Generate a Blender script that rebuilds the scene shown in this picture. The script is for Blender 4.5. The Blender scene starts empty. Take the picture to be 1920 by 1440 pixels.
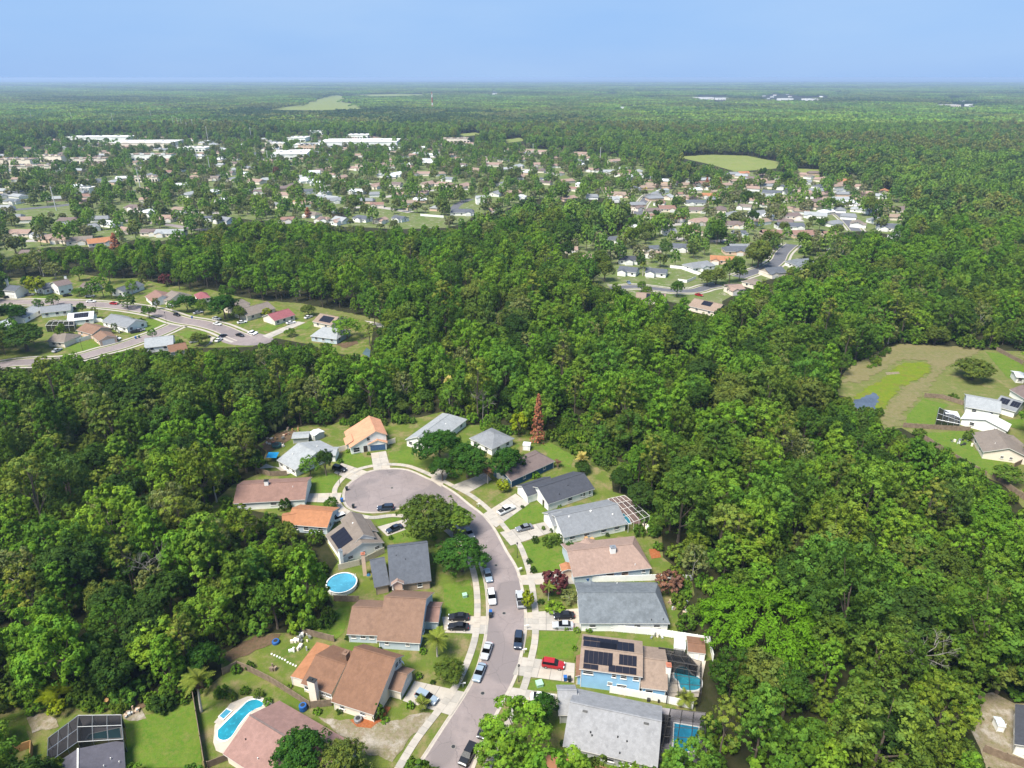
import bpy, math, random
import numpy as np
from mathutils import Vector, Matrix

random.seed(7)
RNG = np.random.default_rng(11)
SC = bpy.context.scene
COL = SC.collection

# ------------------------------------------------------------------ camera, sky, sun, exposure
F_PX, HOR, CAM_H = 1280.0, 145.5, 112.0           # measured on the 1920 x 1440 photograph
PITCH = math.atan((720.0 - HOR) / F_PX)
cam_data = bpy.data.cameras.new("camera")
cam_data.sensor_width = 36.0
cam_data.lens = 36.0 * F_PX / 1920.0
cam_data.clip_start = 1.0
cam_data.clip_end = 150000.0
cam = bpy.data.objects.new("camera", cam_data)
cam.location = (0, 0, CAM_H)
cam.rotation_euler = (math.pi / 2 - PITCH, 0, 0)
COL.objects.link(cam)
SC.camera = cam

SUN_EL, SUN_AZ = math.radians(60), math.radians(225)   # azimuth clockwise from +Y: sun behind-left of the camera
world = bpy.data.worlds.new("World")
SC.world = world
world.use_nodes = True
wn = world.node_tree
wn.nodes.clear()
sky = wn.nodes.new("ShaderNodeTexSky")
sky.sky_type = 'NISHITA'
sky.sun_disc = False
sky.sun_elevation = SUN_EL
sky.sun_rotation = SUN_AZ
sky.altitude = 100
sky.air_density = 1.0
sky.dust_density = 0.4
sky.ozone_density = 1.5
wbg = wn.nodes.new("ShaderNodeBackground")
wbg.inputs['Strength'].default_value = 0.09
wout = wn.nodes.new("ShaderNodeOutputWorld")
# thin high cloud: a faint veil over the whole sky
wtc = wn.nodes.new("ShaderNodeTexCoord")
wmap = wn.nodes.new("ShaderNodeMapping"); wmap.inputs['Scale'].default_value = (1.2, 1.2, 5.0)
wno = wn.nodes.new("ShaderNodeTexNoise"); wno.inputs['Scale'].default_value = 1.6; wno.inputs['Detail'].default_value = 6
wmx = wn.nodes.new("ShaderNodeMix"); wmx.data_type = 'RGBA'
wmr = wn.nodes.new("ShaderNodeMapRange"); wmr.inputs[1].default_value = 0.35; wmr.inputs[2].default_value = 0.75
wmr.inputs[3].default_value = 0.0; wmr.inputs[4].default_value = 0.5
whs = wn.nodes.new("ShaderNodeMix"); whs.data_type = 'RGBA'; whs.inputs[0].default_value = 0.90   # an even, thin, pale blue veil over the whole sky
whs.inputs[7].default_value = (1.28, 2.42, 4.55, 1)
wmx.inputs[7].default_value = (2.7, 3.6, 4.8, 1)
wn.links.new(wtc.outputs['Generated'], wmap.inputs['Vector'])
wn.links.new(wmap.outputs[0], wno.inputs['Vector'])
wn.links.new(wno.outputs[0], wmr.inputs[0])
wn.links.new(sky.outputs[0], whs.inputs[6])
wn.links.new(whs.outputs[2], wmx.inputs[6])
wn.links.new(wmr.outputs[0], wmx.inputs[0])
wn.links.new(wmx.outputs[2], wbg.inputs['Color'])
wn.links.new(wbg.outputs[0], wout.inputs['Surface'])

sd = bpy.data.lights.new("sun", 'SUN')
sd.energy = 4.4
sd.angle = math.radians(24)
sd.color = (1.0, 0.95, 0.85)
sun = bpy.data.objects.new("sun", sd)
sdir = Vector((math.sin(SUN_AZ) * math.cos(SUN_EL), math.cos(SUN_AZ) * math.cos(SUN_EL), math.sin(SUN_EL)))
sun.rotation_euler = (-sdir).to_track_quat('-Z', 'Y').to_euler()
sun.location = (-200, -200, 400)
COL.objects.link(sun)

vs = SC.view_settings
vs.view_transform = 'Standard'
vs.look = 'None'
vs.exposure = 1.14
vs.gamma = 1.0
vs.use_curve_mapping = False
SC.cycles.max_bounces = 6
SC.cycles.diffuse_bounces = 4
SC.cycles.transparent_max_bounces = 12
SC.cycles.volume_bounces = 0

# ------------------------------------------------------------------ photograph pixels -> directions -> places on ground or at a known height
TILES = dict(A=(400, 720, 3.84), B=(800, 720, 3.84), C=(400, 1060, 3.79), D=(820, 1060, 3.5556), E=(0, 1060, 3.79),
             F=(0, 480, 4.), G=(400, 480, 4.8), R=(1540, 600, 4.), M=(1000, 340, 4.8), N=(1360, 300, 4.8), L=(0, 200, 3.),
             K=(560, 140, 3.), X=(0, 0, 1.), S=(480, 770, 7.385), U=(580, 930, 7.385), V=(930, 860, 6.194),
             Z=(1600, 1100, 4.234), W=(520, 1180, 7.385), Y=(0, 1290, 7.385), Q=(1080, 1180, 7.385), J=(1030, 1270, 6.194))
SP, CP = math.sin(PITCH), math.cos(PITCH)

def px(t, x, y):
    o = TILES[t]
    return o[0] + x / o[2], o[1] + y / o[2]

def gp(t, x, y, z=0.0):
    """point at height z that the photograph shows at this pixel"""
    X, Y = px(t, x, y)
    dx, dy = (X - 960) / F_PX, (Y - 720) / F_PX
    d = (dx, CP - dy * SP, -SP - dy * CP)
    k = (z - CAM_H) / d[2]
    return Vector((d[0] * k, d[1] * k, z))

def proj(P):
    """(n,3) array -> photograph pixels and depth"""
    P = np.asarray(P, float)
    x, y, z = P[..., 0], P[..., 1], P[..., 2] - CAM_H
    dep = y * CP - z * SP
    dn = -y * SP - z * CP
    dep_ = np.maximum(dep, 1e-3)
    return 960 + F_PX * x / dep_, 720 + F_PX * dn / dep_, dep

def inpoly(x, y, poly):
    x = np.asarray(x, float); y = np.asarray(y, float)
    c = np.zeros(x.shape, bool)
    n = len(poly)
    for i in range(n):
        x0, y0 = poly[i]; x1, y1 = poly[(i + 1) % n]
        if y0 == y1: continue
        k = ((y0 > y) != (y1 > y)) & (x < (x1 - x0) * (y - y0) / (y1 - y0) + x0)
        c ^= k
    return c

# ------------------------------------------------------------------ objects
class MB:
    """collects faces into ONE mesh"""
    def __init__(s): s.v = []; s.f = []; s.m = []
    def face(s, pts, m=0):
        i = len(s.v); s.v += [tuple(p) for p in pts]; s.f.append(tuple(range(i, i + len(pts)))); s.m.append(m)
    def box(s, c, hx, hy, hz, m=0):
        c, hx, hy, hz = Vector(c), Vector(hx), Vector(hy), Vector(hz)
        i = len(s.v)
        for a in (-1, 1):
            for b in (-1, 1):
                for e in (-1, 1): s.v.append(tuple(c + hx * a + hy * b + hz * e))
        for q in ((0, 1, 3, 2), (4, 6, 7, 5), (0, 4, 5, 1), (2, 3, 7, 6), (0, 2, 6, 4), (1, 5, 7, 3)):
            s.f.append(tuple(i + k for k in q)); s.m.append(m)
    def abox(s, x0, x1, y0, y1, z0, z1, m=0):
        s.box(((x0 + x1) / 2, (y0 + y1) / 2, (z0 + z1) / 2), ((x1 - x0) / 2, 0, 0), (0, (y1 - y0) / 2, 0), (0, 0, (z1 - z0) / 2), m)
    def tube(s, pts, rad, n=7, m=0, cap=True):
        pts = [Vector(p) for p in pts]; rings = []
        for k, p in enumerate(pts):
            d = (pts[min(k + 1, len(pts) - 1)] - pts[max(k - 1, 0)]).normalized()
            a = d.orthogonal().normalized() if abs(d.z) < .99 else Vector((1, 0, 0))
            a = (Vector((1, 0, 0)) - d * d.x).normalized() if abs(d.x) < .9 else (Vector((0, 1, 0)) - d * d.y).normalized()
            b = d.cross(a); i = len(s.v)
            for q in range(n):
                t = 2 * math.pi * q / n
                s.v.append(tuple(p + (a * math.cos(t) + b * math.sin(t)) * rad[k]))
            rings.append(i)
        for k in range(len(rings) - 1):
            for q in range(n):
                s.f.append((rings[k] + q, rings[k] + (q + 1) % n, rings[k + 1] + (q + 1) % n, rings[k + 1] + q)); s.m.append(m)
        if cap:
            s.f.append(tuple(rings[-1] + q for q in range(n))); s.m.append(m)
    def mesh(s, name, mats):
        me = bpy.data.meshes.new(name)
        me.from_pydata(s.v, [], s.f)
        mats = mats if isinstance(mats, (list, tuple)) else [mats]
        for m in mats: me.materials.append(m)
        if len(mats) > 1: me.polygons.foreach_set('material_index', s.m)
        me.update()
        return me

def link(name, me, parent=None, loc=None):
    o = bpy.data.objects.new(name, me); COL.objects.link(o)
    if parent: o.parent = parent
    if loc is not None: o.location = loc
    return o
def build(mb, name, mats, parent=None, loc=None, smooth=False):
    me = mb.mesh(name, mats)
    if smooth: me.polygons.foreach_set('use_smooth', [True] * len(me.polygons))
    return link(name, me, parent, loc)
def tag(o, label, cat, group=None):
    o['label'] = label; o['category'] = cat
    if group: o['group'] = group
    return o
def thing(name, label, cat, loc=(0, 0, 0), rz=0.0, group=None):
    o = link(name, None, None, loc); o.rotation_euler = (0, 0, rz); o.empty_display_size = .5
    return tag(o, label, cat, group)
def struct(o): o['kind'] = 'structure'; return o
def dup(root, loc, rz, label=None, group=None, cat=None, scale=None):
    r = root.copy(); COL.objects.link(r); r.location = loc; r.rotation_euler = (0, 0, rz)
    if scale: r.scale = scale
    if label: r['label'] = label
    if group: r['group'] = group
    for ch in list(root.children):
        c = ch.copy(); COL.objects.link(c); c.parent = r
        for g in ch.children:
            e = g.copy(); COL.objects.link(e); e.parent = c
    return r

# ------------------------------------------------------------------ materials
MATS = {}
def new_mat(name):
    m = bpy.data.materials.new(name); m.use_nodes = True; nt = m.node_tree; nt.nodes.clear()
    out = nt.nodes.new('ShaderNodeOutputMaterial')
    return m, nt, out
def mix(nt, fac, a, b, typ='MIX'):
    n = nt.nodes.new('ShaderNodeMix'); n.data_type = 'RGBA'; n.blend_type = typ
    for sck, v in ((n.inputs[0], fac), (n.inputs[6], a), (n.inputs[7], b)):
        if hasattr(v, 'is_linked') or isinstance(v, bpy.types.NodeSocket): nt.links.new(v, sck)
        elif isinstance(v, (tuple, list)): sck.default_value = (*v[:3], 1)
        else: sck.default_value = v
    return n.outputs[2]
def noise(nt, scale, detail=4, rough=.55, lo=.35, hi=.65, vec=None, stretch=None):
    if vec is None:
        g = nt.nodes.new('ShaderNodeNewGeometry'); vec = g.outputs['Position']
    if stretch:
        mp = nt.nodes.new('ShaderNodeMapping'); mp.inputs['Scale'].default_value = stretch
        nt.links.new(vec, mp.inputs[0]); vec = mp.outputs[0]
    n = nt.nodes.new('ShaderNodeTexNoise'); n.inputs['Scale'].default_value = scale; n.inputs['Detail'].default_value = detail
    n.inputs['Roughness'].default_value = rough
    nt.links.new(vec, n.inputs['Vector'])
    r = nt.nodes.new('ShaderNodeMapRange'); r.inputs[1].default_value = lo; r.inputs[2].default_value = hi
    nt.links.new(n.outputs[0], r.inputs[0])
    return r.outputs[0]
def bsdf(nt, out, col, rough=.85, spec=.3, metal=0., bump=None, bdist=.02):
    b = nt.nodes.new('ShaderNodeBsdfPrincipled')
    if isinstance(col, (tuple, list)): b.inputs['Base Color'].default_value = (*col[:3], 1)
    else: nt.links.new(col, b.inputs['Base Color'])
    b.inputs['Roughness'].default_value = rough; b.inputs['Specular IOR Level'].default_value = spec; b.inputs['Metallic'].default_value = metal
    if bump is not None:
        bp = nt.nodes.new('ShaderNodeBump'); bp.inputs['Distance'].default_value = bdist; bp.inputs['Strength'].default_value = .6
        nt.links.new(bump, bp.inputs['Height']); nt.links.new(bp.outputs[0], b.inputs['Normal'])
    nt.links.new(b.outputs[0], out.inputs['Surface'])
    return b
def sc(c, k): return tuple(min(1, x * k) for x in c[:3])

def plain(name, col, rough=.8, var=.12, scale=1.5, spec=.3, metal=0.):
    """paint, stucco, concrete ...: one colour with slow stains and fine grain"""
    if name in MATS: return MATS[name]
    col = sc(col, .9)
    m, nt, out = new_mat(name)
    c = mix(nt, noise(nt, scale, 5), sc(col, 1 - var), sc(col, 1 + var))
    c = mix(nt, noise(nt, scale * 14, 3), c, sc(col, 1 - var * .8), 'MIX') if var > .05 else c
    if var > .05:
        c.node.inputs[0].default_value = .3
        for l in list(c.node.inputs[0].links): 
            mr = l.from_node; mr.inputs[4].default_value = .45
    bsdf(nt, out, c, rough, spec, metal)
    MATS[name] = m; return m
def shingle(name, col, streak=.25, blot=.15):
    """asphalt shingle: speckled tabs, weather streaks, blotches; each house its own slow variation"""
    if name in MATS: return MATS[name]
    m, nt, out = new_mat(name)
    col = sc(col, .88)
    v1 = nt.nodes.new('ShaderNodeTexVoronoi'); v1.inputs['Scale'].default_value = 2.6
    g = nt.nodes.new('ShaderNodeNewGeometry'); nt.links.new(g.outputs['Position'], v1.inputs['Vector'])
    bw = nt.nodes.new('ShaderNodeRGBToBW'); nt.links.new(v1.outputs['Color'], bw.inputs[0])
    tab = mix(nt, bw.outputs[0], sc(col, .86), sc(col, 1.14))
    c = mix(nt, noise(nt, .35, 5, .6), tab, sc(col, 1 - blot), 'MIX')
    c2 = mix(nt, noise(nt, 1.1, 6, .7, .45, .75), c, sc(col, 1 + streak * .8))
    c2 = mix(nt, noise(nt, .9, 4, .65, .52, .78, stretch=(1, 1, .12)), c2, sc(col, 1 - streak * 1.1))
    sp = noise(nt, 9, 2, .6, .3, .7)
    c3 = mix(nt, sp, sc(col, .72), c2); 
    c4 = mix(nt, .45, c2, c3)
    bsdf(nt, out, c4, .92, .2, bump=sp, bdist=.03)
    MATS[name] = m; return m
def grass(name, c1, c2, c3, s1=.12, s2=.9, dirt=None, dlo=.55, dhi=.68):
    if name in MATS: return MATS[name]
    c1, c2, c3 = sc(c1, .9), sc(c2, .9), sc(c3, .9)
    m, nt, out = new_mat(name)
    c = mix(nt, noise(nt, s1, 5, .6), c1, c2)
    c = mix(nt, noise(nt, s2, 5, .65, .4, .7), c, c3)
    if dirt: c = mix(nt, noise(nt, .22, 6, .7, dlo, dhi), c, dirt)
    fine = noise(nt, 5, 3, .7, .25, .75)
    c = mix(nt, fine, mix(nt, .35, c, (0, 0, 0)), c)
    bsdf(nt, out, c, .95, .1, bump=fine, bdist=.08)
    MATS[name] = m; return m
def glossy(name, col, rough=.15, spec=.5, metal=0., coat=0.):
    if name in MATS: return MATS[name]
    m, nt, out = new_mat(name)
    b = bsdf(nt, out, col, rough, spec, metal); b.inputs['Coat Weight'].default_value = coat
    MATS[name] = m; return m
def water(name, col, wav=2.0):
    if name in MATS: return MATS[name]
    m, nt, out = new_mat(name)
    n = noise(nt, wav, 3, .5, .2, .8)
    c = mix(nt, noise(nt, .22, 4, .6, .3, .7), sc(col, .72), sc(col, 1.25))
    c = mix(nt, noise(nt, 1.4, 3, .6, .55, .75), c, sc(col, 1.45))
    b = bsdf(nt, out, c, .12, .4, bump=n, bdist=.02)
    MATS[name] = m; return m
def screen(name, col, alpha):
    if name in MATS: return MATS[name]
    m, nt, out = new_mat(name)
    d = nt.nodes.new('ShaderNodeBsdfDiffuse'); d.inputs[0].default_value = (*col, 1)
    t = nt.nodes.new('ShaderNodeBsdfTransparent'); x = nt.nodes.new('ShaderNodeMixShader'); x.inputs[0].default_value = alpha
    nt.links.new(t.outputs[0], x.inputs[1]); nt.links.new(d.outputs[0], x.inputs[2]); nt.links.new(x.outputs[0], out.inputs['Surface'])
    MATS[name] = m; return m
def leafmat(name, ramp, trans=.36):
    """leaves: colour differs from tree to tree (ramp) and from spray to spray (tint)"""
    m, nt, out = new_mat(name)
    oi = nt.nodes.new('ShaderNodeObjectInfo')
    cr = nt.nodes.new('ShaderNodeValToRGB'); el = cr.color_ramp.elements
    while len(el) < len(ramp): el.new(.5)
    for k, c in enumerate(ramp): c = (c[0] * 1.36, c[1] * 1.19, c[2] * 1.1); el[k].position = k / (len(ramp) - 1); el[k].color = (*c, 1)
    nt.links.new(oi.outputs['Random'], cr.inputs[0])
    at = nt.nodes.new('ShaderNodeAttribute'); at.attribute_name = 'tint'
    c = mix(nt, 1.0, cr.outputs[0], at.outputs['Color'], 'MULTIPLY')
    d = nt.nodes.new('ShaderNodeBsdfDiffuse'); t = nt.nodes.new('ShaderNodeBsdfTranslucent')
    g = nt.nodes.new('ShaderNodeBsdfGlossy'); g.inputs['Roughness'].default_value = .45; g.inputs[0].default_value = (1, 1, 1, 1)
    c2 = mix(nt, 1.0, c, (1.15, 1.12, .55), 'MULTIPLY')
    nt.links.new(c, d.inputs[0]); nt.links.new(c2, t.inputs[0])
    x = nt.nodes.new('ShaderNodeMixShader'); x.inputs[0].default_value = trans
    nt.links.new(d.outputs[0], x.inputs[1]); nt.links.new(t.outputs[0], x.inputs[2])
    y = nt.nodes.new('ShaderNodeMixShader'); y.inputs[0].default_value = .0
    nt.links.new(x.outputs[0], y.inputs[1]); nt.links.new(g.outputs[0], y.inputs[2])
    nt.links.new(y.outputs[0], out.inputs['Surface'])
    MATS[name] = m; return m

M_WHITE = plain('white_trim', (.72, .70, .66), .6, .05)
M_CONC = plain('concrete', (.365, .33, .285), .9, .10, .6)
M_CONC2 = plain('concrete_joint', (.22, .20, .18), .95, .1, .6)
M_KERB = plain('kerb_concrete', (.38, .335, .285), .9, .12, .8)
M_GLASS = glossy('window_glass', (.02, .025, .03), .2, .25)
M_CGLASS = glossy('car_glass', (.016, .018, .022), .3, .12)
M_TYRE = plain('tyre_rubber', (.018, .018, .018), .9, .1)
M_RIM = glossy('wheel_rim', (.45, .45, .46), .3, .5, .8)
M_HEAD = glossy('headlight_lens', (.75, .77, .80), .1, .6)
M_TAIL = glossy('tail_light_lens', (.35, .01, .01), .2, .5)
M_DARK = plain('dark_metal', (.03, .03, .03), .5, .05)
M_PANEL = glossy('solar_glass', (.010, .010, .017), .35, .25)
M_BARK = plain('bark', (.13, .10, .075), .95, .3, 2.5)
M_BARKW = plain('pale_bark', (.42, .38, .33), .95, .2, 2.0)
M_WOOD = plain('weathered_fence_wood', (.23, .17, .12), .95, .25, 1.3)
M_WOODN = plain('new_fence_wood', (.46, .27, .11), .9, .15, 1.3)
M_VINYL = plain('white_vinyl', (.84, .83, .79), .6, .06, .7)
M_GALV = plain('grey_metal', (.35, .36, .37), .4, .1, 1., .5, .6)
# ------------------------------------------------------------------ ground, roads, lawns
def rough_edge(P, amp, step=1.4):
    out = []
    for a, b in zip(P, P[1:] + P[:1]):
        d = b - a; n = max(1, int(d.length / step)); t = Vector((-d.y, d.x, 0)).normalized()
        for k in range(n): out.append(a + d * (k / n) + t * (random.uniform(-amp, amp) if k else 0))
    return out
def sheet(name, pts, z, mat, kind='structure', thick=0.0, rough=0.0):
    """flat polygon through points seen on the ground: pts = [(tile, x, y), ...]"""
    mb = MB(); P = [gp(*p) for p in pts]
    if rough: P = rough_edge(P, rough)
    c = sum(P, Vector()) / len(P); c.z = 0
    top = [Vector((p.x - c.x, p.y - c.y, z)) for p in P]
    area = sum(a.x * b.y - b.x * a.y for a, b in zip(top, top[1:] + top[:1]))
    if area < 0: top.reverse()
    mb.face(top)
    if thick:
        for a, b in zip(top, top[1:] + top[:1]):
            mb.face([a, Vector((a.x, a.y, z - thick)), Vector((b.x, b.y, z - thick)), b])
    o = build(mb, name, mat, None, c)
    if kind: o['kind'] = kind
    return o
def T_(t, *xy): return [(t, x, y) for x, y in xy]
def spline(pts, step):
    """Catmull-Rom through ground points, resampled at a fixed step"""
    P = [Vector(p) for p in pts]; out = []
    for i in range(len(P) - 1):
        p0, p1, p2, p3 = P[max(i - 1, 0)], P[i], P[i + 1], P[min(i + 2, len(P) - 1)]
        for k in range(16):
            t = k / 16
            out.append(.5 * ((2 * p1) + (p2 - p0) * t + (2 * p0 - 5 * p1 + 4 * p2 - p3) * t * t + (3 * p1 - p0 - 3 * p2 + p3) * t ** 3))
    out.append(P[-1])
    res = [out[0]]; acc = 0
    for a, b in zip(out, out[1:]):
        d = (b - a).length
        while d > 0 and acc + d >= step:
            r = (step - acc) / d; a = a.lerp(b, r); res.append(a); d = (b - a).length; acc = 0
        acc += d
    return res
def strip_mesh(line, offs):
    """offs = [(lateral, z), ...] swept along a line; lateral positive = left of travel"""
    mb = MB(); n = len(line)
    for i, p in enumerate(line):
        d = (line[min(i + 1, n - 1)] - line[max(i - 1, 0)]); d.z = 0; d.normalize(); l = Vector((-d.y, d.x, 0))
        for o, z in offs: mb.v.append(tuple(Vector((p.x, p.y, z)) + l * o))
    k = len(offs)
    for i in range(n - 1):
        for q in range(k - 1):
            mb.f.append((i * k + q, (i + 1) * k + q, (i + 1) * k + q + 1, i * k + q + 1)); mb.m.append(0)
    return mb

M_FLOOR = grass('forest_floor', (.018, .026, .008), (.035, .038, .014), (.05, .045, .022), .03, .4)
mb = MB(); GS = 60000
mb.face([(-GS, -400, 0), (GS, -400, 0), (GS, GS, 0), (-GS, GS, 0)])
ground = struct(build(mb, 'ground', M_FLOOR))

M_LAWN = grass('lawn_mixed', (.085, .145, .018), (.145, .175, .03), (.11, .145, .026), .16, .9, (.22, .175, .085), .47, .66)
M_LAWNG = grass('lawn_green', (.075, .16, .014), (.115, .19, .02), (.15, .18, .035), .3, 1.1, (.17, .165, .05), .56, .74)
M_LAWND = grass('lawn_dry', (.145, .165, .045), (.11, .15, .03), (.18, .175, .06), .06, .5, (.215, .18, .09), .52, .68)
M_SAND = grass('bare_sandy_soil', (.24, .19, .13), (.30, .25, .18), (.16, .15, .06), .3, 1.2, (.34, .30, .25), .5, .62)
M_DIRT = grass('brown_soil', (.13, .08, .05), (.17, .11, .07), (.10, .08, .04), .2, 1.0)
M_MULCH = grass('red_mulch', (.33, .105, .035), (.27, .08, .03), (.36, .14, .06), .5, 2.0)
M_MEADOW = grass('rough_meadow', (.085, .125, .018), (.055, .085, .014), (.12, .13, .035), .12, .5)
M_SUB = grass('suburb_ground', (.10, .155, .03), (.13, .17, .045), (.18, .18, .09), .04, .12, (.33, .30, .25), .56, .68)
M_ASPH = None
m, nt, out = new_mat('old_asphalt')
ca = mix(nt, noise(nt, .12, 5, .6), (.205, .168, .160), (.245, .203, .194))
ca = mix(nt, noise(nt, .5, 6, .7, .5, .8), ca, (.16, .137, .134))
ca = mix(nt, noise(nt, .06, 2, .4, .52, .56), ca, (.178, .150, .146))
vc = nt.nodes.new('ShaderNodeTexVoronoi'); vc.feature = 'DISTANCE_TO_EDGE'; vc.inputs['Scale'].default_value = .16
gq = nt.nodes.new('ShaderNodeNewGeometry'); nq = nt.nodes.new('ShaderNodeTexNoise'); nq.inputs['Scale'].default_value = .8; nt.links.new(gq.outputs['Position'], nq.inputs['Vector'])
wq = mix(nt, .12, gq.outputs['Position'], nq.outputs['Color'], 'ADD'); wq.node.inputs[0].default_value = 1.0; nt.links.new(wq, vc.inputs['Vector'])
rq = nt.nodes.new('ShaderNodeMapRange'); rq.inputs[1].default_value = .0; rq.inputs[2].default_value = .012; rq.inputs[3].default_value = .55; rq.inputs[4].default_value = 0; nt.links.new(vc.outputs['Distance'], rq.inputs[0])
ca = mix(nt, rq.outputs[0], ca, (.09, .08, .08))
ca = mix(nt, noise(nt, .9, 3, .6, .70, .80), ca, (.10, .09, .09))
ca = mix(nt, noise(nt, .35, 6, .75, .60, .85), ca, (.30, .265, .25))
fa = noise(nt, 6, 3, .7, .2, .8)
ca = mix(nt, fa, mix(nt, .2, ca, (0, 0, 0)), ca)
bsdf(nt, out, ca, .9, .25, bump=fa, bdist=.01); M_ASPH = m
M_ASPHD = plain('dark_asphalt', (.10, .10, .11), .9, .12, .3)

P_STREET = [(0,1440),(0,1312),(60,1294),(70,1322),(127,1308),(185,1326),(290,1310),(330,1313),(364,1307),(417,1266),(413,1232),(474,1189),(548,1186),(575,1181),
  (626,1136),(614,1119),(612,1085),(634,1053),(608,1010),(593,992),(546,985),(530,968),(426,948),(398,972),(398,944),(436,909),(486,888),(499,847),(483,834),(525,808),
  (580,797),(621,797),(650,784),(686,777),(723,795),(749,787),(790,782),(830,772),(869,797),(886,797),(938,796),(954,800),(998,808),(1034,808),(1060,800),(1112,808),
  (1120,837),(1165,868),(1146,889),(1149,922),(1172,928),(1219,964),(1240,980),(1243,1045),(1298,1090),(1302,1116),(1270,1153),(1281,1187),(1335,1202),(1335,1237),
  (1312,1242),(1304,1287),(1304,1332),(1321,1357),(1318,1389),(1276,1397),(1259,1414),(1239,1440)]
P_RB = [(1836,1302),(1862,1298),(1902,1319),(1925,1319),(1925,1445),(1850,1445),(1838,1405),(1812,1352)]
P_R = [(1687,645),(1865,657),(1925,659),(1925,960),(1885,912),(1850,895),(1815,870),(1780,850),(1730,824),(1690,802),(1660,808),(1647,782),(1627,773),(1602,768),
  (1597,747),(1570,740),(1572,717),(1587,692),(1622,674),(1650,659)]
P_F = [(-5,540),(12,522),(105,519),(150,514),(210,522),(260,522),(300,532),(335,537),(390,542),(450,557),(504,565),(567,569),(650,588),(733,607),(723,615),(700,612),
  (696,647),(692,672),(671,668),(608,660),(588,647),(517,634),(473,650),(445,651),(350,653),(300,658),(250,656),(200,666),(155,671),(120,666),(75,676),(50,688),(-5,690)]
P_M = [(1021,484),(1062,463),(1117,446),(1162,440),(1194,390),(1140,371),(1158,352),(1240,337),(1300,332),(1385,320),(1489,333),(1495,319),(1535,321),(1537,333),
  (1600,333),(1641,352),(1685,364),(1704,389),(1693,404),(1693,429),(1685,442),(1652,437),(1620,433),(1568,437),(1568,467),(1527,487),(1477,504),(1468,517),(1422,529),
  (1396,527),(1392,544),(1354,565),(1354,580),(1325,590),(1287,571),(1250,565),(1192,561),(1177,546),(1137,540),(1108,525),(1146,494),(1112,477),(1090,490),(1052,473)]
P_L = [(-5,292),(90,262),(220,250),(420,264),(560,252),(720,257),(800,264),(980,277),(1100,285),(1200,302),(1240,337),(1158,352),(1140,371),(1050,375),(990,373),
  (940,397),(890,403),(873,417),(840,427),(747,430),(700,427),(633,425),(567,413),(520,417),(450,410),(393,430),(300,453),(260,447),(213,463),(93,463),(33,477),(-5,500)]
FIELDS = [[(498,206),(560,197),(590,188),(628,177),(648,182),(640,191),(672,196),(680,205),(600,207)],
          [(855,252),(890,248),(905,252),(870,256)], [(945,262),(975,258),(985,264),(950,268)],
          [(1268,294),(1330,290),(1400,292),(1462,304),(1455,316),(1380,322),(1330,308)],
          [(1492,316),(1536,318),(1537,336),(1518,334)], [(660,178),(740,176),(800,177),(790,179),(700,181)]]

def polysheet(name, poly, z, mat): return sheet(name, [('X', x, y) for x, y in poly], z, mat)
polysheet('yard_ground', P_STREET, .015, M_LAWN)
polysheet('yard_ground', P_RB, .015, M_SAND)
polysheet('meadow', P_R, .015, M_LAWND)
polysheet('yard_ground', P_F, .03, M_LAWN)
polysheet('suburb_ground', P_M, .04, M_SUB)
polysheet('suburb_ground', P_L, .04, M_SUB)
for fpoly in FIELDS: polysheet('field', fpoly, .08, grass('pasture', (.20, .24, .06), (.16, .21, .05), (.24, .24, .09), .02, .1))

# the street and its bulb: asphalt inside a rolled kerb
EDGE = [(760,1475),(785,1440),(835,1363),(871,1308),(890,1274),(904,1234),(914,1187),(917,1144),(914,1102),(907,1072),(897,1046),(884,1020),(866,995),(842,972),(812,957),
        (780,951),(744,953),(725,958),(694,960),(666,956),(651,947),(646,931),(650,915),(666,900),(694,885),(733,880),(765,883),(798,897),(826,910),(852,926),(878,947),
        (904,967),(925,993),(946,1032),(966,1066),(976,1102),(983,1153),(982,1187),(973,1234),(961,1274),(932,1330),(904,1386),(883,1440),(868,1478)]
edge = spline([gp('X', *p) for p in EDGE], 1.2)
mb = MB(); mb.face([(p.x, p.y, .03) for p in edge][::-1]); struct(build(mb, 'road', M_ASPH))
struct(build(strip_mesh(edge, [(-.02, .032), (.35, .05), (.5, .13), (.68, .14), (.7, .0)]), 'kerb', M_KERB))

# pavement ring made of single slabs
WALK = [(740,1455),(748,1440),(782,1385),(826,1328),(851,1293),(868,1260),(880,1232),(891,1195),(895,1153),(894.5,1116),(890,1082),(880,1050),(862,1020),(838,995),(800,975),
        (741,967),(694,971),(650,959),(635,945),(628,930),(629,915),(642,898),(658,886),(680,878),(705,873),(733,871),(764,874),(792,884),(820,897),(850,912),(884,930),(910,950),
        (931,971),(957,1002),(975,1024),(988,1058),(995,1085),(1000,1116),(1004,1153),(1003,1200),(995,1240),(984,1285),(965,1330),(940,1385),(920,1425),(905,1460)]
walk = spline([gp('X', *p) for p in WALK], 1.52)
pv = struct(build(strip_mesh(walk, [(-.72, .04), (-.72, .105), (.72, .105), (.72, .04)]), 'pavement', M_CONC2))
sl = MB(); sl.abox(-.735, .735, -.74, .74, -.03, .03)
slab_me = sl.mesh('slab', M_CONC)
slab_me2 = sl.mesh('slab', plain('concrete_warm', (.385, .335, .275), .9, .1, .6))
slab_me3 = sl.mesh('slab', plain('concrete_grey', (.31, .285, .25), .9, .12, .6))
for i in range(len(walk) - 1):
    a, b = walk[i], walk[i + 1]; d = b - a; c = (a + b) / 2
    o = link('slab', random.choice((slab_me, slab_me, slab_me2, slab_me3)), pv, (c.x, c.y, .12 + random.uniform(-.004, .006)))
    o.rotation_euler = (0, 0, math.atan2(d.y, d.x))

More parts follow.
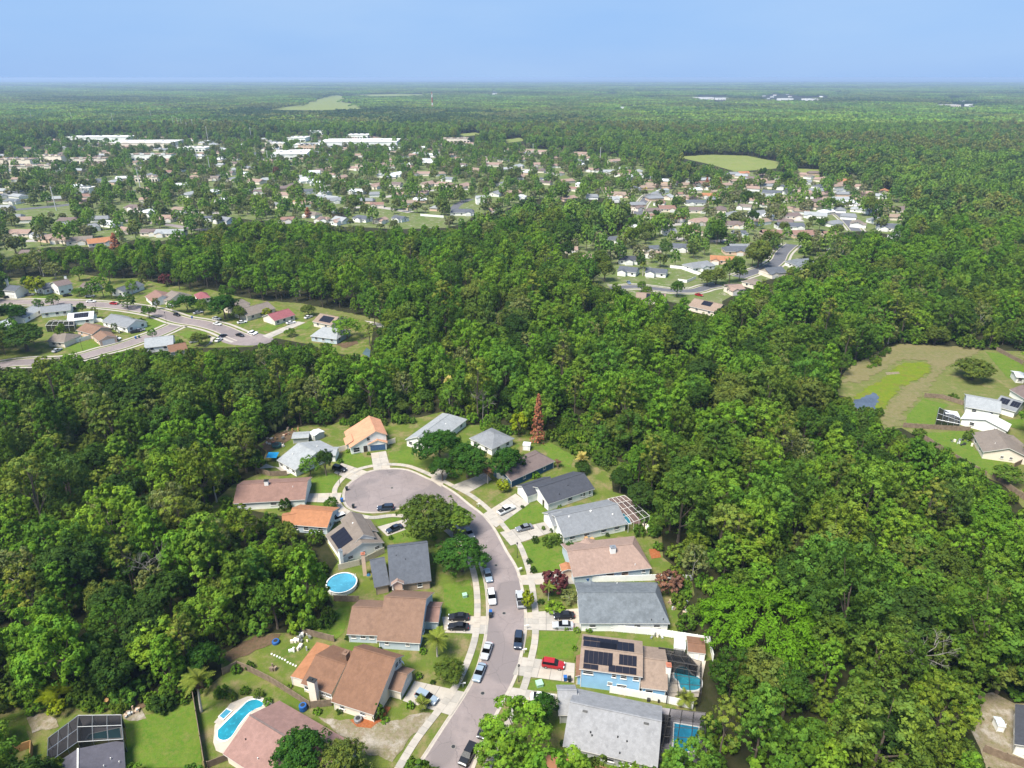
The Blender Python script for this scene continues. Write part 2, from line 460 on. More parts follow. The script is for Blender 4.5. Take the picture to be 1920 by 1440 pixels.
def driveway(q, nx, ny, mat=None):
    """q = street-far, street-near, house-near, house-far; concrete poured in nx by ny bays"""
    P = [gp(*p) for p in q]; c = sum(P, Vector()) / 4
    mb = MB(); mb.face([(p.x - c.x, p.y - c.y, .085) for p in P])
    root = struct(build(mb, 'driveway', M_CONC2, None, (c.x, c.y, 0)))
    def bl(s, t): return (P[0] * (1 - s) + P[3] * s) * (1 - t) + (P[1] * (1 - s) + P[2] * s) * t
    for i in range(nx):
        for j in range(ny):
            e = .02 / max(1, nx); h = .012 / max(1, ny) * 2
            cs = [bl(i / nx + (e if a else 0), j / ny + h) if False else bl(a, b) for a, b in
                  ((i / nx + .006, j / ny + .006), ((i + 1) / nx - .006, j / ny + .006), ((i + 1) / nx - .006, (j + 1) / ny - .006), (i / nx + .006, (j + 1) / ny - .006))]
            cc = sum(cs, Vector()) / 4; m2 = MB()
            zt = .105 + random.uniform(-.003, .003)
            tp = [Vector((k.x - cc.x, k.y - cc.y, zt)) for k in cs]
            m2.face(tp[::-1] if (tp[1] - tp[0]).cross(tp[2] - tp[0]).z < 0 else tp)
            for a, b in zip(tp, tp[1:] + tp[:1]): m2.face([a, (a.x, a.y, .05), (b.x, b.y, .05), b])
            build(m2, 'slab', mat or random.choice((M_CONC, M_CONC, MATS['concrete_warm'], MATS['concrete_grey'])), root, (cc.x - c.x, cc.y - c.y, 0))
    return root
DRV = [
 (T_('C', (1800,905),(1690,1070),(1345,965),(1430,822)), 4, 2), (T_('D', (347,340),(333,460),(50,450),(30,345)), 4, 2),
 (T_('U', (1440,290),(1530,400),(1080,560),(940,430)), 3, 2), (T_('U', (470,165),(580,235),(290,430),(190,300)), 3, 2),
 (T_('S', (1190,1140),(1150,1280),(690,1265),(690,1150)), 3, 2), (T_('S', (1560,850),(1330,965),(1080,865),(1180,725)), 4, 2),
 (T_('S', (1860,800),(1630,835),(1590,590),(1800,560)), 3, 2), (T_('B', (175,735),(300,785),(470,690),(420,640)), 4, 2),
 (T_('B', (395,945),(500,1035),(740,862),(640,790)), 4, 2), (T_('B', (525,1070),(605,1165),(925,1062),(868,990)), 4, 2),
 (T_('D', (530,72),(567,132),(920,125),(860,30)), 4, 2), (T_('D', (577,318),(575,432),(952,440),(946,288)), 5, 3),
 (T_('D', (553,612),(500,730),(912,785),(918,655)), 5, 2), (T_('D', (495,815),(445,905),(800,965),(800,860)), 4, 2),
 (T_('A', (1640,745),(1560,690),(1620,600),(1700,640)), 3, 2)]
for q, nx, ny in DRV: driveway(q, nx, ny)

# lawns, bare soil, mulch, decks
LW = [('S', M_LAWNG, (1190,580),(1440,550),(1500,650),(1590,650),(1620,760),(1430,805),(1200,720)), ('A', M_LAWNG, (1262,492),(1430,470),(1450,575),(1275,575)),
 ('S', M_LAWNG, (700,1000),(960,870),(1080,870),(1190,940),(1060,1130),(840,1165),(830,1110),(720,1100)), ('S', M_LAWNG, (820,1300),(960,1290),(1090,1310),(1210,1400),(1100,1440),(830,1440)),
 ('A', M_LAWNG, (1265,1092),(1370,1040),(1560,1040),(1620,1120),(1300,1145)), ('A', M_LAWNG, (1165,985),(1320,960),(1340,985),(1190,1025)),
 ('D', M_LAWNG, (40,130),(220,95),(240,200),(240,335),(50,330)), ('B', M_LAWN, (315,792),(420,735),(615,785),(595,825),(470,910)),
 ('B', M_LAWNG, (545,985),(680,885),(830,862),(860,978),(595,1048)), ('B', M_LAWNG, (665,1152),(870,1095),(980,1110),(1000,1250),(960,1340),(760,1360)),
 ('D', M_LAWNG, (685,442),(960,442),(900,625),(662,625)), ('D', M_LAWNG, (625,758),(900,792),(790,838),(605,835)), ('B', M_LAWNG, (820,440),(900,400),(1060,520),(1040,600),(930,590)),
 ('D', M_LAWN, (-80,470),(215,470),(200,570),(110,700),(-60,640)), ('C', M_LAWNG, (660,470),(820,330),(970,290),(930,480),(860,540)),
 ('E', M_LAWNG, (890,1090),(1080,1060),(1380,960),(1420,1200),(1440,1440),(900,1440)), ('E', M_LAWNG, (0,1150),(180,1140),(220,1270),(0,1340)),
 ('R', M_LAWNG, (640,720),(760,590),(960,640),(880,680),(870,760),(1030,790),(640,800)), ('R', M_LAWNG, (780,850),(1090,830),(1150,980),(1460,1050),(1290,1170),(800,900)),
 ('R', M_LAWNG, (1230,240),(1400,260),(1520,350),(1520,430),(1400,440)), ('B', M_MEADOW, (880,420),(1000,330),(1200,340),(1230,450),(1400,580),(1330,650),(1230,600),(1070,520)),
 ('C', M_SAND, (740,1075),(960,1095),(1230,1115),(1550,1050),(1270,1400),(1060,1340),(900,1210)), ('C', M_MULCH, (970,1100),(1060,1080),(1130,1095),(1225,1000),(1262,1012),(1215,1100),(1120,1160),(1020,1150)),
 ('C', M_DIRT, (60,630),(300,500),(480,490),(420,560),(250,640),(120,690)), ('S', M_DIRT, (70,470),(300,310),(560,270),(480,400),(350,520),(150,590)),
 ('E', M_SAND, (190,1085),(300,1050),(400,1095),(420,1150),(230,1195)), ('E', M_DIRT, (480,930),(700,915),(1110,950),(1010,1020),(640,1030)), ('E', M_SAND, (860,1040),(1010,1030),(1040,1090),(880,1095)),
 ('B', M_MULCH, (1600,1190),(1690,1180),(1690,1250),(1620,1260)), ('G', M_DIRT, (1090,800),(1290,765),(1300,790),(1200,830)), ('F', M_LAWNG, (1030,470),(1210,480),(1240,510),(1150,565),(1050,560)),
 ('F', M_LAWNG, (1330,590),(1420,565),(1550,575),(1545,605),(1420,620)), ('F', M_LAWNG, (490,690),(640,640),(800,625),(850,655),(600,725)), ('F', M_LAWNG, (230,330),(270,290),(420,290),(330,330)),
 ('G', M_LAWNG, (740,655),(860,590),(920,605),(840,660)), ('G', M_LAWNG, (390,660),(480,625),(660,600),(500,685)), ('G', M_LAWND, (540,410),(800,430),(1200,510),(1590,590),(1540,605),(1100,540),(800,500)),
 ('R', M_LAWNG, (1370,760),(1520,740),(1520,830),(1400,800))]
for k, (t, mat, *pts) in enumerate(LW):
    nm = {'lawn_green': 'lawn', 'lawn_mixed': 'lawn', 'bare_sandy_soil': 'bare_soil', 'brown_soil': 'bare_soil', 'red_mulch': 'mulch_bed', 'rough_meadow': 'meadow', 'lawn_dry': 'meadow'}[mat.name]
    sheet(nm, T_(t, *pts), .06 + .0021 * k, mat, rough=.12 if nm == 'lawn' else .55)
M_ALGAE = grass('marsh_grass', (.15, .20, .012), (.18, .20, .02), (.11, .18, .014), .12, .5, (.14, .125, .035), .52, .70)
sheet('meadow', T_('R', (620,180),(1230,215),(1010,330),(930,350),(880,420),(760,560),(620,700),(590,800),(480,820),(450,740),(500,640),(640,490),(800,420),(840,370),(780,300),(600,300),(430,390),(300,470),(160,470),(200,360),(440,235)), .155, grass('bank_grass', (.19, .165, .07), (.15, .155, .05), (.22, .185, .10), .08, .6), rough=1.2)
sheet('marsh', T_('R', (500,400),(610,325),(790,320),(825,370),(740,440),(580,510),(480,640),(440,730),(400,725),(240,600),(260,560),(350,500),(440,470)), .16, M_ALGAE, rough=1.0)
sheet('bare_soil', T_('R', (480,395),(580,390),(590,405),(490,415)), .18, M_SAND)
sheet('pond', T_('R', (240,600),(300,585),(385,545),(432,580),(412,640),(408,690),(330,685),(255,668)), .19, water('pond_water', (.06, .075, .10)), rough=.8)
sheet('pond', T_('G', (1340,880),(1380,825),(1415,850),(1405,915)), .07, water('pond_water_b', (.06, .09, .09)))
sheet('pavement', T_('G', (1360,585),(1420,590),(1545,620),(1530,650),(1470,640)), .2, M_CONC)

# mid-distance roads
def road_line(pts, w, mat=M_ASPH, z=.07, kerb=True):
    ln = spline([gp(*p) for p in pts], 3.0)
    struct(build(strip_mesh(ln, [(w / 2, z), (-w / 2, z)]), 'road', mat))
    if kerb:
        for s in (1, -1):
            struct(build(strip_mesh(ln, [(s * w / 2, z), (s * w / 2, z + .1), (s * (w / 2 + .6), z + .1), (s * (w / 2 + .6), 0)] if s < 0 else
                                    [(s * (w / 2 + .6), 0), (s * (w / 2 + .6), z + .1), (s * w / 2, z + .1), (s * w / 2, z)]), 'kerb', M_KERB))
            struct(build(strip_mesh(ln, [(s * (w / 2 + 2.6) + .75, z + .06), (s * (w / 2 + 2.6) - .75, z + .06)]), 'pavement', M_CONC))
road_line(T_('F', (-60,345),(150,345),(300,350),(500,352),(700,362),(900,380),(1050,400),(1200,430),(1350,480),(1500,505),(1640,540),(1760,590),(1860,630)), 7.4)
road_line(T_('F', (1320,520),(1200,575),(1050,630),(900,680),(760,715),(640,750),(420,790),(150,800),(-60,830)), 7.0)
bulb = [gp('F', 1850 + 200 * math.cos(t), 625 + 48 * math.sin(t)) for t in [2 * math.pi * k / 40 for k in range(40)]]
mb = MB(); mb.face([(p.x, p.y, .082) for p in bulb][::-1]); struct(build(mb, 'road', M_ASPH))
driveway(T_('G', (440,720),(500,745),(830,600),(760,590)), 5, 2)
driveway(T_('F', (1530,690),(1600,640),(1560,600),(1620,610)), 2, 2)
road_line(T_('M', (690,960),(800,955),(950,950),(1250,985),(1450,985),(1560,955),(1700,930)), 6.6, M_ASPHD)
road_line(T_('M', (940,300),(960,230),(1000,175),(1040,130),(1100,110)), 8, M_ASPHD)
road_line(T_('N', (1180,640),(1130,580),(1080,530),(1030,490),(980,460)), 8, M_ASPHD)
road_line(T_('N', (480,900),(510,840),(560,790),(600,760)), 8, M_ASPHD)
road_line(T_('N', (480,900),(400,960),(250,1010),(100,1060)), 8, M_ASPHD)
road_line(T_('K', (870,760),(890,735),(930,712),(975,700)), 8, M_ASPHD, kerb=False)
road_line(T_('L', (-40,590),(200,570),(430,545),(700,490),(930,440),(1090,410),(1250,380)), 12, M_ASPHD, kerb=False)
road_line(T_('L', (700,640),(800,650),(950,665),(1100,690),(1180,690)), 7, M_ASPH, kerb=False)

MPALE = plain('estate_street', (.33, .30, .28), .9, .1, .1)
for t, *pl in (('K',(100,640),(300,600),(520,640),(700,622)),('K',(480,690),(700,655),(960,645)),('K',(1050,545),(1250,532),(1450,560)),('L',(1300,475),(1500,455),(1700,440)),('L',(50,765),(250,752),(480,772)),
               ('M',(1100,400),(1400,385),(1700,405)),('M',(1250,505),(1500,540),(1800,530)),('N',(700,330),(1000,405),(1250,400)),('N',(150,525),(400,540),(720,545)),('K',(150,760),(420,745),(640,775)),('K',(620,480),(900,455),(1150,470)),('L',(620,600),(800,590),(1300,600))): road_line(T_(t, *pl), 9, MPALE, kerb=False)
# manholes and drains in the street
for x, y in ((945, 1150), (905, 1300), (930, 1060), (735, 915), (840, 955), (850, 1400)):
    g = gp('X', x, y); r = thing('manhole_cover', 'round dark manhole cover in the street', 'manhole', (g.x, g.y, .03), 0, 'manhole covers in the street'); mb = MB(); mb.tube([(0, 0, 0), (0, 0, .02)], [.38, .36], 14); build(mb, 'cover', M_DARK, r); mb = MB(); mb.tube([(0, 0, 0), (0, 0, .012)], [.48, .47], 14); build(mb, 'frame', M_CONC2, r)
# ------------------------------------------------------------------ trees
GREENS = leafmat('leaf_bright', [(.060,.145,.018), (.082,.188,.020), (.108,.225,.022), (.066,.16,.026), (.128,.232,.024), (.090,.20,.020), (.112,.205,.028)])
MIDS = leafmat('leaf_mid', [(.038,.092,.014), (.065,.14,.018), (.09,.16,.024), (.045,.105,.018), (.11,.175,.022), (.06,.12,.03)])
OAKS = leafmat('leaf_oak', [(.055,.098,.018), (.078,.122,.024), (.095,.138,.03), (.062,.108,.018)])
DARKS = leafmat('leaf_dark', [(.026,.062,.014), (.035,.075,.016), (.03,.07,.012)])
PINES = leafmat('leaf_pine', [(.092,.142,.024), (.11,.158,.024), (.085,.13,.026), (.115,.152,.026)], .2)
MOSSY = leafmat('leaf_pale', [(.11,.15,.05), (.13,.165,.055)], .25)
BAMB = leafmat('leaf_bamboo', [(.075,.185,.012), (.09,.20,.014)])
RUST = leafmat('leaf_rust', [(.27,.13,.08), (.25,.115,.07)], .15)
PURPLE = leafmat('leaf_purple', [(.085,.032,.036), (.095,.036,.034)], .15)
BROWNL = leafmat('leaf_brown', [(.125,.075,.055), (.115,.068,.05)], .15)
YELL = leafmat('leaf_yellowgreen', [(.17,.24,.012), (.16,.22,.015)])
PALMG = leafmat('leaf_palm', [(.11,.16,.025), (.13,.17,.035)], .25)
PALMY = leafmat('leaf_palm_yellow', [(.33,.31,.10), (.30,.29,.09)], .25)

def quads(cen, nrm, size, tint, rng, asp=.62):
    """one four-cornered leaf spray at each centre"""
    n = len(cen)
    r = rng.normal(size=(n, 3)); t = np.cross(nrm, r); t /= np.linalg.norm(t, axis=1)[:, None] + 1e-9
    b = np.cross(nrm, t); s = (size * rng.uniform(.7, 1.3, n))[:, None]
    bend = nrm * s * rng.uniform(-.25, .1, (n, 1))
    v = np.stack([cen - t * s + bend, cen - b * s * asp, cen + t * s + bend, cen + b * s * asp], 1).reshape(-1, 3)
    return v, np.repeat(tint, 4, 0)
def leaf_mesh(name, V, Tn, mat):
    n = len(V) // 4
    me = bpy.data.meshes.new(name)
    me.vertices.add(n * 4); me.vertices.foreach_set('co', V.astype(np.float32).ravel())
    me.loops.add(n * 4); me.loops.foreach_set('vertex_index', np.arange(n * 4, dtype=np.int32))
    me.polygons.add(n); me.polygons.foreach_set('loop_start', np.arange(0, n * 4, 4, dtype=np.int32))
    me.materials.append(mat)
    me.update(calc_edges=True)
    a = me.color_attributes.new('tint', 'FLOAT_COLOR', 'POINT')
    a.data.foreach_set('color', np.concatenate([Tn, np.ones((n * 4, 1))], 1).astype(np.float32).ravel())
    return me
def unit(v): return v / (np.linalg.norm(v, axis=-1, keepdims=True) + 1e-9)

def crown(seed, R, z0, z1, nl, nc, nf, leaf, form='dome', flat=1.0):
    """lobes -> clumps -> leaf sprays; returns vertices, tints and the lobe centres (for the limbs)"""
    g = np.random.default_rng(seed); H = z1 - z0; V = []; T = []; lobes = []
    for i in range(nl):
        if form == 'dome':
            h = (i + .5) / nl; zz = z0 + H * (.16 + .76 * h)
            rad = R * .76 * math.sqrt(max(.0, 1 - ((h - .32) / .72) ** 2)) * g.uniform(.82, 1.08); rl = R * g.uniform(.23, .34)
        elif form == 'oak':
            h = g.uniform(0, 1); zz = z0 + H * (.35 + .42 * h)
            rad = R * (.80 - .50 * h) * g.uniform(.7, 1.05); rl = R * g.uniform(.24, .35)
        elif form == 'tall':
            h = (i + .5) / nl; zz = z0 + H * (.12 + .8 * h); rad = R * .62 * (1 - h * .72) * g.uniform(.85, 1.1); rl = R * g.uniform(.32, .44) * (1 - .35 * h)
        elif form == 'pine':
            h = (i + .5) / nl; zz = z0 + H * (.25 + .7 * h); rad = R * (.72 - .5 * h) * g.uniform(.6, 1.1); rl = R * g.uniform(.28, .42)
        elif form == 'cone':
            h = (i + .5) / nl; zz = z0 + H * h; rad = R * .55 * (1 - h) ** .8; rl = R * .6 * (1 - h * .8)
        a = i * 2.39996 + g.uniform(-.4, .4)
        lc = np.array([math.cos(a) * rad, math.sin(a) * rad, zz]); lobes.append((lc, rl))
        kl = g.uniform(.82, 1.2)
        ncl = max(3, int(nc * g.uniform(.75, 1.25)))
        d = unit(g.normal(size=(ncl, 3)) + np.array([math.cos(a) * .35, math.sin(a) * .35, .55]))
        cc = lc + d * rl * np.array([1, 1, flat]) * g.uniform(.78, 1.08, (ncl, 1))
        for c, dd in zip(cc, d):
            m = max(4, int(nf * g.uniform(.7, 1.3)))
            e = unit(g.normal(size=(m, 3)) + dd * .6)
            rc = R * .092 * g.uniform(.7, 1.4)
            pos = c + e * rc * g.uniform(.35, 1.08, (m, 1)) * np.array([1, 1, .8 * flat + .1])
            nr = unit(e * .75 + dd * .75 + np.array([0, 0, .10]) + g.normal(size=(m, 3)) * .34)
            k = g.uniform(.86, 1.14) * kl; hue = g.uniform(-.14, .14)
            tint = np.array([k * (1 + hue), k * (1 + hue * .3), k * (1 - hue)]) * g.uniform(.85, 1.15, (m, 1))
            v, t = quads(pos, nr, leaf, tint, g); V.append(v); T.append(t)
    return np.concatenate(V), np.concatenate(T), lobes
def trunk_mb(lobes, h, r0, seed, lean=.3, limbs=5):
    g = random.Random(seed); mb = MB()
    p = [Vector((0, 0, -.1))]; n = 5
    for k in range(1, n + 1): p.append(Vector((g.uniform(-lean, lean) * k / n, g.uniform(-lean, lean) * k / n, h * k / n)))
    mb.tube(p, [r0 * (1.25 if k == 0 else 1 - .6 * k / n) for k in range(n + 1)], 7)
    for lc, rl in sorted(lobes, key=lambda q: g.random())[:limbs]:
        e = Vector(lc); s = p[g.randint(2, n - 1)]; s = s if s.z < e.z else p[2]
        mid = s.lerp(e, .5) + Vector((0, 0, -.06 * (e - s).length))
        mb.tube([s, mid, e], [r0 * .42, r0 * .28, r0 * .1], 5)
    return mb
KINDS = {}
def kind(name, seed, R, z0, z1, nl, nc, nf, leaf, form, mat, bark=M_BARK, r0=.3, flat=1.0, limbs=5):
    V, T, lobes = crown(seed, R, z0, z1, nl, nc, nf, leaf, form, flat)
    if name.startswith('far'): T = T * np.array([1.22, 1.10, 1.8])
    cm = leaf_mesh('crown', V, T, mat)
    tm = trunk_mb(lobes, z0 + (z1 - z0) * (.75 if form in ('pine', 'cone') else .5), r0, seed, limbs=limbs).mesh('trunk', bark)
    KINDS[name] = dict(crown=cm, trunk=tm, R=R, h=z1, zc=(z0 + z1) / 2, src=None)
kind('bright0', 1, 5.2, 3.5, 15.5, 21, 16, 21, 0.246, 'dome', GREENS, r0=.28)
kind('bright1', 2, 4.6, 3.0, 16.5, 21, 14, 21, 0.238, 'tall', GREENS, r0=.26)
kind('bright2', 3, 5.8, 4.0, 14.5, 22, 14, 22, 0.254, 'dome', GREENS, r0=.3)
kind('mid0', 4, 5.0, 3.0, 14.5, 21, 16, 21, 0.246, 'dome', MIDS, r0=.28)
kind('mid1', 5, 4.6, 3.5, 16.0, 21, 14, 21, 0.238, 'tall', MIDS, r0=.26)
kind('mid2', 6, 5.6, 3.0, 13.0, 22, 16, 22, 0.254, 'oak', MIDS, r0=.3)
kind('oak0', 7, 6.6, 2.5, 11.5, 31, 16, 22, 0.254, 'oak', OAKS, r0=.42, limbs=8)
kind('oak1', 8, 6.0, 2.5, 12.5, 28, 16, 21, 0.246, 'oak', DARKS, r0=.4, limbs=8)
kind('bright3', 15, 3.9, 3.0, 13.5, 19, 15, 21, .230, 'tall', GREENS, r0=.24)
kind('bright4', 16, 6.6, 3.5, 16.5, 29, 15, 21, .250, 'dome', MIDS, r0=.34)
kind('mid3', 17, 3.6, 2.5, 11.5, 17, 15, 21, .225, 'dome', OAKS, r0=.2)
kind('mid4', 18, 6.0, 3.0, 15.5, 26, 13, 19, .250, 'oak', GREENS, r0=.32)
kind('pine0', 9, 4.8, 8.0, 18.0, 11, 13, 27, 0.221, 'pine', PINES, r0=.24, flat=.6, limbs=9)
kind('pine1', 10, 4.2, 7.0, 16.0, 10, 13, 27, 0.221, 'pine', PINES, r0=.22, flat=.6, limbs=9)
kind('pale0', 12, 4.6, 3.0, 13.0, 21, 13, 17, 0.230, 'dome', MOSSY, M_BARKW, r0=.26)
kind('shrub0', 13, 2.6, .1, 3.6, 16, 9, 20, .26, 'dome', MIDS, r0=.1)
kind('shrub1', 14, 2.4, .1, 3.0, 16, 9, 20, .26, 'dome', GREENS, r0=.1)
# the same kinds as they show from half a kilometre and more
kind('far0', 21, 5.2, 3.0, 14.5, 17, 8, 7, 0.75, 'dome', GREENS, r0=.28, limbs=2)
kind('far1', 22, 5.0, 3.0, 14.0, 17, 8, 7, 0.75, 'dome', MIDS, r0=.28, limbs=2)
kind('far2', 23, 6.2, 2.5, 11.5, 19, 8, 7, 0.79, 'oak', OAKS, r0=.35, limbs=2)
kind('far3', 24, 5.4, 2.5, 13.0, 17, 8, 7, 0.75, 'oak', DARKS, r0=.3, limbs=2)
kind('far4', 25, 4.4, 7.0, 16.5, 15, 8, 7, 0.66, 'pine', PINES, r0=.24, flat=.6, limbs=3)
kind('far5', 26, 4.2, 2.5, 10.5, 15, 8, 7, 0.70, 'dome', MOSSY, r0=.24, limbs=2)

def plant_tree(k, loc, s, rz, label, cat='tree', group=None, name='tree', sz=None):
    K = KINDS[k]
    r = thing(name, label, cat, loc, rz, group); r.scale = (s, s, sz or s)
    t = link('trunk', K['trunk'], r); c = link('crown', K['crown'], r)
    if K['src'] is None: K['src'] = (c, t)
    return r

# ---- woodland: place every tree on a jittered grid, keep it out of what the photograph shows open
P_BAMB = [(1318,1050),(1400,1022),(1500,1080),(1530,1180),(1450,1235),(1330,1215)]
OPEN = [P_STREET, P_RB, P_R, P_F] + FIELDS; YB = gp('X', 1424, 1200).y + 8
SUBURB = [P_M, P_L]
def cands(y0, y1, step, xpad=40):
    out = []
    y = y0
    while y < y1:
        w = (y * CP + CAM_H * SP) * 960 / F_PX + xpad
        xs = np.arange(-w, w, step) + RNG.uniform(0, step)
        out.append(np.stack([xs, np.full_like(xs, y)], 1)); y += step * .9
    p = np.concatenate(out); return p + RNG.uniform(-.42, .42, p.shape) * step
def clear_of(P, h, r, polys, tol=.75):
    """crown and trunk must not stand in front of, or on, these open parts of the photograph"""
    bad = np.zeros(len(P), bool); z0 = np.zeros(len(P))
    for ox, oz in ((0, 0.), (0, .25), (0, .5), (0, .78), (0, .97), (-1, .62), (1, .62), (-.7, .85), (.7, .85), (-.75, .38), (.75, .38)):
        x, y, _ = proj(np.stack([P[:, 0] + ox * r * tol, P[:, 1], z0 + oz * h], 1))
        for po in polys: bad |= inpoly(x, y, po)
        if polys[0] is P_STREET: bad |= inpoly(x, y, P_BAMB) & (P[:, 1] < YB)
    return ~bad
near = cands(62, 520, 7.9)
hs = RNG.uniform(.55, 1.0, len(near)) + .5 * RNG.uniform(0, 1, len(near)) ** 2.5
u = RNG.uniform(size=len(near))
nx_, ny_ = near[:, 0], near[:, 1]
# slow patches of different kinds of wood
def patch(x, y, s, ph): return np.sin(x / s + ph) * np.cos(y / s * 1.3 - ph * .7) + .5 * np.sin((x + y) / (s * .45) + ph * 2)
pa = patch(nx_, ny_, 42, 1.3) * .22
left = np.clip((-nx_ - 20) / 90, 0, 1) * np.clip((260 - ny_) / 60, 0, 1)      # the wood left of the street is darker, with pines
names = np.empty(len(near), object)
bright_p = .46 - .28 * left + pa; pine_p = .06 + .10 * left; oak_p = .12 + .12 * left; pale_p = .04 + .04 * left
for i in range(len(near)):
    q = u[i]
    if q < bright_p[i]: names[i] = ('bright0', 'bright1', 'bright2', 'bright3', 'mid4')[i % 5]
    elif q < bright_p[i] + pine_p[i]: names[i] = ('pine0', 'pine1')[i % 2]
    elif q < bright_p[i] + pine_p[i] + oak_p[i]: names[i] = ('oak0', 'oak1', 'oak1')[i % 3]
    elif q < bright_p[i] + pine_p[i] + oak_p[i] + pale_p[i]: names[i] = 'pale0'
    else: names[i] = ('mid0', 'mid1', 'mid2', 'mid3', 'bright4')[i % 5]
hh = np.array([KINDS[n]['h'] for n in names]) * hs; rr = np.array([KINDS[n]['R'] for n in names]) * hs
ok = clear_of(near, hh, rr, OPEN + SUBURB)
# smaller trees and shrubs fill the edge where a full tree would not fit
s2 = hs * .55
ok2 = ~ok & clear_of(near, hh * .55, rr * .55, OPEN + SUBURB)
hs = np.where(ok2, s2, hs); keep = ok | ok2
near, names, hs, hh, rr = near[keep], names[keep], hs[keep], np.where(ok2, hh * .55, hh)[keep], np.where(ok2, rr * .55, rr)[keep]
X, Y, dep = proj(np.stack([near[:, 0], near[:, 1], hh * .6], 1))
size = rr / dep
vis = (X > -40) & (X < 1960) & (Y > -40) & (Y < 1500)
order = np.argsort(-np.where(vis, size, -1))
IND = set(order[:290].tolist())
WOODS = {'left': 'in the dark wood left of the street', 'right': 'in the bright wood right of the street', 'back': 'in the wood behind the cul-de-sac'}
LOOK = {'bright': 'bright green leafy tree', 'mid': 'mid green leafy tree', 'oak': 'dark olive broad oak', 'pine': 'olive pine with open crown', 'pale': 'pale grey-green tree'}
SCAT = []   # (kind, x, y, scale, rz)
for i in range(len(near)):
    x, y = near[i]; rz = RNG.uniform(0, 6.28)
    if i in IND:
        wd = 'left' if X[i] < 640 and Y[i] > 760 else ('right' if X[i] > 1100 else 'back')
        kk = names[i].rstrip('0123456789'); lab = LOOK[kk] + ' ' + WOODS[wd]
        plant_tree(names[i], (x, y, 0), hs[i], rz, lab, 'tree', LOOK[kk] + 's ' + WOODS[wd], {'oak': 'oak_tree', 'pine': 'pine_tree'}.get(kk, 'broadleaf_tree'), hs[i] * RNG.uniform(.85, 1.25))
    else: SCAT.append((names[i], x, y, hs[i], rz))
# undergrowth along and inside the wood
ug = cands(62, 330, 5.5)
ux, uy, _ = proj(np.stack([ug[:, 0], ug[:, 1], np.full(len(ug), 1.0)], 1))
sh = RNG.uniform(.6, 1.3, len(ug))
oku = clear_of(ug, 3.2 * sh, 2.4 * sh, OPEN + SUBURB, .6)
for (x, y), s in zip(ug[oku], sh[oku]): SCAT.append(('shrub%d' % (RNG.random() < .4), x, y, s, RNG.uniform(0, 6.28)))
# beyond half a kilometre
def far_names(n, x, y):
    pa = patch(x, y, 160, .4) * .25
    q = RNG.uniform(size=n); o = []
    for i in range(n):
        t = q[i] + pa[i]
        o.append('far0' if t < .36 else 'far1' if t < .68 else 'far3' if t < .82 else 'far2' if t < .93 else 'far4')
    return np.array(o, object)
def add_far(y0, y1, step, smin, smax):
    p = cands(y0, y1, step, 60); n = len(p); nm = far_names(n, p[:, 0], p[:, 1]); s = RNG.uniform(smin, smax, n)
    h = np.array([KINDS[k]['h'] for k in nm]) * s; r = np.array([KINDS[k]['R'] for k in nm]) * s
    k = clear_of(p, h, r, OPEN + SUBURB)
    for i in np.nonzero(k)[0]: SCAT.append((nm[i], p[i, 0], p[i, 1], s[i], RNG.uniform(0, 6.28)))
add_far(515, 900, 8.6, .7, 1.25)
add_far(900, 1700, 9.5, .8, 1.35)
# ------------------------------------------------------------------ houses
class House:
    def __init__(s, label, t, x, y, name='house', group=None):
        s.root = thing(name, label, 'house', gp(t, x, y), 0, group); s.o = Vector(s.root.location)
    def part(s, mb, name, mats, parent=None): return build(mb, name, mats, parent or s.root)
    def L(s, p): return Vector(p) - s.o

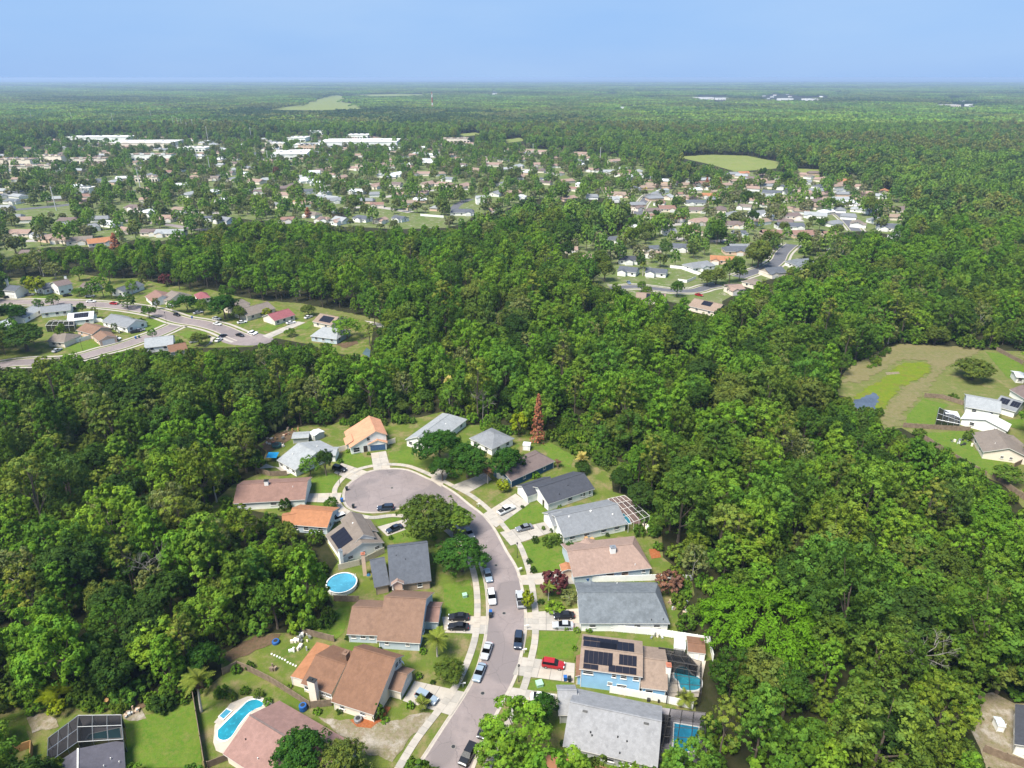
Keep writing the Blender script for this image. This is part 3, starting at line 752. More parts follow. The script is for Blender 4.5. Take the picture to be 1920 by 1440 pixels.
class Block:
    """one rectangular wing: A-B is an eave (ridge runs parallel to it), C a point on the opposite eave"""
    def __init__(b, H, t, A, B, C, ze=2.6, zr=None, zC=None, rf=.5, hip=(0, 0), D=None, roof=None, wall=None, pitch=.42, fascia=None, oh=.42, flat=False, caps=True):
        b.H = H; b.ze0 = ze; b.ze1 = ze if zC is None else zC
        a, bb, c = gp(t, *A, ze), gp(t, *B, ze), gp(t, *C, b.ze1)
        u = bb - a; u.z = 0; b.Lg = u.length; b.u = u.normalized(); n = Vector((-b.u.y, b.u.x, 0))
        e = c - (bb if (c - bb).length < (c - a).length else a); e.z = 0
        d = e.dot(n); b.v = n if d > 0 else -n; b.D = D or abs(d); b.O = Vector((a.x, a.y, 0)); b.rf = rf
        b.zr = zr if zr else ze + pitch * b.D * rf
        b.hip = hip; b.oh = oh; b.roofm, b.wallm = roof, wall
        if flat: b.zr = ze + .12
        # roof: closed slab with fascia
        th = .2; mb = MB(); Lg, D_ = b.Lg, b.D
        e00, e10, e11, e01 = b.pt(0, 0, ze), b.pt(Lg, 0, ze), b.pt(Lg, D_, b.ze1), b.pt(0, D_, b.ze1)
        r0, r1 = b.pt(hip[0], rf * D_, b.zr), b.pt(Lg - hip[1], rf * D_, b.zr)
        dn = Vector((0, 0, -th))
        up = [[e00, e10, r1, r0], [e11, e01, r0, r1]]
        if hip[1] > 0: up.append([e10, e11, r1])
        if hip[0] > 0: up.append([e01, e00, r0])
        rim = [e00, e10] + ([r1] if hip[1] <= 0 else []) + [e11, e01] + ([r0] if hip[0] <= 0 else [])
        flip = (b.u.cross(b.v)).z < 0
        def fx(q): return [H.L(p) for p in (q[::-1] if flip else q)]
        for q in up:
            mb.face(fx(q), 0); mb.face(fx([p + dn for p in q][::-1]), 0)
        for p, q in zip(rim, rim[1:] + rim[:1]): mb.face(fx([p + dn, q + dn, q, p]), 1)
        b.roof = H.part(mb, 'roof', [roof, fascia or M_WHITE])
        if caps and not flat:
            cp = MB(); mid = (H.L(r0) + H.L(r1)) / 2 + Vector((0, 0, .03)); hl = (r1 - r0) / 2
            if hl.length > .3:
                cp.box(mid, hl, b.v * .14, Vector((0, 0, .035))); build(cp, 'ridge_cap', roof, b.roof)
        # walls
        i = oh; w = MB()
        def zt(y): return b.rz(y) - th + .0
        c00, c10, c11, c01 = (i, i), (Lg - i, i), (Lg - i, D_ - i), (i, D_ - i)
        def P(q, z): return H.L(b.pt(q[0], q[1], z))
        z0, z1 = zt(i), zt(D_ - i)
        def wf(q): w.face(q[::-1] if flip else q)
        wf([P(c00, 0), P(c10, 0), P(c10, z0), P(c00, z0)])
        wf([P(c11, 0), P(c01, 0), P(c01, z1), P(c11, z1)])
        m1 = [P((Lg - i, rf * D_), b.zr - th)] if hip[1] <= 0 else []
        m0 = [P((i, rf * D_), b.zr - th)] if hip[0] <= 0 else []
        wf([P(c10, 0), P(c11, 0), P(c11, z1)] + m1 + [P(c10, z0)])
        wf([P(c01, 0), P(c00, 0), P(c00, z0)] + m0 + [P(c01, z1)])
        b.wall = H.part(w, 'wall', wall)
        # corner boards
        for q in (c00, c10):
            cb = MB(); zz = z0; cb.box(P(q, zz / 2), b.u * .07, b.v * .07, Vector((0, 0, zz / 2 - .01))); build(cb, 'corner_trim', fascia or M_WHITE, b.wall)
    def pt(b, a, d, z): p = b.O + b.u * a + b.v * d; return Vector((p.x, p.y, z))
    def rz(b, d):
        k = b.rf * b.D
        return b.ze0 + (b.zr - b.ze0) * d / k if d <= k else b.ze1 + (b.zr - b.ze1) * (b.D - d) / (b.D - k)
    def side(b, s, f):
        """point on wall side s (0 A-B eave, 1 B end, 2 far eave, 3 A end), axis along it, outward normal"""
        i = b.oh
        if s == 0: return b.pt(i + f * (b.Lg - 2 * i), i, 0), b.u, -b.v
        if s == 1: return b.pt(b.Lg - i, i + f * (b.D - 2 * i), 0), b.v, b.u
        if s == 2: return b.pt(i + f * (b.Lg - 2 * i), b.D - i, 0), b.u, b.v
        return b.pt(i, i + f * (b.D - 2 * i), 0), b.v, -b.u
    def window(b, s, f, w=1.3, h=1.15, zc=1.55, frame=None, arch=False):
        p, ax, n = b.side(s, f); c = b.H.L(p) + Vector((0, 0, zc)); up = Vector((0, 0, 1)); mb = MB(); t = .09
        for k in (-1, 1):
            mb.box(c + ax * (k * (w / 2 + t / 2)) + n * .03, ax * (t / 2), up * (h / 2 + t), n * .05)
            mb.box(c + up * (k * (h / 2 + t / 2)) + n * .03, ax * (w / 2), up * (t / 2), n * .049)
        mb.box(c + n * .025, ax * (w / 2), up * .025, n * .035)
        fr = build(mb, 'window', frame or M_WHITE, b.H.root)
        pn = MB(); pn.box(c + n * .012, ax * (w / 2), up * (h / 2), n * .014); build(pn, 'pane', M_GLASS, fr)
        si = MB(); si.box(c - up * (h / 2 + t + .03) + n * .07, ax * (w / 2 + .15), up * .03, n * .09); build(si, 'sill', frame or M_WHITE, fr)
    def windows(b, s, n, **k):
        for q in range(n): b.window(s, (q + .5 + random.uniform(-.12, .12)) / n, **k)
    def door(b, s, f, col, w=1.0, h=2.05):
        p, ax, n = b.side(s, f); c = b.H.L(p) + Vector((0, 0, h / 2 + .1)); up = Vector((0, 0, 1))
        mb = MB(); mb.box(c + n * .03, ax * (w / 2), up * (h / 2), n * .035); d = build(mb, 'door', col, b.H.root)
        fr = MB()
        for k in (-1, 1): fr.box(c + ax * (k * (w / 2 + .06)) + n * .03, ax * .06, up * (h / 2 + .1), n * .06)
        build(fr, 'frame', M_WHITE, d)
        hd = MB(); hd.box(c + ax * (w * .38) + n * .09, ax * .03, up * .03, n * .03); build(hd, 'handle', M_GALV, d)
    def garage(b, s, f, col, w=4.9, h=2.1):
        p, ax, n = b.side(s, f); c = b.H.L(p) + Vector((0, 0, h / 2 + .08)); up = Vector((0, 0, 1)); mb = MB(); t = .13
        for k in (-1, 1): mb.box(c + ax * (k * (w / 2 + t / 2)) + n * .03, ax * (t / 2), up * (h / 2 + .02), n * .06)
        mb.box(c + up * (h / 2 + t / 2) + n * .03, ax * (w / 2 + t), up * (t / 2), n * .06)
        g = build(mb, 'garage_door', M_WHITE, b.H.root)
        for k in range(4):
            pm = MB(); pm.box(c + up * ((k - 1.5) * h / 4) + n * .02, ax * (w / 2), up * (h / 8 - .015), n * .03); build(pm, 'door_panel', col, g)
    def on_roof(b, a, f, far=False):
        """point and axes on the slope: a = fraction along the ridge, f = fraction from eave to ridge"""
        k = b.rf * b.D; d = f * k if not far else b.D - f * (b.D - k)
        p = b.pt(a * b.Lg, d, b.rz(d)); du = 1 if not far else -1
        sl = (b.v * du * k + Vector((0, 0, b.zr - b.ze0))) if not far else (-b.v * (b.D - k) + Vector((0, 0, b.zr - b.ze1)))
        sl.normalize(); n = b.u.cross(sl); n = n if n.z > 0 else -n
        return b.H.L(p), sl, n
    def solar(b, a0, a1, f0, f1, nx, ny, far=False, frame=True):
        for i in range(nx):
            for j in range(ny):
                a = a0 + (a1 - a0) * (i + .5) / nx; f = f0 + (f1 - f0) * (j + .5) / ny
                p, sl, n = b.on_roof(a, f, far); hl = (a1 - a0) * b.Lg / nx / 2 - .025
                k = b.rf * b.D if not far else (1 - b.rf) * b.D
                run = math.hypot(k, b.zr - (b.ze1 if far else b.ze0)); hs_ = (f1 - f0) * run / ny / 2 - .025
                mb = MB(); mb.box(p + n * .09, b.u * hl, sl * hs_, n * .025); build(mb, 'solar_panel', M_PANEL, b.roof)
    def vent(b, a, f, far=False, col=None, r=.09, h=.4):
        p, sl, n = b.on_roof(a, f, far); mb = MB(); mb.tube([p - Vector((0, 0, .1)), p + Vector((0, 0, h))], [r, r], 7); build(mb, 'vent_pipe', col or M_WHITE, b.roof)
    def boxvent(b, a, f, far=False, col=None, w=.9, d=.35):
        p, sl, n = b.on_roof(a, f, far); mb = MB(); mb.box(p + n * .08, b.u * w / 2, sl * d / 2, n * .1); build(mb, 'roof_vent', col or M_DARK, b.roof)
def chimney(H, t, x, y, z0, z1, w, d, rz, mat, capm=None):
    """x, y: pixel of the chimney's top centre, z1 its height"""
    p = H.L(gp(t, x, y, z1)); u = Vector((math.cos(rz), math.sin(rz), 0)); v = Vector((-u.y, u.x, 0))
    mb = MB(); c = Vector((p.x, p.y, (z0 + z1) / 2)); mb.box(c, u * w / 2, v * d / 2, Vector((0, 0, (z1 - z0) / 2))); ch = build(mb, 'chimney', mat, H.root)
    cp = MB(); cp.box(Vector((p.x, p.y, z1 + .06)), u * (w / 2 + .08), v * (d / 2 + .08), Vector((0, 0, .06)))
    cp.box(Vector((p.x, p.y, z1 + .22)), u * .2, v * .2, Vector((0, 0, .12))); build(cp, 'cap', capm or M_DARK, ch)

S_SALMON = shingle('shingle_salmon', (.285, .170, .145)); S_BROWN = shingle('shingle_brown', (0.200, 0.108, 0.068)); S_BROWN2 = shingle('shingle_brown_b', (0.216, 0.132, 0.092))
S_ORANGE = shingle('shingle_orange', (0.361, 0.164, 0.082)); S_SLATE = shingle('shingle_slate', (0.100, 0.109, 0.128)); S_TAUPE = shingle('shingle_taupe', (0.200, 0.166, 0.140))
S_REDB = shingle('shingle_redbrown', (.235, .140, .112)); S_LGREY = shingle('shingle_lightgrey', (0.306, 0.319, 0.327)); S_PEACH = shingle('shingle_peach', (0.540, 0.270, 0.162))
S_GREY = shingle('shingle_grey', (0.208, 0.217, 0.230)); S_CHAR = shingle('shingle_charcoal', (0.062, 0.066, 0.080)); S_TAN = shingle('shingle_tan', (0.304, 0.212, 0.172))
S_BLUEG = shingle('shingle_bluegrey', (0.158, 0.175, 0.189), .35, .3); S_LG2 = shingle('shingle_silver', (0.275, 0.275, 0.283), .3); S_PLUM = shingle('shingle_plum', (0.105, 0.100, 0.120))
S_MOCHA = shingle('shingle_mocha', (0.165, 0.125, 0.115)); S_WHITE = shingle('roof_white', (0.620, 0.640, 0.660), .05, .05); S_TAN2 = shingle('shingle_sand', (0.271, 0.201, 0.156))
W_CREAM = plain('stucco_cream', (.80, .70, .58), .9, .06, .5); W_WHITE = plain('siding_white', (.86, .85, .80), .8, .06, .5); W_GREYB = plain('siding_greyblue', (.48, .55, .60), .8, .06, .5)
W_BLUE = plain('siding_blue', (.27, .48, .66), .8, .07, .5); W_NAVY = plain('siding_navy', (.03, .10, .18), .8, .08, .5); W_TANB = plain('stucco_tan', (.45, .33, .24), .9, .1, .8)
W_GREY = plain('siding_grey', (.40, .41, .40), .85, .08, .5); W_PEACH = plain('stucco_peach', (.66, .48, .36), .9, .06, .5); W_BEIGE = plain('stucco_beige', (.52, .46, .37), .9, .07, .5)
G_WHITE = plain('garage_white', (.70, .69, .66), .6, .04); G_BLUE = plain('garage_blue', (.055, .11, .22), .6, .06)
D_RED = plain('door_red', (.30, .03, .03), .5, .05); D_DARK = plain('door_dark', (.06, .045, .04), .5, .05); BRICK = plain('brick_red', (.35, .13, .08), .9, .2, 4)

# 1 salmon roof, bottom left of the street
H = House('house with salmon pink gable roof beside a kidney-ended turquoise pool', 'C', 540, 1260)
b = Block(H, 'C', (470,960), (1025,1280), (75,1345), 2.6, zr=5.5, roof=S_SALMON, wall=W_CREAM); b.windows(3, 3); b.windows(1, 2)
b.vent(.35, .3, True); b.vent(.5, .35); b.vent(.12, .5, True, M_DARK)
cp = MB(); p0, p1 = H.L(b.pt(0, b.D * .5, b.zr + .05)), H.L(b.pt(b.Lg * .55, b.D * .5, b.zr + .05)); cp.box((p0 + p1) / 2, (p1 - p0) / 2, b.v * .16, Vector((0, 0, .05))); build(cp, 'ridge_vent', S_MOCHA, b.roof)
# 2 big brown split-level
H = House('large split-level house with brown shingle roofs and tall cream chimney', 'C', 1000, 980)
bm = Block(H, 'C', (835,968), (1140,1065), (990,535), 2.5, zr=7.5, zC=5.2, rf=.74, roof=S_BROWN, wall=W_CREAM)
bm.windows(0, 2, w=1.0, h=1.0); bm.window(1, .16, 1.1, 1.6, 2.0); bm.window(1, .82, 1.0, 1.1, 5.0); bm.window(1, .93, .6, 1.1, 4.7)
bw = Block(H, 'C', (620,840), (838,918), (870,570), 2.5, zr=4.95, roof=S_BROWN, wall=W_CREAM); bw.window(0, .12, 1.2, 1.2); bw.window(0, .72, .8, .8); bw.window(0, .9, 1.4, .8)
bg = Block(H, 'C', (1215,872), (1335,905), (1440,740), 2.5, zr=4.1, roof=S_BROWN2, wall=W_CREAM); bg.garage(1, .5, G_WHITE, 4.2)
bp = Block(H, 'C', (548,790), (735,545), (640,850), 2.45, D=3.2, flat=True, roof=S_ORANGE, wall=W_CREAM, oh=.15)
chimney(H, 'C', 700, 815, 0, 5.6, 1.7, .9, math.atan2(bw.u.y, bw.u.x), W_CREAM)
chimney(H, 'C', 940, 620, 3.5, 5.9, 1.0, 1.3, math.atan2(bw.u.y, bw.u.x), S_BROWN2, S_BROWN2)
# 3 brown double roof, grey-blue siding
H = House('brown roofed house with grey-blue siding opposite two black cars', 'C', 1280, 480)
b = Block(H, 'C', (1160,535), (1470,555), (1540,188), 2.6, zr=7.6, roof=S_BROWN2, wall=W_GREYB, fascia=W_WHITE); b.windows(0, 2, w=.7, h=.7, zc=1.7); b.windows(1, 2)
b = Block(H, 'C', (945,490), (1167,500), (985,240), 2.6, zr=5.4, roof=S_BROWN2, wall=W_GREYB); b.windows(0, 3, w=1.0, h=.8, zc=1.7)
b = Block(H, 'C', (1490,400), (1600,405), (1500,268), 2.5, D=6.4, zr=3.9, roof=S_REDB, wall=W_GREYB); b.garage(1, .5, G_WHITE)
# 4 slate saltbox with round pool
H = House('slate grey roofed house with brick patio beside the round pool', 'U', 1350, 1150)
b = Block(H, 'X', (731,1099), (809,1089), (811,1012), 2.6, zr=8.0, rf=.6, zC=4.6, roof=S_SLATE, wall=W_TANB, fascia=S_TAUPE)
b.vent(.2, .75, col=M_DARK, h=.25); b.vent(.42, .62, col=M_DARK, h=.25); b.windows(0, 2, w=1.0, h=1.2); b.windows(1, 3)
b2 = Block(H, 'X', (702,1102), (731,1096), (690,1050), 2.6, zr=5.0, rf=.7, roof=S_SLATE, wall=W_TANB, fascia=S_TAUPE)
b3 = Block(H, 'U', (1130,1195), (1130,1235), (1310,1165), 4.4, D=3.0, zr=5.4, roof=S_TAN, wall=W_PEACH); b3.windows(3, 1, zc=3.6, w=.8, h=1.1)
b3.windows(0, 1, zc=3.6, w=.6, h=1.1)
chimney(H, 'U', 740, 800, 0, 6.4, .9, .9, .2, W_PEACH, BRICK)
# 5 taupe clerestory with solar water panels
H = House('taupe roofed house with raised clerestory and black solar mats', 'U', 700, 620)
b = Block(H, 'U', (220,540), (440,865), (1060,672), 2.6, zr=4.9, roof=S_TAUPE, wall=W_WHITE); b.solar(.16, .72, .12, .80, 4, 1); b.windows(1, 3, w=1.2, h=.8)
b2 = Block(H, 'U', (430,330), (605,662), (940,612), 4.2, zr=6.0, roof=S_TAUPE, wall=W_WHITE, oh=.3); b2.vent(.42, .7, r=.2, h=.2)
b3 = Block(H, 'U', (850,330), (960,490), (800,360), 2.6, D=3.2, zr=3.6, roof=S_TAUPE, wall=W_WHITE); b3.garage(0, .5, G_WHITE, 3.0)
chimney(H, 'U', 425, 755, 0, 5.2, 1.0, .8, -.9, W_WHITE, M_GALV)
# 6 orange roof behind the trees
H = House('orange roofed house half hidden by trees beside white parked car', 'A', 690, 1000)
b = Block(H, 'A', (520,1010), (820,1035), (740,875), 2.6, roof=S_ORANGE, wall=W_GREYB); b.windows(1, 2); b.windows(0, 3)
b = Block(H, 'A', (500,930), (735,895), (520,990), 2.7, D=6, roof=S_ORANGE, wall=W_GREYB); b.window(1, .6)
# 7 long red-brown roof
H = House('long red-brown roofed house with white chimney beside the bulb', 'A', 420, 830)
b = Block(H, 'A', (140,862), (662,832), (640,672), 2.6, zr=5.0, roof=S_REDB, wall=W_WHITE); b.window(0, .55, 1.6, .8); b.window(0, .12); b.garage(1, .28, G_WHITE); b.vent(.8, .7)
b2 = Block(H, 'A', (545,752), (625,738), (600,668), 2.8, D=4.2, zr=3.8, roof=S_REDB, wall=W_WHITE); b2.window(0, .5)
chimney(H, 'A', 380, 695, 2, 6.1, 1.1, 1.0, .1, W_WHITE)
# 8 light grey roof with cluttered yard
H = House('light grey roofed house with blue tarp and cluttered back yard', 'A', 700, 540)
b = Block(H, 'A', (455,548), (590,622), (905,452), 2.6, D=16.5, zr=5.2, hip=(0, 0), roof=S_LGREY, wall=W_WHITE); b.windows(0, 3); b.windows(3, 3); b.windows(1, 3); b.vent(.3, .5, r=.15); b.vent(.55, .6, True, r=.15)
b2 = Block(H, 'S', (1020,500), (1160,500), (1060,720), 2.6, D=5.5, zr=3.4, roof=S_LGREY, wall=W_WHITE); b2.garage(3, .5, G_WHITE, 3.6)
b3 = Block(H, 'S', (490,385), (730,370), (600,300), 2.2, D=4.5, zr=2.6, roof=S_LGREY, wall=W_GREY)
# 9 peach two-storey at the end
H = House('peach roofed two-storey house with blue garage door facing the bulb', 'S', 1640, 540)
b = Block(H, 'S', (1820,332), (1722,118), (1240,250), 5.2, zr=7.2, zC=2.75, rf=.30, D=12.5, roof=S_PEACH, wall=W_WHITE, fascia=W_PEACH); b.window(3, .5, .9, 1.2, 4.6); b.window(3, .85, 1.9, 1.6, 1.4); b.door(3, .6, D_DARK, 1.3, 2.2)
b2 = Block(H, 'S', (1545,470), (1545,395), (1830,435), 2.75, D=6.4, zr=4.1, roof=S_PEACH, wall=W_WHITE, fascia=W_PEACH)
b2.garage(3, .5, G_BLUE, 4.9)
b3 = Block(H, 'S', (1240,478), (1210,385), (1440,415), 2.75, D=5.0, zr=4.0, roof=S_PEACH, wall=W_WHITE, fascia=W_PEACH); b3.window(3, .5, 2.0, 1.5, 1.5)
# 10, 11 grey hips behind the oaks
H = House('pale grey roofed house half hidden by round oaks behind the bulb', 'A', 1600, 360)
b = Block(H, 'A', (1380,400), (1650,208), (1560,440), 2.6, D=10.5, zr=5.0, hip=(0, 3.5), roof=S_LGREY, wall=W_WHITE); b.windows(3, 3); b.windows(2, 3); b.vent(.6, .6, True, r=.2, h=.2)
b2 = Block(H, 'A', (1570,420), (1775,292), (1500,330), 2.6, D=8.0, zr=4.4, hip=(0, 3), roof=S_LGREY, wall=W_WHITE); b2.windows(0, 2)
H = House('medium grey hip roofed house left of the dead rusty conifer', 'B', 470, 420)
b = Block(H, 'B', (305,390), (470,472), (640,400), 2.6, D=10.5, zr=5.0, hip=(4.2, 4.2), roof=S_GREY, wall=W_WHITE); b.windows(1, 2); b.windows(0, 2)
# 12 mocha roof, navy walls
H = House('mocha brown roofed house with navy blue side wall', 'B', 780, 600)
b = Block(H, 'B', (608,700), (926,555), (832,452), 2.6, zr=4.6, hip=(0, 3), roof=S_MOCHA, wall=W_NAVY); b.window(0, .3, .9, .8); b.window(0, .78, .9, .8); b.windows(1, 2); b.vent(.55, .6, col=M_DARK); b.garage(3, .5, G_WHITE)
# 13 charcoal roof, white walls
H = House('charcoal roofed house with white walls beside white pickup driveway', 'B', 930, 760)
b = Block(H, 'V', (605,530), (1148,348), (1005,112), 2.6, zr=5.0, roof=S_CHAR, wall=W_WHITE); b.window(0, .48, 1.3, 1.0); b.window(0, .74, .6, .6); b.window(0, .8, .5, 1.2); b.window(0, .93, .5, 1.2); b.vent(.55, .6, col=M_DARK); b.vent(.3, .3, col=M_DARK); b.door(3, .25, D_DARK)
b2 = Block(H, 'V', (365,442), (700,330), (222,318), 2.6, zr=4.4, roof=S_CHAR, wall=W_WHITE); b2.garage(3, .45, G_WHITE, 4.4)
# 14 grey roof with white screen cage
H = House('long grey roofed house with white framed screen pool cage', 'B', 1150, 950)
b = Block(H, 'B', (985,1105), (1445,1005), (1325,825), 2.6, zr=5.1, roof=S_GREY, wall=W_WHITE); b.windows(0, 4, w=1.4, h=.7); b.vent(.2, .85, r=.2, h=.25); b.vent(.55, .9, r=.3, h=.25); b.vent(.85, .55, r=.2, h=.2); b.windows(1, 3)
b2 = Block(H, 'V', (665,785), (830,740), (580,615), 2.6, zr=4.6, roof=S_GREY, wall=W_WHITE); b2.garage(3, .5, G_WHITE, 4.6)
# 15 tan roof with chimney
H = House('tan roofed house with white chimney and brick-framed windows', 'B', 1330, 1240)
b = Block(H, 'V', (895,1375), (1812,1270), (1660,905), 2.6, D=13.0, zr=5.3, hip=(0, 3.0), roof=S_TAN, wall=W_GREYB); b.window(0, .47, 1.8, .9, frame=W_PEACH); b.window(0, .67, 1.5, .9, frame=W_PEACH); b.window(0, .92, .8, .6); b.vent(.8, .18); b.windows(1, 2)
b2 = Block(H, 'V', (940,985), (1060,1150), (1100,960), 2.7, D=5.0, zr=3.8, roof=S_TAN, wall=W_GREYB)
b3 = Block(H, 'V', (735,1225), (760,1310), (860,1200), 2.5, D=3.4, zr=3.0, roof=S_ORANGE, wall=W_PEACH); b3.garage(0, .5, G_WHITE, 2.2)
chimney(H, 'V', 1358, 1025, 2, 6.2, 1.3, 1.0, .17, W_WHITE, M_GALV)
# 16 blue-grey mottled shingles
H = House('mottled blue-grey shingle roofed house beside a black and a silver car', 'D', 1240, 330)
b = Block(H, 'D', (948,388), (1552,388), (1490,112), 2.6, zr=5.4, hip=(0, 2.2), roof=S_BLUEG, wall=W_WHITE); b.windows(0, 4, w=1.3, h=.7); b.vent(.8, .1, col=M_DARK); b.vent(.93, .12, col=M_DARK); b.vent(.5, .15, True); b.windows(1, 3)
b.garage(3, .3, G_WHITE, 4.6); b.door(3, .75, D_DARK)
b2 = Block(H, 'D', (1075,205), (1070,120), (1005,200), 2.9, D=3.4, zr=3.6, roof=S_BLUEG, wall=W_WHITE)
# 17 light blue two-storey with solar arrays
H = House('light blue two-storey house with black solar arrays and tan roof', 'D', 1200, 720)
b = Block(H, 'D', (945,690), (1370,745), (1365,505), 5.2, zr=6.4, roof=S_TAN2, wall=W_BLUE)
b.solar(.06, .52, .28, .86, 6, 1); b.solar(.62, .90, .40, .86, 4, 1); b.solar(.06, .30, .04, .26, 2, 1); b.solar(.46, .90, .04, .34, 4, 1)
b.solar(.30, .86, .30, .98, 6, 1, True); b.solar(.03, .58, .52, .96, 5, 1, True); b.solar(.02, .60, .20, .48, 5, 1, True)
for f, w in ((.12, 1.9), (.56, .7), (.72, 1.0), (.93, 1.0)): b.window(0, f, w, .9, 4.2)
b.window(0, .7, 1.8, .9, 1.5); b.window(0, .5, .8, .7, 1.9); b.windows(3, 2, zc=4.1)
b2 = Block(H, 'D', (1355,815), (1537,837), (1480,548), 3.0, zr=5.2, roof=S_TAN2, wall=W_BLUE); b2.windows(1, 2); b2.window(0, .3)
b3 = Block(H, 'D', (920,740), (925,600), (955,740), 2.6, D=1.8, zr=3.0, roof=S_BROWN, wall=W_BLUE); b3.garage(0, .45, G_WHITE, 3.8)
chimney(H, 'D', 1543, 665, 0, 6.0, .9, 1.1, -.12, W_WHITE, BRICK)
# 18 large silver-grey roof
H = House('large silver-grey roofed house with black screened pool at its side', 'D', 1180, 1120)
b = Block(H, 'D', (835,1205), (1470,1350), (1495,937), 2.6, zr=6.2, roof=S_LG2, wall=W_GREY); b.boxvent(.18, .86); b.boxvent(.84, .88)
for a, f in ((.27, .42), (.29, .36), (.56, .45), (.66, .4), (.6, .12)): b.vent(a, f, col=M_DARK, r=.13, h=.3)
b.window(0, .5, 1.6, 1.2, 1.6); b.window(0, .75, .8, .8, 1.6); b.windows(1, 3)
b2 = Block(H, 'J', (105,440), (335,440), (130,85), 2.6, zr=4.7, rf=.55, roof=S_LG2, wall=W_GREY); b2.garage(3, .5, G_WHITE, 4.4)
b3 = Block(H, 'J', (430,560), (470,250), (300,600), 3.2, D=2.6, zr=4.2, rf=.85, roof=S_LG2, wall=W_GREY)
# 19 orange roof cut by the lower edge of the picture
H = House('terracotta orange roofed house cut off by the lower picture edge', 'D', 900, 1330)
b = Block(H, 'D', (690,1252), (1130,1347), (650,1480), 2.6, D=13, zr=5.4, roof=S_ORANGE, wall=W_CREAM); b.windows(0, 3); b.vent(.5, .4)
# 20 plum roof with black cage
H = House('plum grey roofed house with black screened pool cage, lower left', 'E', 700, 1350)
b = Block(H, 'Y', (1712,715), (1745,1250), (560,1130), 2.6, D=12.0, zr=4.6, rf=.56, hip=(0, 0), roof=S_PLUM, wall=W_GREY)
b.vent(.45, .30); b.vent(.6, .45); b.vent(.58, .12)
cp = MB(); p0, p1 = H.L(b.pt(0, b.D * .56, b.zr + .05)), H.L(b.pt(b.Lg, b.D * .56, b.zr + .05)); cp.box((p0 + p1) / 2, (p1 - p0) / 2, b.v * .12, Vector((0, 0, .05))); build(cp, 'ridge_flashing', M_WHITE, b.roof)
# 21 right lower corner
H = House('charcoal roofed white house at the lower right picture edge', 'Z', 1330, 1200)
b = Block(H, 'Z', (1280,1250), (1285,930), (1480,1275), 2.7, D=11, roof=S_CHAR, wall=W_WHITE); b.windows(3, 2); b.windows(0, 1)
# meadow houses on the right
H = House('house with white metal roof and grey screened lanai by the meadow', 'R', 1200, 760)
b = Block(H, 'R', (1080,650), (1350,700), (1110,590), 2.6, D=13, zr=4.6, roof=S_LGREY, wall=W_WHITE); b.windows(0, 2)
b2 = Block(H, 'R', (1045,738), (1080,690), (1340,800), 2.6, D=14, zr=4.6, roof=S_WHITE, wall=W_WHITE); b2.window(0, .25, 1.2, 1.0); b2.windows(3, 2)
b3 = Block(H, 'R', (940,725), (1045,740), (960,665), 2.5, D=6, flat=True, roof=S_WHITE, wall=W_WHITE)
H = House('cream house with taupe gable roof and cluttered side by the meadow', 'R', 1320, 980)
b = Block(H, 'R', (1213,990), (1130,845), (1520,985), 2.6, D=13.2, zr=5.2, roof=S_TAUPE, wall=W_CREAM); b.window(3, .42, .8, .7); b.window(3, .62, .8, .7); b.windows(0, 2); b.vent(.3, .6)
b2 = Block(H, 'R', (1440,960), (1530,940), (1400,880), 2.6, D=9, zr=4.0, roof=S_TAUPE, wall=W_CREAM)
H = House('grey roofed house with two solar arrays at the right edge', 'R', 1420, 640)
b = Block(H, 'R', (1290,640), (1460,690), (1340,540), 2.6, D=12, zr=4.8, roof=S_GREY, wall=W_WHITE); b.solar(.1, .5, .35, .85, 3, 2); b.solar(.6, .98, .35, .85, 3, 2)
H = House('brown roofed white house behind the solar house at the right edge', 'R', 1460, 540)
b = Block(H, 'R', (1410,520), (1540,600), (1500,440), 2.6, D=9, zr=4.6, roof=S_MOCHA, wall=W_WHITE); b.windows(3, 2)
H = House('small white canopy house at the far right meadow edge', 'R', 1500, 420)
b = Block(H, 'R', (1462,428), (1540,436), (1470,392), 2.6, D=7, zr=3.4, roof=S_WHITE, wall=W_WHITE); b.windows(0, 1)

# houses round the left mid-distance street; (label, tile, A, B, C, z, roof, wall, extras)
def simple(label, t, A, B, C, roof, wall, ze=2.6, D=None, win=((0, 2),), gar=None, zr=None, hip=(0, 0), solar=None, cx=None, group=None, pitch=.42):
    H = House(label, t, (A[0] + B[0]) / 2, (A[1] + B[1]) / 2, group=group)
    b = Block(H, t, A, B, C, ze, D=D, zr=zr, roof=roof, wall=wall, hip=hip, pitch=pitch)
    for s, n in win: b.windows(s, n, zc=min(1.6, ze - 1.0))
    if gar: b.garage(gar, .5, G_WHITE)
    if solar: b.solar(*solar)
    if cx: chimney(H, t, cx[0], cx[1], 2, 7.2, 1.2, 1.0, .3, W_WHITE)
    return H, b
H, b = simple('slate roofed white gabled house at the left picture edge', 'F', (20,258), (110,265), (60,185), S_SLATE, W_WHITE, 4.4, 9, ((0, 1), (3, 1)), cx=(45,170)); b.garage(0, .5, G_WHITE, 3.8)
simple('slate roofed blue-grey house behind the yellow-green street tree', 'F', (330,255), (420,232), (340,160), S_SLATE, W_GREYB, 2.8, 10, ((0, 2), (3, 1)))
simple('brown roofed white two-storey house with tall chimney', 'F', (430,230), (545,205), (490,175), S_MOCHA, W_WHITE, 5.0, 9.5, ((0, 2), (3, 2)), cx=(488,148))
simple('low brown roofed wing beside the white two-storey house', 'F', (590,235), (700,240), (610,190), S_MOCHA, W_CREAM, 2.6, 8, ((0, 2),), gar=0)
simple('dark grey roofed white house with wide gable above the bend', 'F', (925,272), (1085,215), (870,232), S_SLATE, W_WHITE, 2.8, 9, ((0, 2), (3, 2)))
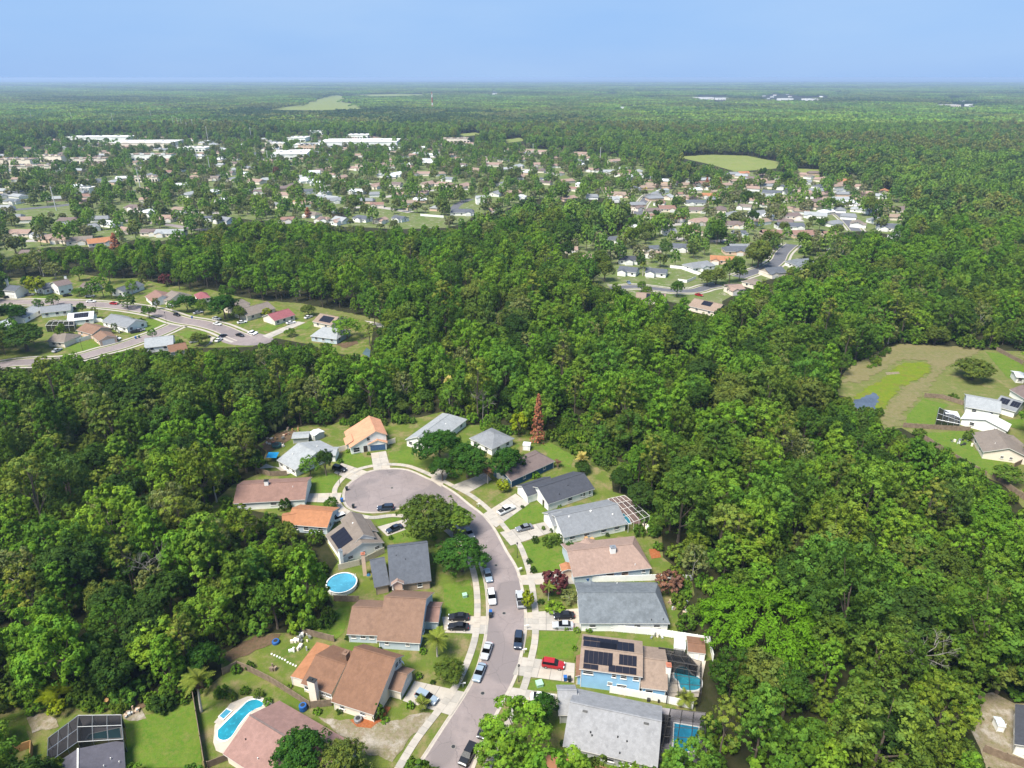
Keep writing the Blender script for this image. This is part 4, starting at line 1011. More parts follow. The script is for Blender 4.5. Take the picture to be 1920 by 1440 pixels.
simple('red-brown roofed white house right of the bend tree', 'F', (1085,302), (1135,345), (1250,235), S_REDB, W_WHITE, 2.6, 12, ((0, 1), (3, 2)))
simple('taupe roofed cream house behind the street trees', 'F', (1200,320), (1260,340), (1410,245), S_TAUPE, W_CREAM, 2.6, 14, ((0, 1), (3, 1)), gar=0)
simple('dusty red hip roofed house between two big round trees', 'F', (1480,325), (1580,310), (1500,255), shingle('shingle_dustyred', (.26, .09, .10)), W_WHITE, 2.6, 11, ((0, 2),), hip=(3, 3))
simple('taupe roofed house behind the largest round street tree', 'F', (1790,400), (1880,355), (1800,310), S_TAUPE, W_CREAM, 2.6, 10, ((0, 1),))
simple('white sided house with tree-shaded pale teal roof at left', 'F', (180,470), (340,385), (170,400), S_LGREY, W_WHITE, 2.6, 9, ((0, 2),))
simple('long grey roofed white house beside the white garden wall', 'F', (300,430), (530,405), (390,370), S_GREY, W_WHITE, 2.7, 10, ((0, 3), (3, 2)))
simple('white roofed house with one black solar array', 'F', (500,490), (700,470), (560,410), S_WHITE, W_WHITE, 2.6, 11, ((0, 2),), solar=(.25, .8, .3, .9, 6, 1))
simple('grey roofed white corner house with white fence', 'F', (760,490), (950,540), (870,435), S_GREY, W_WHITE, 2.7, 11, ((0, 3), (1, 2)))
H, b = simple('brown roofed peach house with front gable by the white wall', 'F', (570,555), (690,590), (640,505), S_BROWN2, W_PEACH, 2.6, 10, ((0, 2), (1, 1)))
b2 = Block(H, 'F', (690,600), (740,640), (790,560), 2.6, D=8, roof=S_BROWN2, wall=W_PEACH); b2.windows(0, 1); b2.garage(1, .5, G_WHITE)
simple('taupe roofed cream house beside the dark round oak', 'F', (350,640), (480,650), (360,560), S_TAUPE, W_CREAM, 2.6, 11, ((0, 2),), hip=(0, 3))
simple('wide grey roofed house behind the nearest treetops', 'F', (1080,690), (1300,665), (1170,600), S_LGREY, W_WHITE, 2.6, 12, ((0, 2),))
simple('white metal roofed house at left edge of the side street', 'F', (-60,560), (120,500), (-50,520), S_WHITE, W_WHITE, 2.6, 8, ((0, 1),))
simple('orange-brown roofed house peeping over the treetops', 'F', (1270,725), (1410,700), (1350,665), S_BROWN, W_CREAM, 2.6, 9, ((0, 1),))
simple('taupe gabled house hidden behind round trees, end of street', 'G', (240,490), (340,450), (230,380), S_TAUPE, W_CREAM, 2.6, 9, ((0, 1),))
simple('wide taupe roofed house beside the dusty red roofed one', 'G', (300,545), (560,470), (490,405), S_TAUPE, W_CREAM, 2.6, 12, ((0, 3),))
H, b = simple('dusty red roofed cream house at the end of the side street', 'G', (550,585), (740,530), (670,458), MATS['shingle_dustyred'], W_CREAM, 2.6, 11, ((0, 3),)); b.garage(3, .5, G_WHITE)
simple('sand roofed house with square black solar array', 'G', (890,590), (1060,625), (1150,545), S_TAN2, W_CREAM, 2.6, 12, ((0, 2),), solar=(.25, .85, .2, .85, 5, 2))
simple('light grey hip roofed pale blue house nearest the treetops', 'G', (870,720), (1110,750), (1080,640), S_LGREY, W_GREYB, 2.6, 13, ((0, 3), (1, 2)), hip=(3, 3))
# ------------------------------------------------------------------ cars
def paint(name, c): return glossy('paint_' + name, c, .38, .35, .0, .25)
PAINT = dict(black=paint('black', (.012, .012, .014)), navy=paint('navy', (.018, .028, .05)), white=paint('white', (.58, .58, .57)), silver=paint('silver', (.33, .34, .355)),
             grey=paint('grey', (.14, .15, .17)), blue=paint('blue', (.13, .18, .25)), red=paint('red', (.28, .012, .015)), bluegrey=paint('bluegrey', (.20, .25, .30)))
def loft(mb, st, m=0):
    """st = [(x, halfwidth_bottom, halfwidth_top, z0, z1), ...] rounded-shoulder sections, capped"""
    rings = []
    for x, w0, w1, z0, z1 in st:
        i = len(mb.v); zm = z0 + (z1 - z0) * .55
        for y, z in ((-w0 * .92, z0), (-w0, z0 + .12), (-w0, zm), (-w1, z1 - .05), (-w1 * .82, z1), (w1 * .82, z1), (w1, z1 - .05), (w0, zm), (w0, z0 + .12), (w0 * .92, z0)): mb.v.append((x, y, z))
        rings.append(i)
    for a, b in zip(rings, rings[1:]):
        for q in range(10): mb.f.append((a + q, a + (q + 1) % 10, b + (q + 1) % 10, b + q)[::-1]); mb.m.append(m)
    mb.f.append(tuple(rings[0] + q for q in range(10))); mb.m.append(m); mb.f.append(tuple(rings[-1] + q for q in range(10))[::-1]); mb.m.append(m)
CARM = {}
def car_meshes(kind):
    P = {}
    if kind == 'sedan': Ln, W, body, cab, top = 4.75, .91, [(-2.36,.78,.70,.42,.86),(-2.2,.88,.80,.26,.98),(-1.5,.91,.85,.22,1.02),(-.6,.91,.86,.2,.98),(.6,.91,.86,.2,.98),(1.3,.9,.84,.22,.95),(2.1,.86,.76,.26,.82),(2.36,.72,.62,.36,.70)], (-1.75, -1.0, .15, 1.0), 1.44
    elif kind == 'suv': Ln, W, body, cab, top = 4.75, .95, [(-2.35,.82,.76,.45,1.02),(-2.2,.93,.86,.32,1.14),(-1.4,.95,.88,.28,1.14),(.5,.95,.88,.28,1.10),(1.2,.94,.87,.28,1.08),(2.1,.9,.8,.3,.98),(2.36,.76,.68,.42,.84)], (-2.22, -1.95, .2, 1.05), 1.72
    else: Ln, W, body, cab, top = 5.6, .98, [(-2.8,.92,.86,.5,1.0),(-2.7,.97,.9,.4,1.12),(-.95,.97,.9,.36,1.12),(.4,.97,.9,.36,1.14),(1.5,.96,.88,.36,1.14),(2.5,.92,.82,.38,1.04),(2.8,.8,.7,.48,.9)], (-1.0, -.75, .75, 1.4), 1.86
    mb = MB(); loft(mb, body); P['body'] = mb.mesh('body', PAINT['black'])
    x0, x1, x2, x3 = cab; zb = (.97 if kind == 'sedan' else 1.1); wb = W * .90; wt = W * .70; zt = top - .05
    def quad(pts): m = MB(); m.face(pts); m.face(pts[::-1]); return m
    a, b_, c, d = (x0, wb, zb), (x1, wt, zt), (x2, wt, zt), (x3, wb, zb)
    n = lambda p: (p[0], -p[1], p[2])
    P['windshield'] = quad([c, d, n(d), n(c)]).mesh('windshield', M_CGLASS); P['rear_window'] = quad([a, b_, n(b_), n(a)]).mesh('rear_window', M_CGLASS)
    m1 = MB(); m1.face([a, d, c, b_]); m1.face([a, b_, c, d]); m1.box(((x1 + x2) / 2 + .1, (wb + wt) / 2, (zb + zt) / 2), (.05, 0, 0), (0, .02 + (wb - wt) / 2, -(zt - zb) / 2), (0, .03, .02)); P['side_window'] = m1.mesh('side_window', M_CGLASS)
    rf = MB(); rf.face([b_, c, n(c), n(b_)]); 
    rb = MB(); rb.box(((x1 + x2) / 2, 0, zt + .02), ((x2 - x1) / 2 + .06, 0, 0), (0, wt + .03, 0), (0, 0, .035)); P['roof'] = rb.mesh('roof', PAINT['black'])
    if kind == 'pickup':
        bd = MB(); bd.abox(-2.62, -1.1, -.78, .78, 1.10, 1.128); P['cargo_bed'] = bd.mesh('cargo_bed', M_DARK)
    w = MB(); w.tube([(0, -.11, 0), (0, .11, 0)], [.34, .34], 14); w.f.append(tuple(range(13, -1, -1))); w.m.append(0); P['wheel'] = w.mesh('wheel', M_TYRE)
    r = MB(); r.tube([(0, -.12, 0), (0, .12, 0)], [.2, .2], 10); r.f.append(tuple(range(9, -1, -1))); r.m.append(0); P['rim'] = r.mesh('rim', M_RIM)
    h = MB(); h.box((0, 0, 0), (.07, 0, 0), (0, .2, 0), (0, 0, .08)); P['headlight'] = h.mesh('headlight', M_HEAD); P['tail_light'] = h.mesh('tail_light', M_TAIL)
    P['dims'] = (Ln, W, body[-2][4], body[1][4]); return P
def car(label, kind, col, t, x, y, ang, group=None, simple=False):
    """x, y: pixel of the car's middle (about 0.7 m up); ang: heading in degrees, 0 = right of picture, 90 = away"""
    if kind not in CARM: CARM[kind] = car_meshes(kind)
    P = CARM[kind]; g = gp(t, x, y, .7); z0 = .13 if not simple else .1
    r = thing({'pickup': 'pickup_truck', 'suv': 'parked_suv', 'sedan': 'parked_car'}[kind], label, 'pickup' if kind == 'pickup' else 'car', (g.x, g.y, z0 - .08), math.radians(ang), group)
    def put(k, **kw):
        o = link(k, P[k], r, kw.get('loc'));
        if k in ('body', 'roof'): o.material_slots[0].link = 'OBJECT'; o.material_slots[0].material = PAINT[col]
        return o
    put('body'); put('roof'); put('windshield'); put('rear_window')
    for s in (1, -1): o = put('side_window'); o.scale = (1, s, 1)
    if kind == 'pickup': put('cargo_bed')
    Ln, W, hz, tz = P['dims']
    for sx in (1, -1):
        for sy in (1, -1):
            w = put('wheel', loc=(sx * Ln * .3, sy * (W - .1), .34))
            if not simple: link('rim', P['rim'], w)
    for sy in (1, -1):
        put('headlight', loc=(Ln / 2 - .09, sy * W * .62, hz - .14)); put('tail_light', loc=(-Ln / 2 + .09, sy * W * .66, tz - .16))
    return r
def heading(t, a, b): d = gp(t, *b) - gp(t, *a); return math.degrees(math.atan2(d.y, d.x))
def car2(label, kind, col, t, rear, front, **k):
    car(label, kind, col, t, (rear[0] + front[0]) / 2, (rear[1] + front[1]) / 2, heading(t, rear, front), **k)
car2('black car with front to the bulb in the grey house driveway', 'suv', 'black', 'A', (865,598), (952,620))
car2('navy car parked along the lower edge of the bulb', 'suv', 'navy', 'A', (1296,888), (1185,894))
car2('white car half hidden behind the orange roofed house', 'suv', 'white', 'A', (950,945), (840,990))
car2('dark car in the taupe house driveway under the oak', 'sedan', 'navy', 'A', (1355,1018), (1250,1060))
car2('white pickup in the charcoal house driveway', 'pickup', 'white', 'B', (520,930), (625,880))
car2('dark blue car across the grey house driveway', 'sedan', 'grey', 'B', (765,1018), (640,1048))
car2('dark car parked under the oak on the inside of the bend', 'sedan', 'grey', 'B', (280,1035), (330,1105))
car2('blue-grey car parked on the left kerb in front of white car', 'sedan', 'bluegrey', 'D', (325,18), (350,112))
car2('white car on the left kerb just above two wheelie bins', 'suv', 'white', 'D', (355,165), (370,258))
car2('white pickup parked on the right kerb under a yellow-green sapling', 'pickup', 'silver', 'D', (560,275), (545,178))
car2('upper of two black cars in the brown house driveway', 'sedan', 'black', 'D', (210,342), (75,342))
car2('lower of two black cars in the brown house driveway', 'sedan', 'black', 'D', (210,408), (70,404))
car2('black car above the silver one in the right-hand driveway', 'sedan', 'black', 'D', (912,330), (778,335))
car2('silver car below the black one in the right-hand driveway', 'sedan', 'silver', 'D', (905,398), (772,396))
car2('navy car parked on the right kerb by the mailbox cross', 'suv', 'navy', 'D', (545,447), (535,552))
car2('silver car parked on the left kerb, nearer the bins', 'sedan', 'silver', 'D', (345,520), (312,615))
car2('blue-silver car parked on the left kerb behind the silver one', 'sedan', 'bluegrey', 'D', (303,655), (258,768))
car2('red car in the light blue house driveway', 'suv', 'red', 'D', (705,648), (840,668))
car2('white car hidden behind the bright green tree', 'sedan', 'white', 'D', (620,872), (775,885))
car2('black car on the right kerb partly under the bright tree', 'sedan', 'black', 'D', (345,1025), (292,1140))
car2('black car nearest the lower picture edge on the street', 'suv', 'black', 'D', (240,1195), (168,1325))
car2('blue-grey car in the split-level house driveway', 'suv', 'bluegrey', 'C', (1445,905), (1585,970))
MIDC = [('white car on the far street with its side to us', 'white', (650,340), (715,338)), ('red car on the far street by the bend', 'red', (828,352), (884,356)), ('dark car on the far street, left of white one', 'black', (480,296), (530,290)),
 ('silver car half under the leftmost bend tree', 'white', (645,300), (700,296)), ('black car on the kerb right of the bend', 'black', (1300,430), (1352,446)), ('silver car in driveway above the blue bin', 'silver', (1450,430), (1520,415)),
 ('white car behind the bulb-side trees', 'white', (1255,380), (1305,370)), ('white car nearest the largest round street tree', 'white', (1590,500), (1670,515)), ('silver car above the white one by the round tree', 'silver', (1595,462), (1655,470)),
 ('white car in the cream house driveway on the bulb', 'white', (1780,500), (1850,488)), ('dark car driving on the far bulb', 'black', (1775,585), (1825,598)), ('white and red car at the far bulb edge', 'white', (1862,570), (1920,585)),
 ('white car by the far island lawn', 'white', (1620,640), (1660,615)), ('dark car by the far island lawn', 'navy', (1655,605), (1685,590)), ('dark car in driveway below the island lawn', 'black', (1510,615), (1572,600)),
 ('white car in driveway below the island lawn', 'silver', (1425,645), (1495,630)), ('white car in the peach house driveway', 'white', (842,610), (905,618)), ('black car beside the corner house', 'black', (985,570), (1045,560)),
 ('grey car behind the black one at the corner house', 'grey', (1020,558), (1075,550)), ('dark car at the far left kerb', 'black', (40,308), (88,302)), ('dark car left of the yellow-green street tree', 'grey', (195,290), (245,286)), ('silver van below the taupe cream house', 'silver', (405,715), (450,695)),
 ('dark car parked behind the white solar house', 'black', (530,395), (580,388))]
for lab, col, a, b in MIDC: car2(lab, 'sedan', col, 'F', a, b, simple=True)
for lab, col, a, b in [('white car on the long driveway beside the red roof', 'white', (660,605), (735,590)), ('white car at the top of the long driveway', 'white', (820,560), (890,535)), ('white and red car at the driveway mouth', 'white', (320,680), (395,690))]:
    car2(lab, 'sedan', col, 'G', a, b, simple=True)
car2('bright red car beside the tan solar house', 'sedan', 'red', 'M', (1465,1015), (1520,1025), simple=True)
car2('blue car in the white garage driveway', 'sedan', 'blue', 'M', (850,900), (870,920), simple=True)

# ------------------------------------------------------------------ pools and screen cages
M_TURQ = water('pool_turquoise', (.016, .19, .26)); M_SKYB = water('pool_light_blue', (.05, .22, .31)); M_DEEP = water('pool_deep_blue', (.012, .17, .28)); M_TEAL = water('pool_teal', (.025, .22, .29)); M_NAVYW = water('pool_green', (.02, .12, .14))
M_DECK = plain('pool_deck', (.44, .38, .31), .9, .14, .7); M_DECKG = plain('pool_deck_grey', (.24, .22, .23), .9, .12, .7)
def ring(P, k):
    c = sum(P, Vector()) / len(P); return [c + (p - c) * (1 + k / max(.1, (p - c).length)) for p in P]
def pool(label, t, pts, mat, cop=.35, smooth=True, z=.18):
    P = [gp(t, *p) for p in pts]
    if smooth: P = spline(P + [P[0]], .5)[:-1]
    c = sum(P, Vector()) / len(P); c.z = 0; r = thing('swimming_pool', label, 'pool', c)
    W = [Vector((p.x - c.x, p.y - c.y, z)) for p in P]; O = ring(W, cop)
    mb = MB(); mb.face(W if (W[1] - W[0]).cross(W[len(W) // 3] - W[0]).z > 0 else W[::-1]); build(mb, 'water', mat, r)
    cb = MB(); up = Vector((0, 0, .05))
    for i in range(len(W)):
        j = (i + 1) % len(W); cb.face([O[i] + up, O[j] + up, W[j] + up, W[i] + up]); cb.face([W[i] + up, W[j] + up, W[j] - up, W[i] - up]); cb.face([O[j] + up, O[i] + up, O[i] - up * 3, O[j] - up * 3])
    build(cb, 'coping', M_WHITE, r); return r
sheet('pool_deck', T_('C', (330,930),(420,985),(260,1130),(75,1345),(20,1320),(0,1260),(10,1140),(120,985),(240,935)), .14, M_DECK)
pool('long turquoise pool with rounded ends beside the salmon roof', 'C', [(35,1175),(100,1110),(200,1015),(250,970),(310,960),(355,985),(340,1010),(260,1050),(190,1130),(130,1220),(80,1248),(35,1230)], M_TURQ)
sheet('pool_deck', T_('C', (5,1120),(125,985),(160,1000),(45,1140)), .16, M_CONC)
pool('small square pale spa above the long turquoise pool', 'C', [(45,1080),(95,1030),(130,1045),(75,1100)], M_SKYB, .25, False, .3)
# above-ground round pool
c0 = gp('C', 915, 150); r = thing('swimming_pool', 'round above-ground pool with light blue water and white rim', 'pool', (c0.x, c0.y, 0)); R_ = 3.55; n = 36
cir = [Vector((math.cos(2 * math.pi * k / n), math.sin(2 * math.pi * k / n), 0)) for k in range(n)]
mb = MB(); mb.face([p * R_ + Vector((0, 0, 1.02)) for p in cir]); build(mb, 'water', M_SKYB, r)
mb = MB()
for a, b in zip(cir, cir[1:] + cir[:1]): mb.face([a * R_, b * R_, b * R_ + Vector((0, 0, 1.2)), a * R_ + Vector((0, 0, 1.2))])
build(mb, 'pool_wall', M_VINYL, r)
mb = MB()
for a, b in zip(cir, cir[1:] + cir[:1]):
    z = Vector((0, 0, 1.22)); mb.face([a * (R_ - .1) + z, a * (R_ + .16) + z, b * (R_ + .16) + z, b * (R_ - .1) + z])
build(mb, 'rim', M_WHITE, r)
for k in range(0, n, 3):
    mb = MB(); mb.box(cir[k] * (R_ + .06) + Vector((0, 0, .6)), cir[k] * .05, cir[(k + n // 4) % n] * .07, (0, 0, .6)); build(mb, 'post', M_WHITE, r)
mb = MB(); q = cir[4] * R_
for s in (-.25, .25): mb.tube([q + Vector((s, 0, 0)), q + Vector((s, 0, 1.9)), q * .9 + Vector((s, 0, 1.9)), q * .88 + Vector((s, 0, .9))], [.05] * 4, 5)
for k in range(4): mb.box(q + Vector((0, .02, .3 + .3 * k)), (.25, 0, 0), (0, .08, 0), (0, 0, .03))
build(mb, 'ladder', M_WHITE, r)

def cage(label, t, quad, h, nx, ny, beam, scr, slope=.0, bw=.07, walls=(0, 1, 2, 3)):
    """screened enclosure over a ground quad (pixels at height h), beams nx by ny, mesh panes between"""
    P = [gp(t, *p, h) for p in quad]; c = sum(P, Vector()) / 4; c.z = 0; P = [Vector((p.x - c.x, p.y - c.y, h)) for p in P]
    r = thing('screen_enclosure', label, 'screen enclosure', c)
    def bl(s, u): q = (P[0] * (1 - s) + P[1] * s) * (1 - u) + (P[3] * (1 - s) + P[2] * s) * u; return q + Vector((0, 0, slope * math.sin(math.pi * u)))
    def bar(a, b, nm):
        m_ = MB(); m_.tube([a, b], [bw, bw], 4); build(m_, nm, beam, r)
    for i in range(nx + 1):
        for j in range(ny): bar(bl(i / nx, j / ny), bl(i / nx, (j + 1) / ny), 'roof_beam')
    for j in range(ny + 1): bar(bl(0, j / ny), bl(1, j / ny), 'roof_beam')
    for i in range(nx):
        for j in range(ny):
            m_ = MB(); m_.face([bl(i / nx, j / ny), bl((i + 1) / nx, j / ny), bl((i + 1) / nx, (j + 1) / ny), bl(i / nx, (j + 1) / ny)]); build(m_, 'screen_panel', scr, r)
    for k, (a, b) in enumerate(zip(P, P[1:] + P[:1])):
        if k not in walls: continue
        m = nx if k % 2 == 0 else ny
        for i in range(m):
            p, q = a.lerp(b, i / m), a.lerp(b, (i + 1) / m); bar(Vector((p.x, p.y, 0)), p, 'post')
            m_ = MB(); m_.face([(p.x, p.y, .05), (q.x, q.y, .05), q, p]); build(m_, 'screen_panel', scr, r)
    return r
SCR_D = screen('black_screen', (.012, .013, .015), .66); SCR_L = screen('clear_screen', (.05, .05, .05), .22); M_BRONZE = plain('bronze_frame', (.035, .032, .03), .5, .05)
sheet('pool_deck', T_('V', (1290,470),(1500,430),(1790,660),(1770,790),(1530,740)), .13, plain('paver_brown', (.20, .13, .11), .9, .15, 1.5))
pool('small blue pool inside the white framed cage', 'V', [(1440,690),(1480,640),(1540,700),(1570,760),(1500,770)], M_TURQ, .2, False)
cage('white framed screen cage over the blue pool', 'V', [(1540,755),(1785,665),(1490,425),(1300,465)], 2.9, 4, 4, M_WHITE, SCR_L, .2, .05)
sheet('pool_deck', T_('D', (1490,560),(1700,600),(1790,640),(1740,880),(1530,900)), .14, M_DECK)
pool('kidney-shaped teal pool behind the light blue house', 'D', [(1585,700),(1620,680),(1665,690),(1690,730),(1750,760),(1750,820),(1700,838),(1625,825),(1610,780),(1580,750)], M_TEAL)
cage('black screen cage over the kidney-shaped pool', 'D', [(1535,850),(1760,850),(1760,640),(1480,560)], 3.0, 3, 5, M_BRONZE, screen('thin_black_screen', (.012, .013, .015), .22), .3)
cage('dense black screen roof beside the white pergola', 'D', [(1490,625),(1735,670),(1640,570),(1475,545)], 3.2, 3, 2, M_BRONZE, SCR_D, .2)
sheet('pool_deck', T_('D', (1480,950),(1790,985),(1800,1340),(1470,1351)), .14, M_DECKG)
pool('rectangular deep blue pool beside the silver roof', 'D', [(1580,1058),(1740,1085),(1740,1235),(1570,1260)], M_DEEP, .3, False)
cage('black screen cage over the rectangular pool', 'D', [(1480,1290),(1780,1290),(1790,985),(1555,955)], 3.0, 3, 5, M_BRONZE, screen('mid_black_screen', (.012, .013, .015), .26), .35)
cage('low black screened porch at the silver roof corner', 'D', [(1482,1130),(1550,1125),(1555,1000),(1492,990)], 2.6, 2, 3, M_BRONZE, SCR_D)
sheet('pool_deck', T_('Y', (660,1000),(700,700),(1080,380),(1690,370),(1700,720),(1070,760)), .14, M_DECKG)
pool('dark green pool under the lower left cage', 'Y', [(1250,650),(1660,560),(1680,700),(1200,720)], M_NAVYW, .3, False)
cage('tall black screen cage at the lower left house', 'Y', [(1075,745),(1705,705),(1680,372),(1085,378)], 3.4, 3, 2, M_GALV, SCR_D, .4)
cage('slanting black screen cage wing at the lower left house', 'Y', [(650,1040),(1075,745),(1085,378),(668,690)], 3.2, 3, 2, M_GALV, SCR_D)
cage('dark screened lanai behind the white roofed meadow house', 'R', [(865,745),(1040,780),(1040,735),(885,655)], 2.6, 4, 2, M_GALV, SCR_D)
cage('arched dark screen cage by the white garden wall', 'F', [(340,520),(555,520),(560,485),(400,480)], 3.4, 5, 2, M_WHITE, SCR_D, .8)

# ------------------------------------------------------------------ fences, lamps, bins and other small things
def fence(label, pts, h, mat, name='fence', panel=2.4, rail=True):
    P = [gp(*p) for p in pts]; c = sum(P, Vector()) / len(P); c.z = 0; r = thing(name, label, 'fence', c); me = {}
    for a, b in zip(P, P[1:]):
        d = b - a; n = max(1, round(d.length / panel)); u = d.normalized(); v = Vector((-u.y, u.x, 0)); w = d.length / n
        for i in range(n):
            p = a + d * ((i + .5) / n); mb = MB(); mb.box((0, 0, h / 2 + .04), u * (w / 2 - .07), v * .03, (0, 0, h / 2 - .04))
            nb = max(3, int(w / .3))
            for k in range(nb): mb.box(u * (w - .2) * ((k + .5) / nb - .5) + Vector((0, 0, h / 2 + .05 + random.uniform(-.02, .02))), u * (w / nb / 2 - .025), v * .045, (0, 0, h / 2 - .03))
            build(mb, 'panel', mat, r, (p.x - c.x, p.y - c.y, 0))
        for i in range(n + 1):
            p = a + d * (i / n); mb = MB(); mb.box((0, 0, h / 2 + .06), u * .07, v * .07, (0, 0, h / 2 + .06)); build(mb, 'post', mat, r, (p.x - c.x, p.y - c.y, 0))
    return r
fence('weathered wooden fence between turquoise pool and brown house', T_('C', (175,725),(250,755),(400,830),(560,930),(690,1015)), 1.8, M_WOOD)
fence('short dark fence from the corner to the split-level house', T_('C', (690,1015),(840,1000)), 1.8, M_WOOD)
fence('wooden fence behind the split-level back yard', T_('C', (70,780),(175,725)), 1.8, M_WOOD)
fence('wooden fence behind the patio clutter', T_('C', (565,470),(700,505),(860,545)), 1.8, M_WOOD)
fence('wooden fence behind the round pool', T_('C', (860,255),(1035,262)), 1.8, M_WOOD)
fence('wooden fence between lower left lawn and turquoise pool', T_('E', (1375,930),(1400,1080),(1430,1260),(1460,1440)), 1.8, M_WOOD)
fence('fresh yellow timber fence in the lower left corner', T_('E', (-20,1400),(110,1335),(235,1290)), 1.8, M_WOODN)
fence('fresh timber fence return towards the lower edge', T_('E', (235,1290),(228,1470)), 1.8, M_WOODN)
fence('dark fence at the foot of the salmon roof', T_('E', (1480,1440),(1620,1385)), 1.6, M_WOOD)
fence('white vinyl fence above the light blue house', T_('D', (1165,440),(1480,470),(1810,520),(1835,640)), 1.9, M_VINYL)
fence('white vinyl fence below the light blue house', T_('D', (1150,850),(1350,885),(1510,915),(1700,960)), 1.9, M_VINYL)
fence('white vinyl fence stub by the silver roof gable', T_('D', (1085,1310),(1240,1351)), 1.9, M_VINYL)
fence('white vinyl fence behind the mottled roof', T_('D', (1000,112),(1250,108),(1480,100),(1690,105)), 1.8, M_VINYL)
fence('long pale fence between slate and taupe roofed houses', T_('U', (410,1030),(700,960),(1040,790)), 1.8, plain('pale_fence', (.50, .46, .36), .9, .12, .8))
fence('pale fence panels left of the peach house', T_('S', (1160,570),(1265,540)), 1.8, W_CREAM)
fence('pale fence panels right of the peach house', T_('S', (1825,475),(1930,445)), 1.8, W_CREAM)
fence('grey fence behind the red-brown roof', T_('S', (20,860),(200,910),(430,900)), 1.8, M_WOOD)
fence('brown fence at the foot of the white roofed meadow house', T_('R', (610,805),(760,815),(930,825),(1110,835)), 1.8, M_WOOD)
fence('long brown fence along the wood edge by the meadow', T_('R', (770,900),(900,980),(1060,1080),(1230,1175)), 1.8, M_WOOD)
fence('brown fence above the white roofed meadow house', T_('R', (770,580),(900,590),(1060,640)), 1.8, M_WOOD)
fence('far brown fence in the upper meadow corner', T_('R', (1310,230),(1420,290),(1530,345)), 1.8, M_WOOD)
fence('pale fence by the clutter near the right edge', T_('R', (1280,1180),(1390,1260),(1530,1360)), 1.8, M_WOOD)
fence('brown fence right of the cream meadow house', T_('R', (1440,1110),(1530,1065)), 1.8, M_WOOD)
fence('dark fence in the lower right yard', T_('Z', (1030,1310),(1200,1380),(1370,1440)), 1.8, M_WOOD)
fence('long white garden wall fence by the far left street', T_('F', (20,560),(130,505),(250,460)), 1.9, M_VINYL, panel=4)
fence('white fence below the solar roofed far house', T_('F', (440,560),(640,500),(760,495),(900,580)), 1.9, M_VINYL, panel=4)
fence('white fence beside the far peach house', T_('F', (575,650),(690,620)), 1.9, M_VINYL, panel=3)
fence('white fence beside the lawn of the far white house', T_('M', (1300,905),(1380,915),(1460,880)), 1.9, M_VINYL, panel=4)
fence('white fence behind the far white house', T_('M', (1230,780),(1330,790),(1440,830),(1540,860)), 1.9, M_VINYL, panel=4)
fence('long white fence by the distant lawn', T_('K', (685,795),(815,805)), 1.9, M_VINYL, panel=5)

def lamp(label, t, x, y, h=4.2):
    g = gp(t, x, y); r = thing('street_lamp', label, 'street lamp', g)
    mb = MB(); mb.tube([(0, 0, 0), (0, 0, .5), (0, 0, h)], [.11, .07, .05], 7); build(mb, 'pole', M_DARK, r)
    mb = MB(); mb.tube([(0, 0, h), (0, 0, h + .1), (0, 0, h + .45), (0, 0, h + .6)], [.1, .2, .24, .05], 8); build(mb, 'lantern', M_DARK, r)
lamp('dark street lamp beside the red car driveway', 'D', 543, 778)
lamp('dark street lamp on the verge by the bright lawn', 'B', 652, 1250)
lamp('dark street lamp on the bulb below the blue bin', 'S', 1165, 1050)
for lab, x, y in (('dark street lamp at the bend of the far street', 720, 385), ('dark street lamp by the far corner lawn', 1250, 500), ('dark street lamp on the far dry lawn', 622, 712)): lamp(lab, 'F', x, y, 5)
def mailbox(label, t, x, y):
    g = gp(t, x, y); r = thing('mailbox', label, 'mailbox', g)
    mb = MB(); mb.box((0, 0, .6), (.05, 0, 0), (0, .05, 0), (0, 0, .6)); mb.box((0, 0, 1.0), (.5, 0, 0), (0, .05, 0), (0, 0, .05)); build(mb, 'post', M_WHITE, r)
    mb = MB(); mb.box((.25, 0, 1.16), (.28, 0, 0), (0, .11, 0), (0, 0, .11)); build(mb, 'box', M_WHITE, r)
mailbox('white mailbox on the verge beside the navy car', 'D', 580, 585); mailbox('white mailbox on the left verge below the silver cars', 'D', 172, 812); mailbox('white mailbox by the driveway of the mottled roof', 'D', 595, 425)
mailbox('white mailbox on the verge by the bright lawn', 'B', 672, 1350); mailbox('white mailbox by the charcoal house driveway', 'B', 372, 885); mailbox('white mailbox on the right verge of the bend', 'D', 545, 48)
def bin_(label, t, x, y, col, rz=0.):
    g = gp(t, x, y); r = thing('wheelie_bin', label, 'bin', (g.x, g.y, .1), rz); mb = MB()
    for zz, w in ((0, .26), (1.0, .34)):
        for sx, sy in ((-1, -1), (1, -1), (1, 1), (-1, 1)): mb.v.append((sx * w, sy * w, zz + .05))
    for q in range(4): mb.f.append((q, (q + 1) % 4, 4 + (q + 1) % 4, 4 + q)); mb.m.append(0)
    mb.f.append((4, 5, 6, 7)); mb.m.append(0); build(mb, 'body', col, r)
    mb = MB(); mb.box((0, 0, 1.1), (.37, 0, 0), (0, .39, .02), (0, 0, .05)); build(mb, 'lid', col, r)
    for s in (-1, 1): mb = MB(); mb.tube([(s * .24, .3, .12), (s * .3, .3, .12)], [.12, .12], 8); build(mb, 'wheel', M_TYRE, r)
B_BLUE = plain('bin_blue', (.02, .10, .32), .5, .05); B_BLK = plain('bin_black', (.02, .025, .025), .5, .05); B_GRN = plain('bin_green', (.02, .09, .06), .5, .05)
bin_('blue bin on the left kerb behind the white car', 'D', 355, 330, B_BLUE); bin_('black bin on the left kerb nearest the two black cars', 'D', 353, 350, B_BLK)
bin_('blue bin beside the light blue house garage', 'D', 852, 770, B_BLUE); bin_('dark bin right of the blue one at the light blue house', 'D', 880, 775, B_BLK)
